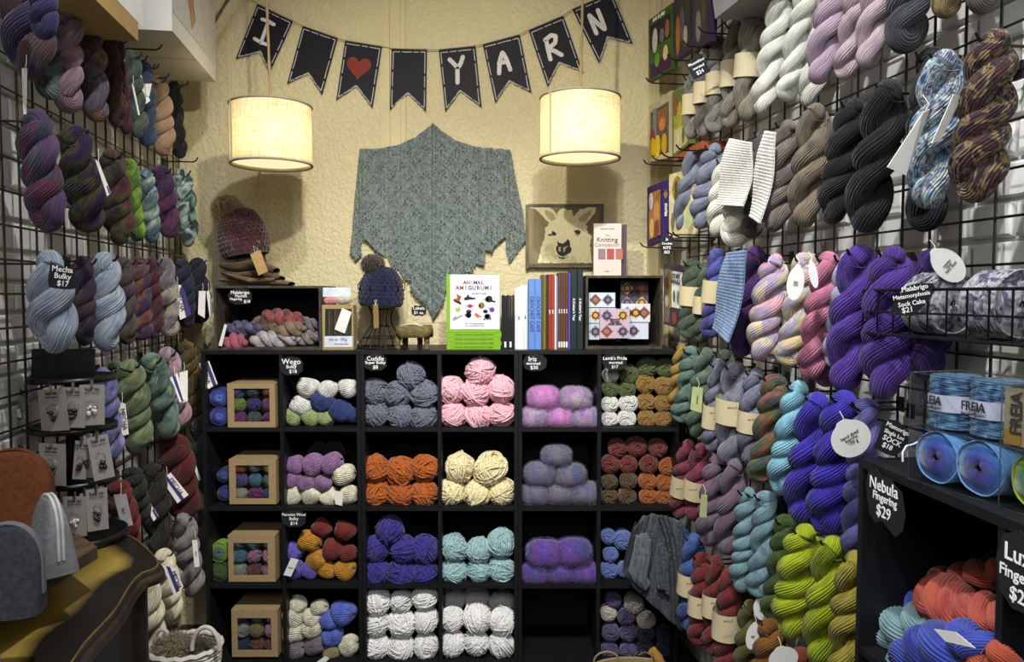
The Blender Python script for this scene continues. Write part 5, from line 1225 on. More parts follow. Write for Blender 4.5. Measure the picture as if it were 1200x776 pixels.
def wire_head(cx, yt, yb, Y, w, label):
    t = atY(cx, yt, Y); b = atY(cx, yb, Y); z1 = t[2]; z0 = ZT_ + .002; k = Y / F * w
    o = empty('wire_head_stand', (t[0], Y, z0), label, 'display stand')
    zs = np.linspace(0, 1, 18); prof_ = np.interp(zs, [0, .06, .3, .42, .6, .8, 1.0], [1.0, .92, .42, .38, .62, 1.0, .55])
    mb = MB()
    for a in np.linspace(0, 2 * PI, 11)[:-1]:
        mb = MB().tube([(t[0] + k * p * math.cos(a), Y + k * p * math.sin(a), z0 + (z1 - z0) * s) for s, p in zip(zs, prof_)], .0022, 6); mb.obj('wire_rib', IRON, o)
    for s, p in ((.0, 1.0), (.13, .78), (.28, .45), (.5, .48)):
        a = np.linspace(0, 2 * PI, 33)[:-1]; MB().tube(np.stack([t[0] + k * p * np.cos(a), Y + k * p * np.sin(a), np.full(32, z0 + (z1 - z0) * s)], -1), .0024, 6, closed=True).obj('wire_ring', IRON, o)
    return o
wire_head(447, 318, 406, 2.93, 29, 'black wire head form under the navy hat')
wire_head(292, 262, 333, 2.96, 14, 'black wire head form under the maroon hat') if False else None
c = atY(446, 358, 2.93)
o = empty('bobble_hat', c, 'navy knitted hat with a dark fur pompom on a wire head', 'hat')
beanie(atY(446.5, 358, 2.93), .090, .148, 2, yarn('wool_hat_navy', ['#0e1230', '#181e3c', '#0a0e22'], src='Object', oscale=60, strands=20, vary=.3), o, 14, 20)
fur_ball(atY(437, 310, 2.91), .044, ['#1c1612', '#3c3024', '#100c0a'], o, 'dark_pompom', seed=3)
quad_card('hang_tag', [atY(437, 357, 2.83), atY(443, 356, 2.83), atY(444, 384, 2.83), atY(438, 385, 2.83)], .0012, plain('kraft_tag_dark', '#7c6440', .8), o)
MB().tube([atY(440, 358, 2.828), atY(439, 352, 2.835), atY(441.5, 351, 2.835), atY(440, 358, 2.829)], .0009, 5).obj('tag_string', STRING, o)
# ---- kit box with pink wool on top
a = atY(378, 409, 2.82); b = atY(414, 358, 2.82)
o = empty('knitting_kit', ((a[0] + b[0]) / 2, 2.86, ZT_), 'white and kraft kit box with a forest photo and white tag', 'box')
MB().box((a[0], 2.82, ZT_ + .0005), (b[0], 2.88, b[2])).obj('kit_box', KRAFT, o)
def face_quad(name, x0_, y0_, x1_, y1_, Y, mat, par, th=.0008): return quad_card(name, [atY(x0_, y0_, Y), atY(x1_, y0_, Y), atY(x1_, y1_, Y), atY(x0_, y1_, Y)], th, mat, par)
ph = face_quad('forest_photo', 381, 362, 412, 394, 2.819, plain('forest_print', '#2c2c20', .5, .6, 60, 0, stretch=(1, 1, .3)), o)
for i in range(4): face_quad('printed_trunk', 385 + i * 7, 364, 386.3 + i * 7, 392, 2.8175, plain('trunk_print', '#54402c', .6), ph)
lb = face_quad('kit_label', 380, 394, 413, 407, 2.8185, plain('pale_label', '#c4ccd8', .7), o)
text(lb, 'knit kit  100 g', atY(396, 398, 2.818), X, Z, .012, INK); text(lb, 'hand dyed wool', atY(400, 403, 2.818), X, Z, .008, INK)
face_quad('upper_card', 378.5, 337, 411, 348, 2.845, plain('pale_label', '#c4ccd8', .7), o)
MB().box(atY(378, 358, 2.83) , atY(411, 357, 2.88)).obj('inner_tray', KRAFT, o)
quad_card('box_tag', [atY(401, 361, 2.812), atY(412, 366, 2.812), atY(404, 391, 2.812), atY(392, 386, 2.812)], .001, CARDW, o)
for i, (px, c_) in enumerate(((388, '#c08c8c'), (403, '#b8b0a0'))):
    M = Matrix.Translation(Vector(atY(px, 352.5, 2.85))) @ Matrix.Diagonal((.028, .02, .015, 1)); q = link(FOLD[i], 'mini_yarn_ball', yarn('kit_%d' % i, [c_]), None, M); tag(q, ('pink', 'beige')[i] + ' wool showing in the top of the kit box', 'yarn ball', 'wool in the kit box')
# ---- log stool
o = empty('log_stool', atY(484, 405, 2.86), 'small rustic log stool holding paper labels', 'stool')
bk = wood('mossy_bark', '#4c4424', '#7c7040', 30, (1, 1, 2), .9); a = atY(462, 396, 2.84); b = atY(505, 382, 2.84)
mb = MB(); t = np.linspace(0, 2 * PI, 41); w = (b[0] - a[0]) / 2; cx = (a[0] + b[0]) / 2
G = np.stack([np.stack([cx + w * (1 + .03 * np.sin(7 * t + i)) * np.sign(np.cos(t)) * np.abs(np.cos(t)) ** .4 * k_, 2.90 + .06 * np.sin(t) * k_, np.full_like(t, z)], -1) for i, (z, k_) in enumerate([(a[2], .0), (a[2], 1), ((a[2] + b[2]) / 2, 1.02), (b[2], .98), (b[2], .9), (b[2] - .006, .86), (b[2] - .006, 0)])])
mb.grid(G, np.zeros(G.shape[:2] + (2,))).obj('log_seat', bk, o)
for px, Yl in ((466, 2.87), (500, 2.87), (475, 2.94), (492, 2.94)):
    p = atY(px, 397, Yl); MB().tube([(p[0], Yl, ZT_ + .001), (p[0] + .001, Yl, (ZT_ + a[2]) / 2), (p[0], Yl, a[2] + .003)], [.011, .0105, .012], 10).obj('leg', bk, o)
for i, px in enumerate((474, 490)):
    p = atY(px, 380.5, 2.90); M = Matrix.Translation(Vector((p[0], 2.90, b[2] + .001))) @ Matrix.Rotation(.5 * (i - .5), 4, 'Y')
    q = MB().box((-.018, -.014, 0), (.018, .014, .002)).obj('paper_label', CARDW, None, M); tag(q, 'white paper label on the %s end of the log stool' % ('left', 'right')[i], 'label', 'paper labels on the stool')

# ---- books
def book(lo_, hi, cover, pages, label, name='book', spine='front', group=None, wordson=None):
    """upright or lying book between corners lo, hi; spine 'front' faces the room, else cover faces the room"""
    a = np.array(lo_, float); b = np.array(hi, float); o = empty(name, ((a[0] + b[0]) / 2, (a[1] + b[1]) / 2, a[2]), label, 'book', group); t = .0012
    mb = MB()
    if spine == 'front':      # thickness along x
        mb.box(a, (a[0] + t, b[1], b[2])).box((b[0] - t, a[1], a[2]), b).box((a[0] + t, a[1], a[2]), (b[0] - t, a[1] + t, b[2]))
        pg = MB().box((a[0] + t, a[1] + t, a[2] + .002), (b[0] - t, b[1] - .003, b[2] - .003))
    elif spine == 'left':     # thickness along y, front cover to the room
        mb.box(a, (b[0], a[1] + t, b[2])).box((a[0], b[1] - t, a[2]), b).box((a[0], a[1] + t, a[2]), (a[0] + t, b[1] - t, b[2]))
        pg = MB().box((a[0] + t, a[1] + t, a[2] + .002), (b[0] - .003, b[1] - t, b[2] - .002))
    else:                     # lying flat
        mb.box(a, (b[0], b[1], a[2] + t)).box((a[0], a[1], b[2] - t), b).box((a[0], a[1], a[2] + t), (b[0], a[1] + t, b[2] - t))
        pg = MB().box((a[0] + .003, a[1] + t, a[2] + t), (b[0] - .003, b[1] - .003, b[2] - t))
    mb.obj('cover', cover, o); pg.obj('pages', pages, o); return o
PAGE = plain('book_pages', '#d6d2c2', .8, .05, 300, .02)
GRNC = plain('lime_green_cover', '#74a41c', .5, .04); Yb_ = 2.83
ys = [407.5, 402.8, 398.0, 393.2, 387.2]
for i in range(4):
    a = atY(523.5 + (i % 2) * .8, ys[i], Yb_); b = atY(586.5 + (i % 2), ys[i + 1], Yb_); z0 = ZT_ + .001 if i == 0 else ztop
    ztop = z0 + (b[2] - a[2]) - .0002
    o = book((a[0], Yb_, z0), (b[0], Yb_ + .17, ztop - .0004), GRNC, PAGE, 'lime green spined book lying %s in the stack of four' % ['lowest', 'second from the bottom', 'third from the bottom', 'on top'][i], spine='flat', group='green books in the stack')
    text(o, 'ANIMAL AMIGURUMI ADVENTURES', ((a[0] + b[0]) / 2, Yb_, (z0 + ztop) / 2), X, Z, .0085, INK, wide=1.1)
a = atY(524, 386.5, 2.87); b = atY(586, 321.5, 2.87)
o = book((a[0], 2.845, ztop + .0005), (b[0], 2.868, b[2]), GRNC, PAGE, 'white animal amigurumi book standing on the green stack', spine='left')
cv = face_quad('front_cover', 527.5, 322, 585.5, 386, 2.843, plain('lavender_white_cover', '#d4d2e4', .45, .02), o)
kx = lambda x, y: (520 + x / 8, 315 + y / 8)
cols_ = ['#7c3c34', '#8c5c2c', '#54743c', '#3c5c7c', '#8c3c54', '#5c4c7c', '#a05c2c', '#3c6c5c']
for s, x, y, h_, sp_ in (('ANIMAL', 280, 130, .019, 24), ('AMIGURUMI', 285, 180, .021, 34)):
    for i, ch in enumerate(s):
        text(cv, ch, atY(*kx(x + (i - (len(s) - 1) / 2) * (33 if s == 'ANIMAL' else 39), y), 2.8428), X, Z, h_, plain('print_%d' % (i % 8), cols_[i % 8], .6), bold=.0006)
text(cv, 'ADVENTURES', atY(*kx(330, 235), 2.8428), X, Z, .009, INK); text(cv, 'over 15 crochet patterns', atY(*kx(290, 515), 2.8428), X, Z, .0075, INK); text(cv, 'sea, forest and field animals', atY(*kx(290, 535), 2.8428), X, Z, .0065, INK)
def blob(par, pts, col, name='printed_animal', k=8, dy=0):
    q = [atY(*kx(x, y), 2.8426 - dy) for x, y in pts]; n = len(q)
    v = q + [p + np.array([0, .0004, 0]) for p in q]; me = MB().add(v, [tuple(range(n)), tuple(range(n, 2 * n))[::-1]] + [(i, (i + 1) % n, n + (i + 1) % n, n + i) for i in range(n)], None, False).mesh(name); return link(me, name, plain('ink_' + col, col, .6), par)
def ell(cx, cy, rx, ry, n=14, a0=0): return [(cx + rx * math.cos(2 * PI * i / n), cy + ry * math.sin(2 * PI * i / n)) for i in range(n)]
for args in [([(120, 235), (165, 260), (150, 300), (165, 335), (130, 310), (85, 290), (125, 275)], '#9c4c2c'), ([(85, 285), (110, 295), (165, 320), (160, 338), (100, 310)], '#2c2024'),
             ([(185, 280), (215, 260), (230, 235), (240, 262), (275, 272), (300, 270), (290, 288), (250, 290), (200, 298)], '#1c1c24'), (ell(425, 285, 32, 32), '#1c1a1c'), (ell(402, 290, 18, 26), '#a4a030'), ([(440, 290), (490, 305), (480, 318), (445, 312)], '#2c241c'), ([(358, 290), (395, 280), (395, 292)], '#b87c3c'),
             ([(110, 360), (135, 372), (150, 350), (158, 390), (135, 412), (112, 395)], '#94b43c'), (ell(246, 350, 22, 18), '#9c3438'), ([(200, 348), (228, 345), (228, 356)], '#a44040'), ([(268, 345), (296, 346), (268, 356)], '#a44040'),
             (ell(355, 345, 28, 30), '#8c5c30'), (ell(335, 350, 10, 16), '#b8943c'), (ell(452, 385, 24, 24), '#4c3c9c'), ([(412, 352), (432, 372), (426, 378)], '#4c3c9c'),
             (ell(232, 435, 28, 28), '#241c1c'), (ell(232, 440, 14, 18), '#c8ac54'), (ell(235, 402, 26, 18), '#2c2420'), ([(185, 432), (205, 428), (205, 440)], '#241c1c'),
             ([(285, 425), (305, 415), (340, 440), (325, 465), (300, 450)], '#b06834'), (ell(345, 450, 8, 8), '#8c5c3c'), (ell(390, 400, 24, 18), '#3c3c40'), (ell(392, 404, 12, 10), '#d4d4dc'), (ell(410, 450, 32, 30), '#54545c'), (ell(408, 448, 22, 20), '#e0e0e8'), (ell(438, 470, 8, 8), '#2c2c30'), (ell(380, 475, 8, 8), '#2c2c30'),
             ([(80, 478), (110, 440), (120, 455), (175, 430), (178, 445), (140, 465), (95, 488)], '#8c8c98')]:
    blob(cv, *args, dy=.00001)
# spines standing in a row
x = 590.2; BD = .17
def spine(px0, px1, ytop, colr, label, group, words=None, wc=None, ws=.012, Y=2.84, mark=None):
    a = atY(px0, 404, Y); b = atY(px1, ytop, Y)
    o = book((a[0] + .0002, Y, ZT_ + .0006), (b[0] - .0002, Y + BD, b[2]), plain('cover_' + colr, colr, .45, .05), PAGE, label, spine='front', group=group)
    c = np.array([(a[0] + b[0]) / 2, Y, (ZT_ + b[2]) / 2])
    if words: text(o, words, c, (0, 0, -1), (1, 0, 0), ws, wc or CHALK, bold=.0002)
    if mark: quad_card('spine_mark', [(a[0] + .001, Y - .0008, ZT_ + .008), (b[0] - .001, Y - .0008, ZT_ + .008), (b[0] - .001, Y - .0008, ZT_ + .03), (a[0] + .001, Y - .0008, ZT_ + .03)][::-1], .0005, mark, o)
    return o
for i in range(5):
    o = spine(587.6 + i * 3.1, 590.5 + i * 3.1, 346 + (i % 2) * .8, '#15151a', 'thin black stapled booklet, %s of five in the book row' % ['first', 'second', 'third', 'fourth', 'last'][i], 'black booklets on the shelf top', mark=CARDW if i % 2 else None)
for i, (a_, b_, yt, c_) in enumerate(((603.4, 606.5, 338, '#cdd0d4'), (606.5, 610, 336, '#e2e2e0'), (610, 613.6, 334, '#d8dcdc'), (613.6, 617.8, 334, '#c8d4d8'), (617.8, 619.2, 337, '#7c8c94'))):
    spine(a_, b_, yt, c_, 'slim pale book, %s from the black booklets' % ['first', 'second', 'third', 'fourth', 'fifth'][i], 'pale slim books on the shelf top', 'knit' if i in (1, 3) else None, INK, .009)
for i in range(2): spine(619.6 + i * 7.4, 626.8 + i * 7.4, 327, '#5c84c8', '%s of two blue crochet cafe books' % ('left', 'right')[i], 'blue crochet cafe books', 'CROCHET CAFE', INKP, .019)
for i, (a_, b_, yt, c_, l_) in enumerate(((634.4, 637.2, 322, '#54501c', 'olive green slim book beside the blue pair'), (637.2, 639.6, 322, '#7c6c2c', 'mustard slim book beside the olive one'), (639.6, 642.4, 322, '#2c2c1c', 'very dark olive slim book'),
        (642.6, 646.3, 321.5, '#8c3024', 'left brick red book in the row'), (646.3, 649.6, 321.5, '#9c3828', 'right brick red book in the row'), (649.8, 652.2, 323, '#cfcabc', 'thin cream book beside the brick red pair'), (652.2, 654, 324, '#6c6ca0', 'thin mauve blue booklet before the brown books'))):
    spine(a_, b_, yt, c_, l_, 'coloured slim books on the shelf top', 'yarn' if i in (3, 4) else None, CHALK, .009)
for i in range(4): spine(654.2 + i * 2.9, 657 + i * 2.9, 319.5, '#5a3a2c', 'dark brown book, %s of four alike' % ['first', 'second', 'third', 'fourth'][i], 'brown books on the shelf top', 'wool', CHALK, .008, mark=CARDW)
spine(666, 668.6, 319.5, '#5044a0', 'thin violet book between brown and dark green', 'coloured slim books on the shelf top')
for i in range(2): spine(669 + i * 7.4, 676 + i * 7.4, 316, '#1c2a2c', '%s of two thick dark green books beside the crate' % ('left', 'right')[i], 'dark green books on the shelf top', "A Knitter's Year", CHALK, .013)
# the standing companion book and the one behind it
zc = atY(700, 323, 2.86)[2] + .001
a = atY(695, 322, 2.91); b = atY(727.5, 262.5, 2.91)
o = book((a[0], 2.89, zc), (b[0], 2.908, b[2]), plain('pinkish_white_cover', '#d4c4bc', .45, .02), PAGE, 'pale knitting companion book standing on the right crate', spine='left')
text(o, 'The', atY(712, 276, 2.89), X, Z, .010, INK); text(o, 'Knitting', atY(711.5, 281, 2.889), X, Z, .026, INK); text(o, 'Companion', atY(711.5, 287, 2.889), X, Z, .021, plain('grey_pink_ink', '#8c7c78', .7))
for i, c_ in enumerate(('#8c7080', '#a8504c', '#b0685c')): face_quad('printed_swatch', 701 + i * 10.2, 291.5, 709.5 + i * 10.2, 304, 2.8885, plain('swatch_' + c_, c_, .7, .25, 300, .1), o)
text(o, 'techniques and tips', atY(711.5, 268, 2.889), X, Z, .007, INK); text(o, 'knits', atY(711.5, 318, 2.889), X, Z, .008, INK)
b2 = atY(734, 263.5, 2.93)
book((a[0] + .01, 2.915, zc), (b2[0], 2.935, b2[2]), plain('cover_grey_purple', '#54444c', .5), PAGE, 'dark grey purple book behind the pale companion book', spine='left')
# ---- tiled pattern kits in the right crate
TC = ['#5c2c2c', '#a04438', '#d0a040', '#54543c', '#887c9c', '#b46c78', '#3c2c2c', '#c8a86c', '#6c6c74']
def granny(par, c, s, Y, seed, dark=1.0):
    """a printed crochet square standing on its corner: square, ring petals and heart"""
    r = random.Random(seed); k = Y / F; P0 = atY(*c, Y)
    q = [P0 + np.array(d) * s * k for d in ((-1, 0, 0), (0, 0, 1), (1, 0, 0), (0, 0, -1))]
    cc = [TC[(seed * 3 + i * 2 + 1) % 9] for i in range(3)]
    g = quad_card('printed_square', q, .0004, plain('ink_' + cc[0], cc[0], .6), par)
    for j, (rad, ci) in enumerate(((.62, 1), (.36, 2), (.16, 0))):
        n = 10 * 4; pts = [P0 + np.array([rad * s * k * (1 + .14 * math.cos(8 * a)) * math.cos(a), -.0006 * (j + 1), rad * s * k * (1 + .14 * math.cos(8 * a)) * math.sin(a)]) for a in np.linspace(0, 2 * PI, n + 1)[:-1]]
        v = pts + [p + np.array([0, .0003, 0]) for p in pts]; me = MB().add(v, [tuple(range(n)), tuple(range(n, 2 * n))[::-1]], None, False).mesh('printed_flower'); link(me, 'printed_flower', plain('ink_' + cc[ci], cc[ci], .6), par)
def kit(x0_, y0_, x1_, y1_, Y, label, base='#c9c6d2', sq=((.25, .3), (.75, .3), (.5, .55), (.25, .8), (.75, .8)), seed=1, words=True, size=.25):
    a = atY(x0_, y1_, Y); b = atY(x1_, y0_, Y); o = empty('pattern_kit', ((a[0] + b[0]) / 2, Y + .01, a[2]), label, 'box', 'tiled pattern kits in the right crate')
    bx = MB().box((a[0], Y, a[2]), (b[0], Y + .022, b[2])).obj('kit_sleeve', plain('sleeve_' + base, base, .5, .02), o)
    W, H = x1_ - x0_, y1_ - y0_
    for i, (u, v) in enumerate(sq): granny(bx, (x0_ + W * u, y0_ + H * v), min(W, H) * size * 1.0, Y - .0008, seed + i)
    if words: text(bx, 'GRANNY\nSQUARE\nCARD DECK', ((a[0] + b[0]) / 2, Y - .002, a[2] + (b[2] - a[2]) * .56), X, Z, (b[2] - a[2]) * .085, INK, bold=.0004)
    return o
kit(703, 362, 738, 396.5, 2.865, 'front tiled pattern kit leaning before the left pile', '#c2a8bc', ((.23, .23), (.77, .23), (.23, .77), (.77, .77)), 1, size=.22)
kit(690, 343, 721, 360, 2.90, 'topmost tiled pattern kit of the left pile', '#c4d4dc', ((.25, .5), (.72, .5)), 3, False, .42); kit(690, 361, 722, 378.5, 2.90, 'second tiled pattern kit of the left pile', '#b8c8d0', ((.25, .5), (.72, .5)), 5, False, .42); kit(690, 379.5, 721, 398, 2.90, 'lowest tiled pattern kit of the left pile', '#b4c4cc', ((.25, .5), (.72, .5)), 7, False, .42)
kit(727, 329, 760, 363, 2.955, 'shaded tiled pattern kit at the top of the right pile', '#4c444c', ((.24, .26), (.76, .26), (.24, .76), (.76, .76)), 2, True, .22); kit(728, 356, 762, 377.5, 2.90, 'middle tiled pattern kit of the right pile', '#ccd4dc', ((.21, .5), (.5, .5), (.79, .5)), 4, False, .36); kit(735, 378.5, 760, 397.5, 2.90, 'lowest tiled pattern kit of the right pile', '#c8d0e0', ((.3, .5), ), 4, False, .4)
# ---------------------------------------------------------------- picture books on the right grid
def pbook(pts, label, cover, off_th=.022, prints=(), words=(), Y=None, cat='book', spinecol=None):
    """a large book standing on hooks, cover turned to the room; PTS in pixels TL TR BR BL with the wall offset of its left and right edges"""
    (x0, yt0, yb0, Y0), (x1, yt1, yb1, Y1) = pts
    P = [atY(x0, yt0, Y0), atY(x1, yt1, Y1), atY(x1, yb1, Y1), atY(x0, yb0, Y0)]
    o = empty('picture_book', sum(P) / 4, label, cat, 'books on the right grid')
    bk = quad_card('cover', P, off_th, plain('pcover_' + cover, cover, .5, .1), o)
    n = np.cross(P[1] - P[0], P[3] - P[0]); n /= np.linalg.norm(n); n = -n if n[1] > 0 else n
    for i, (u0, v0, u1, v1, c_, nm) in enumerate(prints):
        Q = [P[0] + (P[1] - P[0]) * u + ((P[3] + (P[2] - P[3]) * u) - (P[0] + (P[1] - P[0]) * u)) * v + n * .0008 * (1 + i * .5) for u, v in ((u0, v0), (u1, v0), (u1, v1), (u0, v1))]
        if nm == 'blob':
            c = sum(Q) / 4; a = (Q[1] - Q[0]) / 2; b = (Q[3] - Q[0]) / 2; m = 14
            pts_ = [c + a * math.cos(t) + b * math.sin(t) for t in np.linspace(0, 2 * PI, m + 1)[:-1]]
            me = MB().add(pts_ + [p - n * .0004 for p in pts_], [tuple(range(m)), tuple(range(m, 2 * m))[::-1]], None, False).mesh('printed_shape'); link(me, 'printed_shape', plain('ink_' + c_, c_, .6, .2, 60, 0), bk)
        else: quad_card('printed_panel', Q, .0004, plain('ink_' + c_, c_, .6, .25, 60, 0), bk)
    rt = (P[1] - P[0]) / np.linalg.norm(P[1] - P[0])
    for s, u, v, h_, m_, vert in words:
        q = P[0] + (P[1] - P[0]) * u + (P[3] - P[0]) * v + n * .005
        text(bk, s, q, (0, 0, -1) if vert else rt, rt if vert else Z, h_, m_, bold=.0004)
    return o
G_ = '#3c5c24'
pbook([(760, 24, 96, 2.98), (788, 3, 80, 2.80)], 'green crafts book in the upper book row with white figures', '#3c5424', prints=[(.08, .12, .92, .5, '#28242c', 'p'), (.1, .75, .95, .97, '#3c1c3c', 'p'), (.18, .2, .4, .6, '#b8b0a4', 'blob'), (.5, .28, .68, .5, '#6c6474', 'blob'), (.72, .2, .9, .48, '#8c5c4c', 'blob'), (.3, .62, .5, .85, '#5c8c2c', 'blob'), (.65, .58, .85, .82, '#c8b08c', 'blob')], words=(('knit & play', .5, .07, .022, CHALK, 0),))
pbook([(790, -12, 72, 2.78), (812, -22, 56, 2.56)], 'dark violet crafts book with orange figure in the upper row', '#2c1c3c', prints=[(.1, .1, .9, .85, '#34302c', 'p'), (.1, .4, .35, .95, '#a8642c', 'blob'), (.35, .3, .6, .8, '#544c6c', 'blob'), (.65, .15, .9, .7, '#2c3c2c', 'blob'), (.55, .6, .75, .9, '#b4a48c', 'blob')])
pbook([(812, -22, 62, 2.55), (832, -30, 48, 2.34)], 'dark violet book nearest the grey hooks in the upper row', '#2a1a40', prints=[(.1, .1, .85, .85, '#403848', 'p'), (.2, .45, .5, .9, '#8c8478', 'blob'), (.55, .3, .8, .7, '#5c4c3c', 'blob')])
pbook([(760.5, 124, 190, 2.96), (786.5, 106, 184, 2.80)], 'cream bordered book with yellow yarn figures', '#a89c7c', prints=[(.08, .14, .9, .92, '#54483c', 'p'), (.2, .12, .36, .6, '#6c7478', 'p'), (.42, .2, .85, .45, '#7c5434', 'p'), (.1, .45, .3, .75, '#7c3c24', 'blob'), (.05, .6, .35, .95, '#b8941c', 'blob'), (.3, .58, .55, .97, '#c8a41c', 'blob'), (.6, .6, .85, .94, '#b4901c', 'blob'), (.5, .34, .8, .55, '#b07444', 'blob')])
pbook([(788, 108, 186, 2.78), (808, 100, 168, 2.62)], 'green and cream crafts book beside the grey banded hanks', '#5c6434', prints=[(.1, .25, .9, .6, '#8c9434', 'p'), (.1, .6, .9, .95, '#b4ac84', 'p'), (.35, .2, .6, .6, '#a89c28', 'blob'), (.1, .1, .3, .4, '#8c4c34', 'blob'), (.3, .62, .45, .9, '#c8bc9c', 'blob'), (.6, .65, .75, .92, '#5c6c34', 'blob')])
a = atY(800, 178, 2.66); b = atY(826, 160, 2.50)
o = quad_card('picture_book', [atY(789, 184, 2.74), atY(822, 165, 2.5), atY(822, 174, 2.5), atY(789, 190, 2.74)], .12, plain('rust_cover', '#8c4a30', .5)); tag(o, 'rust red book lying under the green and cream one', 'book', 'books on the right grid')
pbook([(758.5, 220, 289, 2.96), (775.5, 213, 281, 2.86)], 'purple crafts book with a golden arched picture', '#3c2450', prints=[(.12, .12, .92, .9, '#94683c', 'p'), (.14, .12, .42, .4, '#c4bcc4', 'blob'), (.45, .3, .85, .7, '#b4844c', 'blob'), (.2, .55, .5, .9, '#c8a060', 'blob'), (.5, .62, .85, .92, '#7c4038', 'blob')])
pbook([(775.5, 213, 281, 2.855), (784.5, 211, 280, 2.86)], 'purple spine of the box behind the crochet kits sign', '#30205c', words=(('stories', .5, .5, .018, CHALK, 1),), cat='box', prints=[(.25, .15, .75, .3, '#8c6c3c', 'blob')])
pbook([(784, 205, 279, 2.78), (812, 196, 277, 2.62)], 'cream crochet book behind the slate blue hanks', '#cfc49c', prints=[(.15, .05, .55, .45, '#8c8034', 'blob'), (.25, .12, .4, .6, '#4c442c', 'blob'), (.1, .6, .25, .9, '#6c7454', 'blob')])
pbook([(778, 309, 380, 2.74), (801, 312, 387, 2.62)], 'grey galaxy wars crochet kit hanging low by the crate', '#3c3640', cat='box', prints=[(.05, .08, .3, .95, '#6c6058', 'p'), (.42, .1, .95, .68, '#d4d4d4', 'p'), (.3, .08, .42, .7, '#8c7c2c', 'p'), (.08, .2, .26, .4, '#5c3c34', 'blob'), (.08, .5, .28, .7, '#a49c90', 'blob'), (.5, .4, .62, .6, '#4c6c34', 'blob'), (.7, .4, .85, .62, '#6c6c74', 'blob'), (.45, .75, .7, .95, '#7c4438', 'blob')], words=(('STAR\nWARS', .68, .22, .022, INK, 0),))
RHB = [((757, 97), 'under the green crafts book'), ((768, 86), 'under the violet crafts book, lower'), ((782, 70), 'under the violet crafts book, middle'), ((800, 54), 'near the dark violet book'), ((818, 38), 'under the last dark violet book'), ((834, 20), 'above the taupe hanks, lower'), ((846, 11), 'above the taupe hanks, upper'),
       ((754, 193), 'under the cream bordered book'), ((764, 188), 'under the yarn figures book'), ((775, 184), 'under the green and cream book'), ((792, 176), 'under the rust red book'), ((750, 290), 'under the purple arched book'), ((772, 282), 'above the crochet kits sign'), ((788, 278), 'under the cream crochet book')]
for i, ((px, py), l_) in enumerate(RHB):
    w_ = .24; p = at_wall('R', px, py, w_); hook('R', p, w_, 'black hook ' + l_, 'bare and book hooks on the right grid', 0)
# grey carton above the hooks at the top right
o = quad_card('shipping_carton', [at_wall('R', 826, -70, .26), at_wall('R', 884, -110, .26), at_wall('R', 876, -8, .26), at_wall('R', 838, 22, .26)], .2, plain('grey_carton', '#8c8c8c', .7)); tag(o, 'pale grey carton on the top hooks above taupe hanks', 'carton')

# ---------------------------------------------------------------- wire basket with cakes on the right grid
o = empty('wire_basket', at_wall('R', 1130, 400, .12), 'black wire basket of sock wool cakes on the right grid', 'basket')
zb = at_wall('R', 1130, 399, .19)[2]; zt = at_wall('R', 1130, 339, .19)[2]
sA = 1.60; sB = 2.35
for z in (zb, (zb + zt) / 2, zt):
    MB().tube([wall_pt('R', sA, .055, z), wall_pt('R', sA, .20, z), wall_pt('R', sB, .20, z), wall_pt('R', sB, .055, z)], .0032 if z != (zb + zt) / 2 else .0022, 6).obj('rim_wire', WIRE, o)
k = 0
for s in np.arange(sA, sB + .01, .047):
    MB().tube([wall_pt('R', s, .20, zt), wall_pt('R', s, .20, zb), wall_pt('R', s, .055, zb)], .0021, 5).obj('basket_wire', WIRE, o)
for off in (.09, .13, .165): MB().tube([wall_pt('R', sA, off, zb), wall_pt('R', sB, off, zb)], .0021, 5).obj('floor_wire', WIRE, o)
SC = yarn('cake_sock', ['#2c2844', '#84848c', '#b8b8bc', '#3c3458', '#8c909c'], src='Object', oscale=2.2, strands=6)
for i, (s, lab) in enumerate(((1.72, 'shadowed white and violet sock cake in the basket'), (1.875, 'nearest bright white and violet sock cake in the basket'), (2.06, 'white and violet sock cake near the photo edge'))):
    r0 = .058; p = wall_pt('R', s, .125, zb + r0 + .004)
    M = Matrix.Translation(Vector(p)) @ Matrix.Rotation(.25, 4, 'Z') @ Matrix.Diagonal((r0, r0, r0, 1)); q = link(CAKE, 'yarn_cake', SC, None, M); tag(q, lab, 'yarn cake', 'sock cakes in the wire basket')
    if i: 
        t = np.linspace(.3, 2.4, 14); G = np.stack([np.stack([1.03 * np.cos(t + 4.4), np.full_like(t, y), 1.03 * np.sin(t + 4.4)], -1) for y in (-.3, .62)]); mb = MB().grid(G, np.zeros((2, 14, 2))); mb.grid(G[::-1] * np.array([.985, 1, .985]), np.zeros((2, 14, 2))); mb.obj('paper_sleeve', CARDW, q, M @ Matrix.Rotation(PI / 2 * 0, 4, 'Y'))

# ---------------------------------------------------------------- black cube unit on the right
P0 = np.array([.583, 1.236]); D2 = np.array([.0736, -1]) / math.hypot(.0736, 1); N2 = np.array([D2[1] * -1, D2[0]])   # N2 points to the wall
N2 = np.array([1, .0736]) / math.hypot(1, .0736)
ZU = CH - .276 + .001; t = .009; zr = [ZU, ZU - .318, ZU - .63]
o = empty('cube_shelf', (P0[0] + .1, P0[1] - .3, .1), 'low black cube unit in the right foreground with clear boxes', 'shelf')
def ub(name, s0, s1, n0, n1, z0, z1, mat=BLACKWOOD, parent=None):
    c = []
    for s in (s0, s1):
        for n_ in (n0, n1):
            q = P0 + D2 * s + N2 * n_
            for z in (z0, z1): c.append((q[0], q[1], z))
    return MB().add(c, [(0, 1, 3, 2), (4, 6, 7, 5), (0, 4, 5, 1), (2, 3, 7, 6), (0, 2, 6, 4), (1, 5, 7, 3)], None, False).obj(name, mat, parent or o)
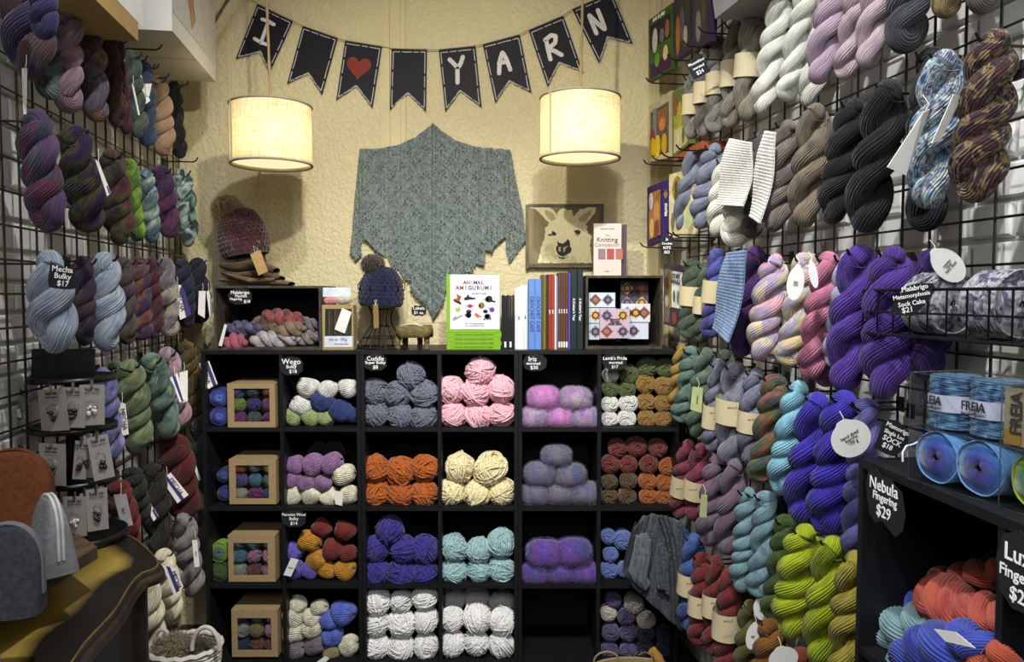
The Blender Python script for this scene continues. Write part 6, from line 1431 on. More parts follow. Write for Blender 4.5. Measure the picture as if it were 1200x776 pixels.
ub('top_board', 0, .96, 0, .33, ZU - .014, ZU); ub('side_panel', 0, .012, .001, .33, .02, ZU - .0145); ub('divider', .322, .334, .001, .33, .02, ZU - .0145); ub('divider', .64, .652, .001, .33, .02, ZU - .0145)
for z in (ZU - .318, ZU - .63, ZU - .93):
    ub('shelf_board', .0125, .3215, .002, .33, z - .012, z, BLACKIN); ub('shelf_board', .3345, .6395, .002, .33, z - .012, z, BLACKIN)
ub('back_panel', 0, .96, .331, .336, .02, ZU, BLACKIN)
def un(s, n_, z): q = P0 + D2 * s + N2 * n_; return np.array([q[0], q[1], z])
def U(px, py, n_):     # pixel onto a plane parallel to the unit's front, n_ behind it
    b = np.array([P0[0], P0[1], 0]) + np.array([N2[0], N2[1], 0]) * n_; nn = np.array([N2[0], N2[1], 0]); d = ray(px, py); return CAM + d * (np.dot(b - CAM, nn) / np.dot(d, nn))
rt = (-D2[0] * -1, D2[1] * 1, 0); rt = (D2[0], D2[1], 0)
def usign(pts, px, py, lines, label, n_=-.004):
    c = U(px, py, n_); M = basis(c, rt, Z); s_ = 1.0
    q = flat_poly(pts, .0015).obj('price_sign', SLATE, None, M); tag(q, label, 'price sign')
    for s, dx, dy, h_ in lines: text(q, s, c + np.array(rt) * dx + np.array([0, 0, dy]), rt, Z, h_, CHALK, bold=.0003, lift=.002)
usign([(x * 1.25, y) for x, y in [(-.037, .035), (-.02, .042), (-.008, .034), (.012, .036), (.025, .026), (.036, .022), (.040, .004), (.044, -.012), (.040, -.035), (.026, -.050), (.012, -.044), (-.002, -.036), (-.018, -.044), (-.032, -.036), (-.038, -.010), (-.042, .012)]], 1037, 585, [('Nebula', -.002, .018, .027), ('Fingering', .002, .0, .018), ('$29', 0, -.022, .026)], 'black chalk sign at the top left of the right-hand unit')
usign(scallop(.085, .10, 9, .07, 3), 1199, 672, [('Luxe', .0, .018, .03), ('Fingering', .0, -.006, .02), ('$29', 0, -.03, .024)], 'black chalk sign at the right edge on the unit divider')
def ulay(c1, c2, w, n_, cols, label, aspect=None, roll=None):
    w *= 1.3; t_ = U(*c1, n_); b_ = U(*c2, n_ + .02); Y = (t_[1] + b_[1]) / 2
    return place_skein(t_, b_, w * Y / F, yarn('unit_' + label[:16].replace(' ', '_'), cols, vary=.15, strands=50), label, 'hanks in the right-hand unit', depth=.95, roll=roll)
CO = ['#984038', '#ac5040', '#8c3430']; TE = ['#64848a', '#7c9a9e', '#54747c']; SB_ = ['#2c388c', '#3c4ca4', '#242c78']
ulay((1122, 692), (1042, 668), 34, .13, TE, 'dusty teal hank at the upper left of the heap')
ulay((1172, 660), (1104, 655), 26, .22, ['#2c3c3c', '#1c2a2c'], 'dark green hank at the back of the heap')
ulay((1100, 730), (1022, 742), 46, .06, TE, 'dusty teal hank at the lower left of the heap')
ulay((1120, 775), (1050, 772), 40, .03, ['#5c7c82', '#748f94'], 'small teal hank end at the bottom of the heap')
ulay((1130, 712), (1062, 712), 38, .09, SB_, 'royal blue hank in the middle of the heap')
ulay((1176, 672), (1098, 686), 38, .12, CO, 'coral hank at the top of the heap')
ulay((1180, 742), (1082, 690), 48, .05, CO, 'big coral hank lying across the front')
ulay((1186, 738), (1130, 704), 40, .03, CO, 'coral hank against the unit divider')
ulay((1160, 758), (1064, 772), 60, .00, SB_, 'large royal blue hank at the bottom front')
ulay((1182, 776), (1138, 768), 46, .00, ['#9c4028', '#ac5030'], 'orange red hank in the bottom right corner')
q = quad_card('paper_tag', [U(1094, 737, -.075), U(1120, 741, -.075), U(1143, 760, -.075), U(1108, 752, -.075)][:4], .001, CARDW); tag(q, 'white paper tag between the coral and royal blue hanks', 'tag')
# clear boxes on the unit
A = atZ(1064, 561, ZU + .001); Bq = atZ(1170, 593, ZU + .001)
e = (Bq - A) / np.linalg.norm(Bq - A); pn = np.array([-e[1], e[0], 0]); pn = pn if pn[0] > 0 else -pn
A2 = A - e * .0; hh = .079; dp = .088
def cbox(s0, s1, d0, d1, z, lab): 
    P = [A + e * s0 + pn * d0, A + e * s1 + pn * d0, A + e * s1 + pn * d1, A + e * s0 + pn * d1]; P = [np.array([p[0], p[1], z]) for p in P]
    return clear_box('clear_yarn_box', P, hh, lab, 'clear boxes on the right-hand unit')
L1 = np.linalg.norm(Bq - A)
b1 = cbox(0, L1, 0, dp, ZU + .001, 'lower clear box with two blue swirled cakes'); b2 = cbox(0, L1, 0, dp, ZU + .001 + hh + .001, 'upper clear box with two banded blue cakes')
b3 = cbox(L1 + .004, L1 + .10, .0 - .004, dp, ZU + .001, 'clear box with a green swirled cake'); b4 = cbox(L1 + .004, L1 + .10, -.004, dp, ZU + .001 + hh + .001, 'clear box with kraft insert stacked over the green cake')
b5 = cbox(-.02 + .1, .30, dp + .02, dp + .10, ZU + .001 + hh * .95, 'clear box behind with a yellow tinted lid')
CB = cakemat('cake_blue_swirl', ['#2c1854', '#3c2c84', '#3c54ac', '#3c64ac', '#6c9ccc']); CG = cakemat('cake_green_swirl', ['#2c1c5c', '#34508c', '#34807c', '#549c3c', '#a0b02c'])
def axis_rot(nrm):    # cake's -Y end turned towards direction nrm
    return Vector(nrm).to_track_quat('-Y', 'Z').to_matrix().to_4x4()
for i, s in enumerate((.038, .108)):
    p = A + e * s + pn * .045 + np.array([0, 0, .0395]); M = Matrix.Translation(Vector(p)) @ axis_rot(-pn) @ Matrix.Diagonal((.037, .055, .0375, 1)); q = link(CAKE, 'yarn_cake', CB, None, M); tag(q, '%s swirled blue cake in the lower clear box' % ('left', 'right')[i], 'yarn cake', 'cakes in the clear boxes')
    p = p + np.array([0, 0, hh + .001]); M = Matrix.Translation(Vector(p)) @ Matrix.Rotation(PI / 2, 4, 'X') @ Matrix.Diagonal((.034, .062, .034, 1))
    q = link(CAKE, 'yarn_cake', yarn('cake_denim', ['#2c4468', '#44648c', '#688aa8', '#385478'], src='Object', oscale=2.2, strands=6), None, M); tag(q, '%s denim blue cake with a white band in the upper clear box' % ('left', 'right')[i], 'yarn cake', 'cakes in the clear boxes')
    t_ = np.linspace(0, 2 * PI, 33); r_ = .0358; G = np.stack([np.stack([p[0] + r_ * np.cos(t_), p[1] + r_ * np.sin(t_), np.full_like(t_, z)], -1) for z in (p[2] - .013, p[2] + .011)]); mb = MB().grid(G, np.zeros((2, 33, 2)), True); bd = mb.obj('paper_band', plain('lilac_white_band', '#c0bed0', .7), q)
    c = p - pn * .0375 + np.array([0, 0, 0]); text(bd, 'FREIA', c - e * .008 + np.array([0, 0, .002]), e, Z, .0175, INK, bold=.0003, wide=.85); text(bd, 'fine handpaints', c - e * .008 - np.array([0, 0, .008]), e, Z, .006, INK)
p = A + e * (L1 + .045) + pn * .045 + np.array([0, 0, .0395]); M = Matrix.Translation(Vector(p)) @ axis_rot(-pn) @ Matrix.Diagonal((.039, .055, .038, 1)); q = link(CAKE, 'yarn_cake', CG, None, M); tag(q, 'green, yellow and violet swirled cake in its clear box', 'yarn cake')
zz = ZU + hh + .003
kp = quad_card('kraft_insert', [A + e * (L1 + .006) - pn * .002 + np.array([0, 0, zz + hh - .004 - A[2]]), A + e * (L1 + .09) - pn * .002 + np.array([0, 0, zz + hh - .004 - A[2]]), A + e * (L1 + .09) - pn * .002 + np.array([0, 0, zz + .002 - A[2]]), A + e * (L1 + .006) - pn * .002 + np.array([0, 0, zz + .002 - A[2]])], .001, plain('tan_insert', '#8c8064', .7, .1, 20), b4)
text(kp, 'FREIA', A + e * (L1 + .024) - pn * .003 + np.array([0, 0, zz + hh * .55 - A[2]]), (0, 0, 1), -e, .022, INK, bold=.0003)
quad_card('gold_sticker', [A + e * (L1 + .007) - pn * .003 + np.array([0, 0, zz + .022 - A[2]]), A + e * (L1 + .03) - pn * .003 + np.array([0, 0, zz + .022 - A[2]]), A + e * (L1 + .03) - pn * .003 + np.array([0, 0, zz + .003 - A[2]]), A + e * (L1 + .007) - pn * .003 + np.array([0, 0, zz + .003 - A[2]])], .0005, plain('gold_print', '#8c6c30', .5), b4)
# white curl of yarn and a card foot by the boxes
MB().tube([atY(1058, 541, 1.14), atY(1058, 530, 1.14), atY(1062, 523, 1.14), atY(1070, 521, 1.14), atY(1078, 517, 1.14)], .0016, 6).obj('t', WOUND and CHALK).name = 'yarn_end'
tag(bpy.data.objects['yarn_end'], 'loose white curl of yarn before the clear boxes', 'yarn')

# ---------------------------------------------------------------- sweater hanging over the lower cubbies
o = empty('hanging_sweater', atY(765, 640, 2.68), 'grey tweed cardigan hanging before the right-hand cubbies', 'cardigan')
TW = yarn('wool_tweed', ['#34383e', '#484e54', '#282c32', '#565c62'], src='Object', oscale=60, strands=90, vary=.35)
def cloth(pts_rows, name, mat, par, th=.006, amp=.006, Yv=None):
    """cloth through rows of pixel points (x, y, Y)"""
    rows = [np.array([atY(*p) for p in r]) for r in pts_rows]; m = 30; n = 30
    A_ = np.array([np.stack([np.interp(np.linspace(0, len(r) - 1, m), range(len(r)), r[:, k]) for k in range(3)], -1) for r in rows])
    s = np.linspace(0, len(rows) - 1, n); G = np.stack([np.stack([np.interp(s, range(len(rows)), A_[:, j, k]) for k in range(3)], -1) for j in range(m)], 1)
    for _ in range(2): G[1:-1, 1:-1] = (G[1:-1, 1:-1] * 2 + G[:-2, 1:-1] + G[2:, 1:-1] + G[1:-1, :-2] + G[1:-1, 2:]) / 6
    u = np.linspace(0, 1, m)[None, :, None]; G = G + np.array([0, 1, 0]) * amp * np.sin(u * 26 + np.linspace(0, 2, n)[:, None, None])
    mb = MB().grid(G, np.stack(np.meshgrid(np.linspace(0, 1, m), np.linspace(0, 1, n)), -1)); ob = mb.obj(name, mat, par); s_ = ob.modifiers.new('t', 'SOLIDIFY'); s_.thickness = th; return ob
cloth([[(752, 606, 2.62), (765, 602, 2.60), (785, 606, 2.58), (800, 612, 2.56)], [(742, 622, 2.62), (760, 625, 2.60), (780, 640, 2.58), (800, 650, 2.56)], [(734, 650, 2.62), (748, 665, 2.62), (775, 690, 2.58), (800, 700, 2.56)], [(729, 668, 2.63), (745, 690, 2.63), (772, 715, 2.60), (800, 740, 2.58)]], 'body_panel', TW, o)
cloth([[(746, 628, 2.60), (756, 624, 2.585), (760, 632, 2.585)], [(742, 650, 2.60), (752, 655, 2.58), (760, 655, 2.585)], [(738, 668, 2.61), (750, 680, 2.59), (756, 676, 2.59)], [(744, 680, 2.61), (756, 690, 2.60), (760, 684, 2.60)]], 'sleeve', yarn('wool_tweed_light', ['#4c525a', '#606870', '#3c4248'], src='Object', oscale=60, strands=90, vary=.35), o, .01)
cloth([[(771, 640, 2.565), (775, 636, 2.56), (784, 650, 2.56)], [(768, 655, 2.565), (776, 660, 2.56), (782, 668, 2.56)], [(772, 690, 2.565), (778, 690, 2.56), (784, 700, 2.56)]], 'pocket', TW, o, .006)
for dx in (0, 4, 8):
    MB().tube([atY(745 + dx, 612 - dx * .2, 2.60), atY(738 + dx, 632, 2.60), atY(731 + dx, 662, 2.605)], .0026, 6).obj('ribbed_edge', yarn('wool_tweed_dark', ['#1c1e22', '#24282c']), o)
for dx in (0, 5, 10): MB().tube([atY(772 + dx, 604, 2.57), atY(780 + dx, 630, 2.56), atY(785 + dx, 670, 2.555), atY(786 + dx, 720, 2.56)], .003, 6).obj('ribbed_edge', yarn('wool_tweed_dark', ['#1c1e22', '#24282c']), o)
o = empty('leather_mitten', atY(772, 772, 2.6), 'tan leather roll tied with twine at the bottom shelf', 'leather goods')
MB().tube([atY(764, 762, 2.6), atY(770, 770, 2.6), atY(778, 790, 2.6)], [.016, .019, .02], 14).obj('leather_roll', plain('tan_leather', '#a07838', .5, .2), o)
MB().tube([atY(748, 768, 2.6), atY(756, 764, 2.6), atY(765, 769, 2.58), atY(760, 774, 2.58), atY(750, 775, 2.59)], .0015, 5).obj('twine_tie', TWINE, o)
t_ = np.linspace(0, PI, 14); MB().tube([atY(711 + 15 * math.cos(a), 776 - 12 * math.sin(a), 2.6) for a in t_], .0035, 7).obj('t', TWINE).name = 'basket_handle'
bk_ = atY(742, 786, 2.6); ob = empty('twine_basket', (bk_[0], 2.6, 0), 'low twine basket whose thin hoop handle shows before purple balls', 'basket'); adopt(bpy.data.objects['basket_handle'], ob)
for i in range(11):
    a_ = np.linspace(0, 2 * PI, 41)[:-1]; MB().tube(np.stack([bk_[0] + .15 * np.cos(a_), 2.6 + .09 * np.sin(a_), np.full(40, .012 + (bk_[2] - .012) * i / 10)], -1), .0065, 6, closed=True).obj('basket_coil', TWINE, ob)

# ---------------------------------------------------------------- left foreground
# old dresser with a worn marbled top
def dresser_mat():
    m, nt, b = newmat('worn_gold_and_black_top'); L = nt.links.new; mp = mapping(nt, 'Object', (3, 1.2, 3))
    mp.inputs['Rotation'].default_value = (0, 0, .25)
    n1 = N(nt, 'ShaderNodeTexNoise'); n1.inputs['Scale'].default_value = 2; n1.inputs['Detail'].default_value = 5; L(mp.outputs[0], n1.inputs['Vector'])
    cr = N(nt, 'ShaderNodeValToRGB'); cr.color_ramp.elements[0].position = .3; cr.color_ramp.elements[0].color = lin('#86702a'); cr.color_ramp.elements[1].position = .7; cr.color_ramp.elements[1].color = lin('#c4a650')
    L(n1.outputs[0], cr.inputs[0])
    # black rubbed-back paint along the rim: distance from the rim is stored in the UV map
    uv = N(nt, 'ShaderNodeUVMap'); sx_ = N(nt, 'ShaderNodeSeparateXYZ'); L(uv.outputs[0], sx_.inputs[0])
    n2 = N(nt, 'ShaderNodeTexNoise'); n2.inputs['Scale'].default_value = 5; n2.inputs['Detail'].default_value = 6; tc = N(nt, 'ShaderNodeTexCoord'); L(tc.outputs['Object'], n2.inputs['Vector'])
    ma = N(nt, 'ShaderNodeMath', operation='MULTIPLY_ADD'); L(n2.outputs[0], ma.inputs[0]); ma.inputs[1].default_value = .35; L(sx_.outputs[0], ma.inputs[2])
    mr = N(nt, 'ShaderNodeMapRange'); mr.inputs[1].default_value = .44; mr.inputs[2].default_value = .60; L(ma.outputs[0], mr.inputs[0])
    mx = N(nt, 'ShaderNodeMixRGB'); mx.inputs[1].default_value = lin('#1a1613'); L(mr.outputs[0], mx.inputs[0]); L(cr.outputs[0], mx.inputs[2]); L(mx.outputs[0], b.inputs['Base Color'])
    b.inputs['Roughness'].default_value = .42; bp = N(nt, 'ShaderNodeBump'); bp.inputs['Strength'].default_value = .1; L(n1.outputs[0], bp.inputs['Height']); L(bp.outputs[0], b.inputs['Normal']); return m
ZD = .80
rim = [(60, 632), (100, 622), (130, 624), (152, 629), (168, 641), (182, 656), (184, 663), (178, 668), (166, 671), (155, 680), (146, 693), (138, 708), (126, 724), (112, 738), (96, 755), (82, 776), (66, 800), (40, 835), (0, 890)]
E_ = np.array([atZ(x, y, ZD) for x, y in rim]); s = np.linspace(0, len(E_) - 1, 90)
E_ = np.stack([np.interp(s, range(len(E_)), E_[:, k]) for k in range(3)], -1)
for _ in range(3): E_[1:-1] = (E_[:-2] + 2 * E_[1:-1] + E_[2:]) / 4
o = empty('old_dresser', (E_[40][0] - .2, E_[40][1], 0), 'old dresser with worn gold and black scalloped top', 'dresser')
inner = np.stack([np.full(90, -1.13), E_[:, 1], E_[:, 2]], -1); inner[:, 0] = BL[0] + SL * (inner[:, 1] - YB) * 1 + .02
fr = np.linspace(0, 1, 24); G = np.stack([E_ * (1 - f) + inner * f for f in fr]); UVd = np.stack([np.stack([np.linalg.norm(E_ * (1 - f) + inner * f - E_, axis=1) * 4.2, s / 10], -1) for f in fr])
def strip(P, Q, mb, sm=True): mb.grid(np.stack([P, Q]), np.zeros((2, len(P), 2)), smooth=sm)
top = MB().grid(G[::-1], UVd[::-1]).obj('dresser_top', dresser_mat(), o)
nrm = np.stack([frames(E_)[1][:, 1], -frames(E_)[1][:, 0], np.zeros(90)], -1); nrm /= np.linalg.norm(nrm, axis=1)[:, None]
if np.dot(nrm[60], np.array([1, 0, 0])) < 0: nrm = -nrm
prof = [(0, 0), (.004, -.001), (.007, -.006), (.004, -.011), (.012, -.014), (.018, -.022), (.016, -.032), (.006, -.036), (-.02, -.038)]
EG = np.stack([E_ + nrm * a - nrm * .0 + np.array([0, 0, z]) for a, z in prof]); MB().grid(EG, np.zeros(EG.shape[:2] + (2,))).obj('moulded_edge', wood('edge_wood', '#14110f', '#3c2f22', 20, (1, 1, 1), .35), o)
EG = np.stack([E_ - nrm * .02 + np.array([0, 0, z]) for z in (-.037, -.25, -.5, -.79)]); MB().grid(EG, np.zeros(EG.shape[:2] + (2,))).obj('dresser_body', wood('body_wood', '#1a1512', '#33291f', 14, (1, 1, .3), .5), o)
MB().tube(E_ + nrm * .003 + np.array([0, 0, .0008]), .0022, 6).obj('gilt_line', plain('worn_gilt', '#6c5a34', .4, .3), o)
# plank riser
xr = -.862; o = empty('plank_riser', (xr - .1, 1.2, ZD), 'weathered plank shelf standing on the old dresser', 'shelf')
pw = wood('weathered_plank', '#3a2c20', '#6a5640', 10, (6, .8, 4), .8)
y1 = 1.507; y0 = .95
for i, (ya, yb_) in enumerate(((.95, 1.52), (.98, 1.60), (1.42, 1.69))):
    xa_, xb_ = xr - .092 * (i + 1) + .002, xr - .092 * i
    MB().add([(xb_, ya, .876), (xb_, ya, .90), (xa_, ya, .876), (xa_, ya, .90), (xb_, yb_, .876), (xb_, yb_, .90), (xa_, yb_ + .085, .876), (xa_, yb_ + .085, .90)], [(0, 1, 3, 2), (4, 6, 7, 5), (0, 4, 5, 1), (2, 3, 7, 6), (0, 2, 6, 4), (1, 5, 7, 3)], None, False).obj('plank', pw, o)
for yy in (1.0, 1.40): MB().box((xr - .18, yy, ZD + .001), (xr - .06, yy + .03, .8755)).obj('riser_foot', pw, o)
def pouch(px, yb, w, h, Y, mat, label, yaw=.5, dep=.07, zt_=None, z0=.901, ztrim=None):
    b = atY(px, yb, Y); p = (b[0], Y, z0); W = w * Y / F / 2; H = h * Y / F
    o = empty('felt_pouch', p, label, 'pouch', 'felt pouches on the plank riser')
    n, m = 26, 40; a = np.linspace(0, 1, n)[:, None]; u = np.linspace(-1, 1, m)[None, :]
    # front outline: straight sides, domed top; depth narrows to the zip at the top
    hw = W * np.where(a < .55, 1, np.sqrt(np.clip(1 - ((a - .55) / .45) ** 2, 0, 1)) * .98 + .02)
    for sgn, nm in ((-1, 'front'), (1, 'back')):
        pass
    G = []
    for ai in np.linspace(0, 1, n):
        hwi = W * (1 if ai < .5 else (math.sqrt(max(0, 1 - ((ai - .5) / .5) ** 2.4)))); d = dep * (1 - .72 * ai ** 1.1) * (hwi / W if ai > .5 else 1) ** .3
        t = np.linspace(0, 2 * PI, m); sx = np.sign(np.cos(t)) * np.abs(np.cos(t)) ** .45; sy = np.sign(np.sin(t)) * np.abs(np.sin(t)) ** .45
        G.append(np.stack([hwi * sx, d / 2 * sy, np.full(m, H * ai)], -1))
    G = np.array(G); M = Matrix.Translation(p) @ Matrix.Rotation(yaw, 4, 'Z') @ Matrix.Rotation(-.0, 4, 'X')
    mb = MB().grid(G, np.stack(np.meshgrid(np.linspace(0, 1, m), np.linspace(0, 1, n)), -1)); mb.add(G[0][:-1], [tuple(range(m - 1))], None, False); mb.obj('felt_body', mat, o, M)
    th = np.linspace(0, PI, 40); arc = np.stack([W * 1.005 * np.cos(th), 0 * th, H * (.5 + .5 * np.sin(th) ** .85)], -1); arc = np.vstack([[W * 1.01, 0, H * .2], arc, [-W * 1.01, 0, H * .2]])
    zc_ = ztrim or plain('zip_tape', '#b8b8b8', .6)
    MB().tube(arc + (0, -.004, 0), .0032, 6).obj('zip', zc_, o, M); MB().tube(arc + (0, .004, 0), .0028, 6).obj('piping', zc_, o, M)
    MB().box((-W * 1.0 - .004, -.01, H * .16), (-W * 1.0 + .002, .01, H * .24)).obj('zip_pull', STEEL, o, M)
    return o
FB = plain('brown_felt', '#6a3c22', .95, .2, 90, .5); FG = plain('charcoal_felt', '#3c3e44', .95, .25, 110, .5); FL = plain('light_grey_felt', '#84868a', .95, .15, 110, .5)
pouch(18, 618, 84, 102, 1.60, FB, 'rust brown felt zip pouch at the back of the riser', .2, .08, ztrim=plain('brown_zip', '#5c3420', .6))
pouch(12, 718, 72, 108, 1.20, FG, 'charcoal felt zip pouch at the front of the riser', .25, .07, ztrim=plain('grey_zip', '#6c6e74', .6))
pouch(61, 671, 62, 91, 1.39, FL, 'light grey felt zip pouch on the riser end', -.7, .075, ztrim=plain('white_zip', '#c8c8c8', .6))
pouch(-38, 776, 60, 90, .99, FL, 'light grey felt pouch mostly outside the frame', .2, .06)

# card spinner with stitch marker cards
cx, cy = -1.105, 1.86; o = empty('card_spinner', (cx, cy, ZD), 'black tiered spinner rack of stitch marker cards', 'display rack')
BP = plain('black_plastic', '#0f0f12', .35, .1, 30, 0, 0, .5)
def disc(z, r, h, nm):
    t = np.linspace(0, 2 * PI, 49); G = np.stack([np.stack([cx + rr * np.cos(t), cy + rr * np.sin(t), np.full_like(t, zz)], -1) for rr, zz in ((0, z), (r, z), (r, z + h), (r - .004, z + h), (r - .006, z + h * .5), (0, z + h * .5))]); MB().grid(G, np.zeros((6, 49, 2))).obj(nm, BP, o)
disc(ZD + .001, .115, .022, 'base'); zt_ = [atY(72, y, cy - .1)[2] for y in (452, 512, 577)]
for z in zt_: disc(z, .098, .014, 'tier_tray')
MB().tube([(cx, cy, ZD + .02), (cx, cy, zt_[0] + .005)], .02, 14).obj('post', BP, o)
hd = [atY(37, 409, cy - .02), atY(111, 409, cy - .02), atY(110, 447, cy - .02), atY(36, 447, cy - .02)]
quad_card('header_panel', hd, .004, BP, o)
CM = plain('grey_marker_card', '#8f8b84', .7, .06, 50, .02)
def mcard(px, py, w, h, Y, label, tilt=0, dark=0, beads=0):
    c = atY(px, py, Y); k = Y / F; W, H = w * k / 2, h * k
    p = empty('marker_card', c, label, 'card', 'stitch marker cards on the spinner')
    ct, st_ = math.cos(tilt), math.sin(tilt); yaw = (px - 72) / 75
    rt_ = np.array([math.cos(yaw) * ct, math.sin(yaw) * ct, -st_]); up_ = np.array([st_ * .9, 0, ct]); nn = np.cross(rt_, up_)
    P = [c - rt_ * W, c + rt_ * W, c + rt_ * W - up_ * H, c - rt_ * W - up_ * H]
    cd = quad_card('card', P, .001, CM, p)
    text(cd, 'bee no', c - up_ * H * .1 + nn * .002, rt_, up_, .011, INK, bold=.0002); text(cd, 'stitch marker', c - up_ * H * .19 + nn * .002, rt_, up_, .006, INK)
    m = c - up_ * H * .52; a = np.linspace(-PI * .72, PI * .72, 18) - PI / 2 + PI
    MB().tube([m + rt_ * W * .42 * math.sin(x - PI / 2 + 0) * 1 + up_ * H * .16 * math.cos(x - PI / 2) + nn * .004 for x in np.linspace(PI * .0 + .3, PI * 2 - .3, 20)], .0006, 5).obj('wire_loop', STEEL, p)
    r = random.Random(int(px * 7 + py)); mb = MB()
    th = np.linspace(0, PI, 6); ph_ = np.linspace(0, 2 * PI, 8)
    for j in range(9):
        q = m - up_ * H * (.12 + .10 * r.uniform(-1, 1)) + rt_ * W * .3 * r.uniform(-1, 1) + nn * .006; rr = .0045 * r.uniform(.7, 1.3)
        S = q + rr * np.stack([np.outer(np.sin(th), np.cos(ph_)), np.outer(np.sin(th), np.sin(ph_)), np.outer(np.cos(th), np.ones(8))], -1); mb.grid(S, np.zeros((6, 8, 2)))
    mb.obj('bead_charm', plain('dark_beads', '#3c302c', .3, .4, 80, 0, .5, .6) if not beads else plain('pearl_beads', '#d0ccc4', .25, .1, 80, 0, 0, .6), p)
    MB().box((-.002, -.004, -.006), (.002, .002, .012)).obj('clip', STEEL, p, Matrix.Translation(Vector(c + nn * .001)))
    return p
yf = cy - .10
for px, py, w, h, dy, lab, ti, bd in ((29, 454, 22, 48, .03, 'leftmost card on the upper tier', .15, 1), (60, 456, 37, 50, 0, 'large card left of middle on the upper tier', -.08, 0), (86, 454, 26, 48, .006, 'narrow card right of middle on the upper tier', .04, 0), (108, 451, 26, 48, .02, 'rightmost card on the upper tier with pearls', .03, 1),
                              (25, 518, 26, 46, .03, 'leftmost card on the middle tier', .1, 0), (61, 520, 35, 50, 0, 'large card with a silver charm on the middle tier', .02, 0), (96, 517, 14, 46, .02, 'edge-on card on the middle tier', .12, 0), (114, 511, 22, 52, .025, 'rightmost card on the middle tier', -.16, 0), (104, 513, 16, 48, .032, 'card half covered by the rightmost middle-tier card', .1, 0),
                              (56, 586, 26, 44, .004, 'card hidden by the light grey pouch on the lower tier', 0, 0), (88, 582, 26, 48, .004, 'card with white pearls on the lower tier', .04, 1), (113, 573, 22, 50, .02, 'rightmost card with a red charm on the lower tier', -.02, 0), (100, 578, 12, 44, .03, 'thin card slice on the lower tier', 0, 0)):
    mcard(px, py, w, h, yf + dy, 'grey marker ' + lab, ti, 0, bd)

# cartons on top of the left grid
def wcart(name, pts, off0, off1, mat, label):
    """carton: front face given by 2 pixel corners of its underside along the wall"""
    (xa, ya), (xb, yb_), hgt = pts
    pa = at_wall('L', xa, ya, off1); pb = at_wall('L', xb, yb_, off1); z = (pa[2] + pb[2]) / 2
    sa = np.dot((BL - pa) * np.array([1, 1, 0]), DW); sb = np.dot((BL - pb) * np.array([1, 1, 0]), DW)
    c = [wall_pt('L', s, f, zz) for s in (sa, sb) for f in (off0, off1) for zz in (z, z + hgt)]
    o = empty(name, sum(c) / 8, label, 'carton'); MB().add(c, [(0, 1, 3, 2), (4, 6, 7, 5), (0, 4, 5, 1), (2, 3, 7, 6), (0, 2, 6, 4), (1, 5, 7, 3)], None, False).obj('carton_body', mat, o); return o, sa, sb, z
WC = plain('white_carton', '#c4c2ba', .6, .03, 10, .02); KC = plain('brown_carton', '#a88c58', .8, .06, 20, .05)
o, sa, sb, z = wcart('white_carton', ((202, 43), (253, 91), .34), .03, .26, WC, 'white carton with a printed side above the left hooks')
def wq(s0, s1, off, z0, z1, nm, mat, par): return quad_card(nm, [wall_pt('L', s0, off, z1), wall_pt('L', s1, off, z1), wall_pt('L', s1, off, z0), wall_pt('L', s0, off, z0)], .0008, mat, par)
wq(sa, sb, .2615, z + .06, z + .34, 'printed_panel', plain('pale_print_panel', '#b4b2ac', .6), o)
for i in range(6): wq(sa - .03, sa - .10, .2625, z + .16 + i * .016, z + .165 + i * .016, 'printed_line', INK, o)
q = [wall_pt('L', sa - .10 - a, .2632, z + b) for a, b in ((0, .30), (.05, .32), (.14, .10), (.12, .08))]; quad_card('printed_arm', q, .0006, plain('tan_print', '#a8784c', .6), o)
q = [wall_pt('L', sa - .20 - a, .2632, z + b) for a, b in ((0, .22), (.02, .24), (.06, .12), (.05, .11))]; quad_card('printed_arm', q, .0006, plain('brown_print', '#8c6c50', .6), o)
MB().add([wall_pt('L', (sa + sb) / 2 + d, f, z - .0008) for d, f in ((.0015, .03), (.0015, .26), (-.0015, .26), (-.0015, .03))], [(0, 1, 2, 3)], None, False).obj('tape_seam', INK, o)
o, sa, sb, z = wcart('brown_carton', ((84, -22), (162, 44), .30), .03, .25, KC, 'brown carton with a white label at the top left')
wq(sa - .05, sa - .45, .2512, z + .05, z + .22, 'shipping_label', CARDW, o)
a0 = wall_pt('L', 1.75, .27, 2.50)
MB().tube([atY(246, 36, 2.9), atY(256, 18, 2.9), atY(262, 8, 2.9), atY(272, -8, 2.9), atY(290, -40, 2.9)], [.003, .006, .005, .008, .006], 8).obj('t', plain('twig_bark', '#4c4230', .9, .3, 80, .3)).name = 'dry_twig'; tag(bpy.data.objects['dry_twig'], 'dry twig sticking out behind the white carton', 'twig')

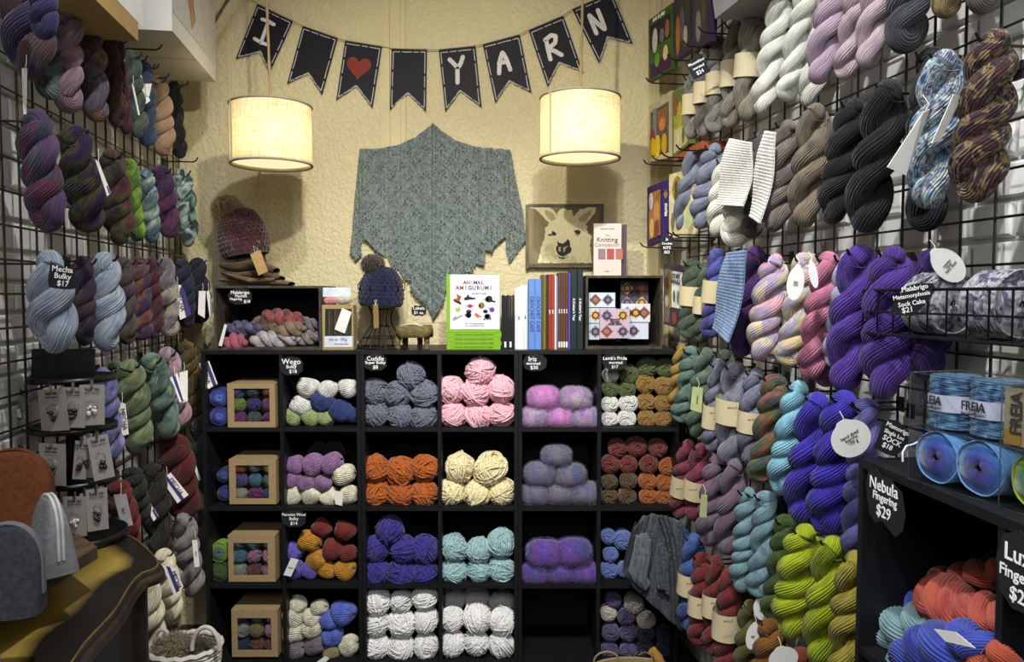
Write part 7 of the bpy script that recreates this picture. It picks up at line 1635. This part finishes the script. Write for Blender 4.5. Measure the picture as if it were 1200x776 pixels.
# white wicker basket on the floor end of the dresser
o = empty('wicker_basket', atY(215, 790, 2.0), 'white wicker basket with a hooped handle and fur pelts', 'basket'); WW_ = plain('white_wicker', '#c4c0b4', .6, .1, 60, .2)
c = atY(216, 757, 2.05); rx, ry = 42 * 2.05 / F, .085
for i in range(14):
    t_ = np.linspace(0, 2 * PI, 49)[:-1]; zz = c[2] - i * .011; k_ = 1 - i * .012
    MB().tube(np.stack([c[0] + rx * k_ * np.cos(t_), c[1] + ry * k_ * np.sin(t_), zz + .0025 * np.sin(t_ * 16 + i * PI)], -1), .0055 if i else .008, 6, closed=True).obj('wicker_coil', WW_, o)
for a_ in np.linspace(0, 2 * PI, 19)[:-1]:
    MB().tube([(c[0] + rx * math.cos(a_), c[1] + ry * math.sin(a_), c[2] + .004), (c[0] + rx * .84 * math.cos(a_), c[1] + ry * .84 * math.sin(a_), c[2] - .15)], .004, 6).obj('wicker_stake', WW_, o)
t_ = np.linspace(0, PI, 22); MB().tube([atY(241 + 16 * math.cos(x), 762 - 27 * math.sin(x), 2.0) for x in t_], .0062, 8).obj('handle', WW_, o)
t_ = np.linspace(0, PI, 22); MB().tube([atY(190 + 9 * math.cos(x), 752 - 14 * math.sin(x), 2.06) for x in t_], .0055, 8).obj('handle', WW_, o)
for i, (px, py, w_, cc, nm) in enumerate(((203, 762, .055, ['#6c6048', '#8c7c5c', '#544830'], 'tan'), (232, 764, .045, ['#3c342c', '#54483c'], 'brown'), (196, 776, .05, ['#141210', '#241e1a'], 'black'))):
    p = atY(px, py, 2.05); q = fur_ball(p, w_, cc, None, 'fur_pompom', 2600, .6, 10 + i); tag(q, nm + ' fur pompom lying in the white wicker basket', 'pompom', 'pompoms in the wicker basket')
# hangers for the two loose signs on the right grid
for px, py, off_, nm in ((817, 69, .24, 'grey taupe price'), (781, 275, .22, 'crochet kits')):
    p = at_wall('R', px, py, off_); hook('R', p, off_, 'black hook behind the %s sign' % nm, 'bare and book hooks on the right grid', 0)
# lettering becomes mesh
dg = bpy.context.evaluated_depsgraph_get()
for o in [x for x in bpy.data.objects if x.type == 'FONT']:
    me = bpy.data.meshes.new_from_object(o.evaluated_get(dg)); par = o.parent; mw = world_of(o); mt = o.data.materials[0]; bpy.data.objects.remove(o)
    me.name = 'lettering'; me.materials.clear(); me.materials.append(mt); q = bpy.data.objects.new('lettering', me); COL.objects.link(q); q.matrix_world = mw
    if par is not None: adopt(q, par)
print('OBJECTS', len(bpy.data.objects), 'TRIS', sum(len(m.polygons) * 2 for m in bpy.data.meshes))
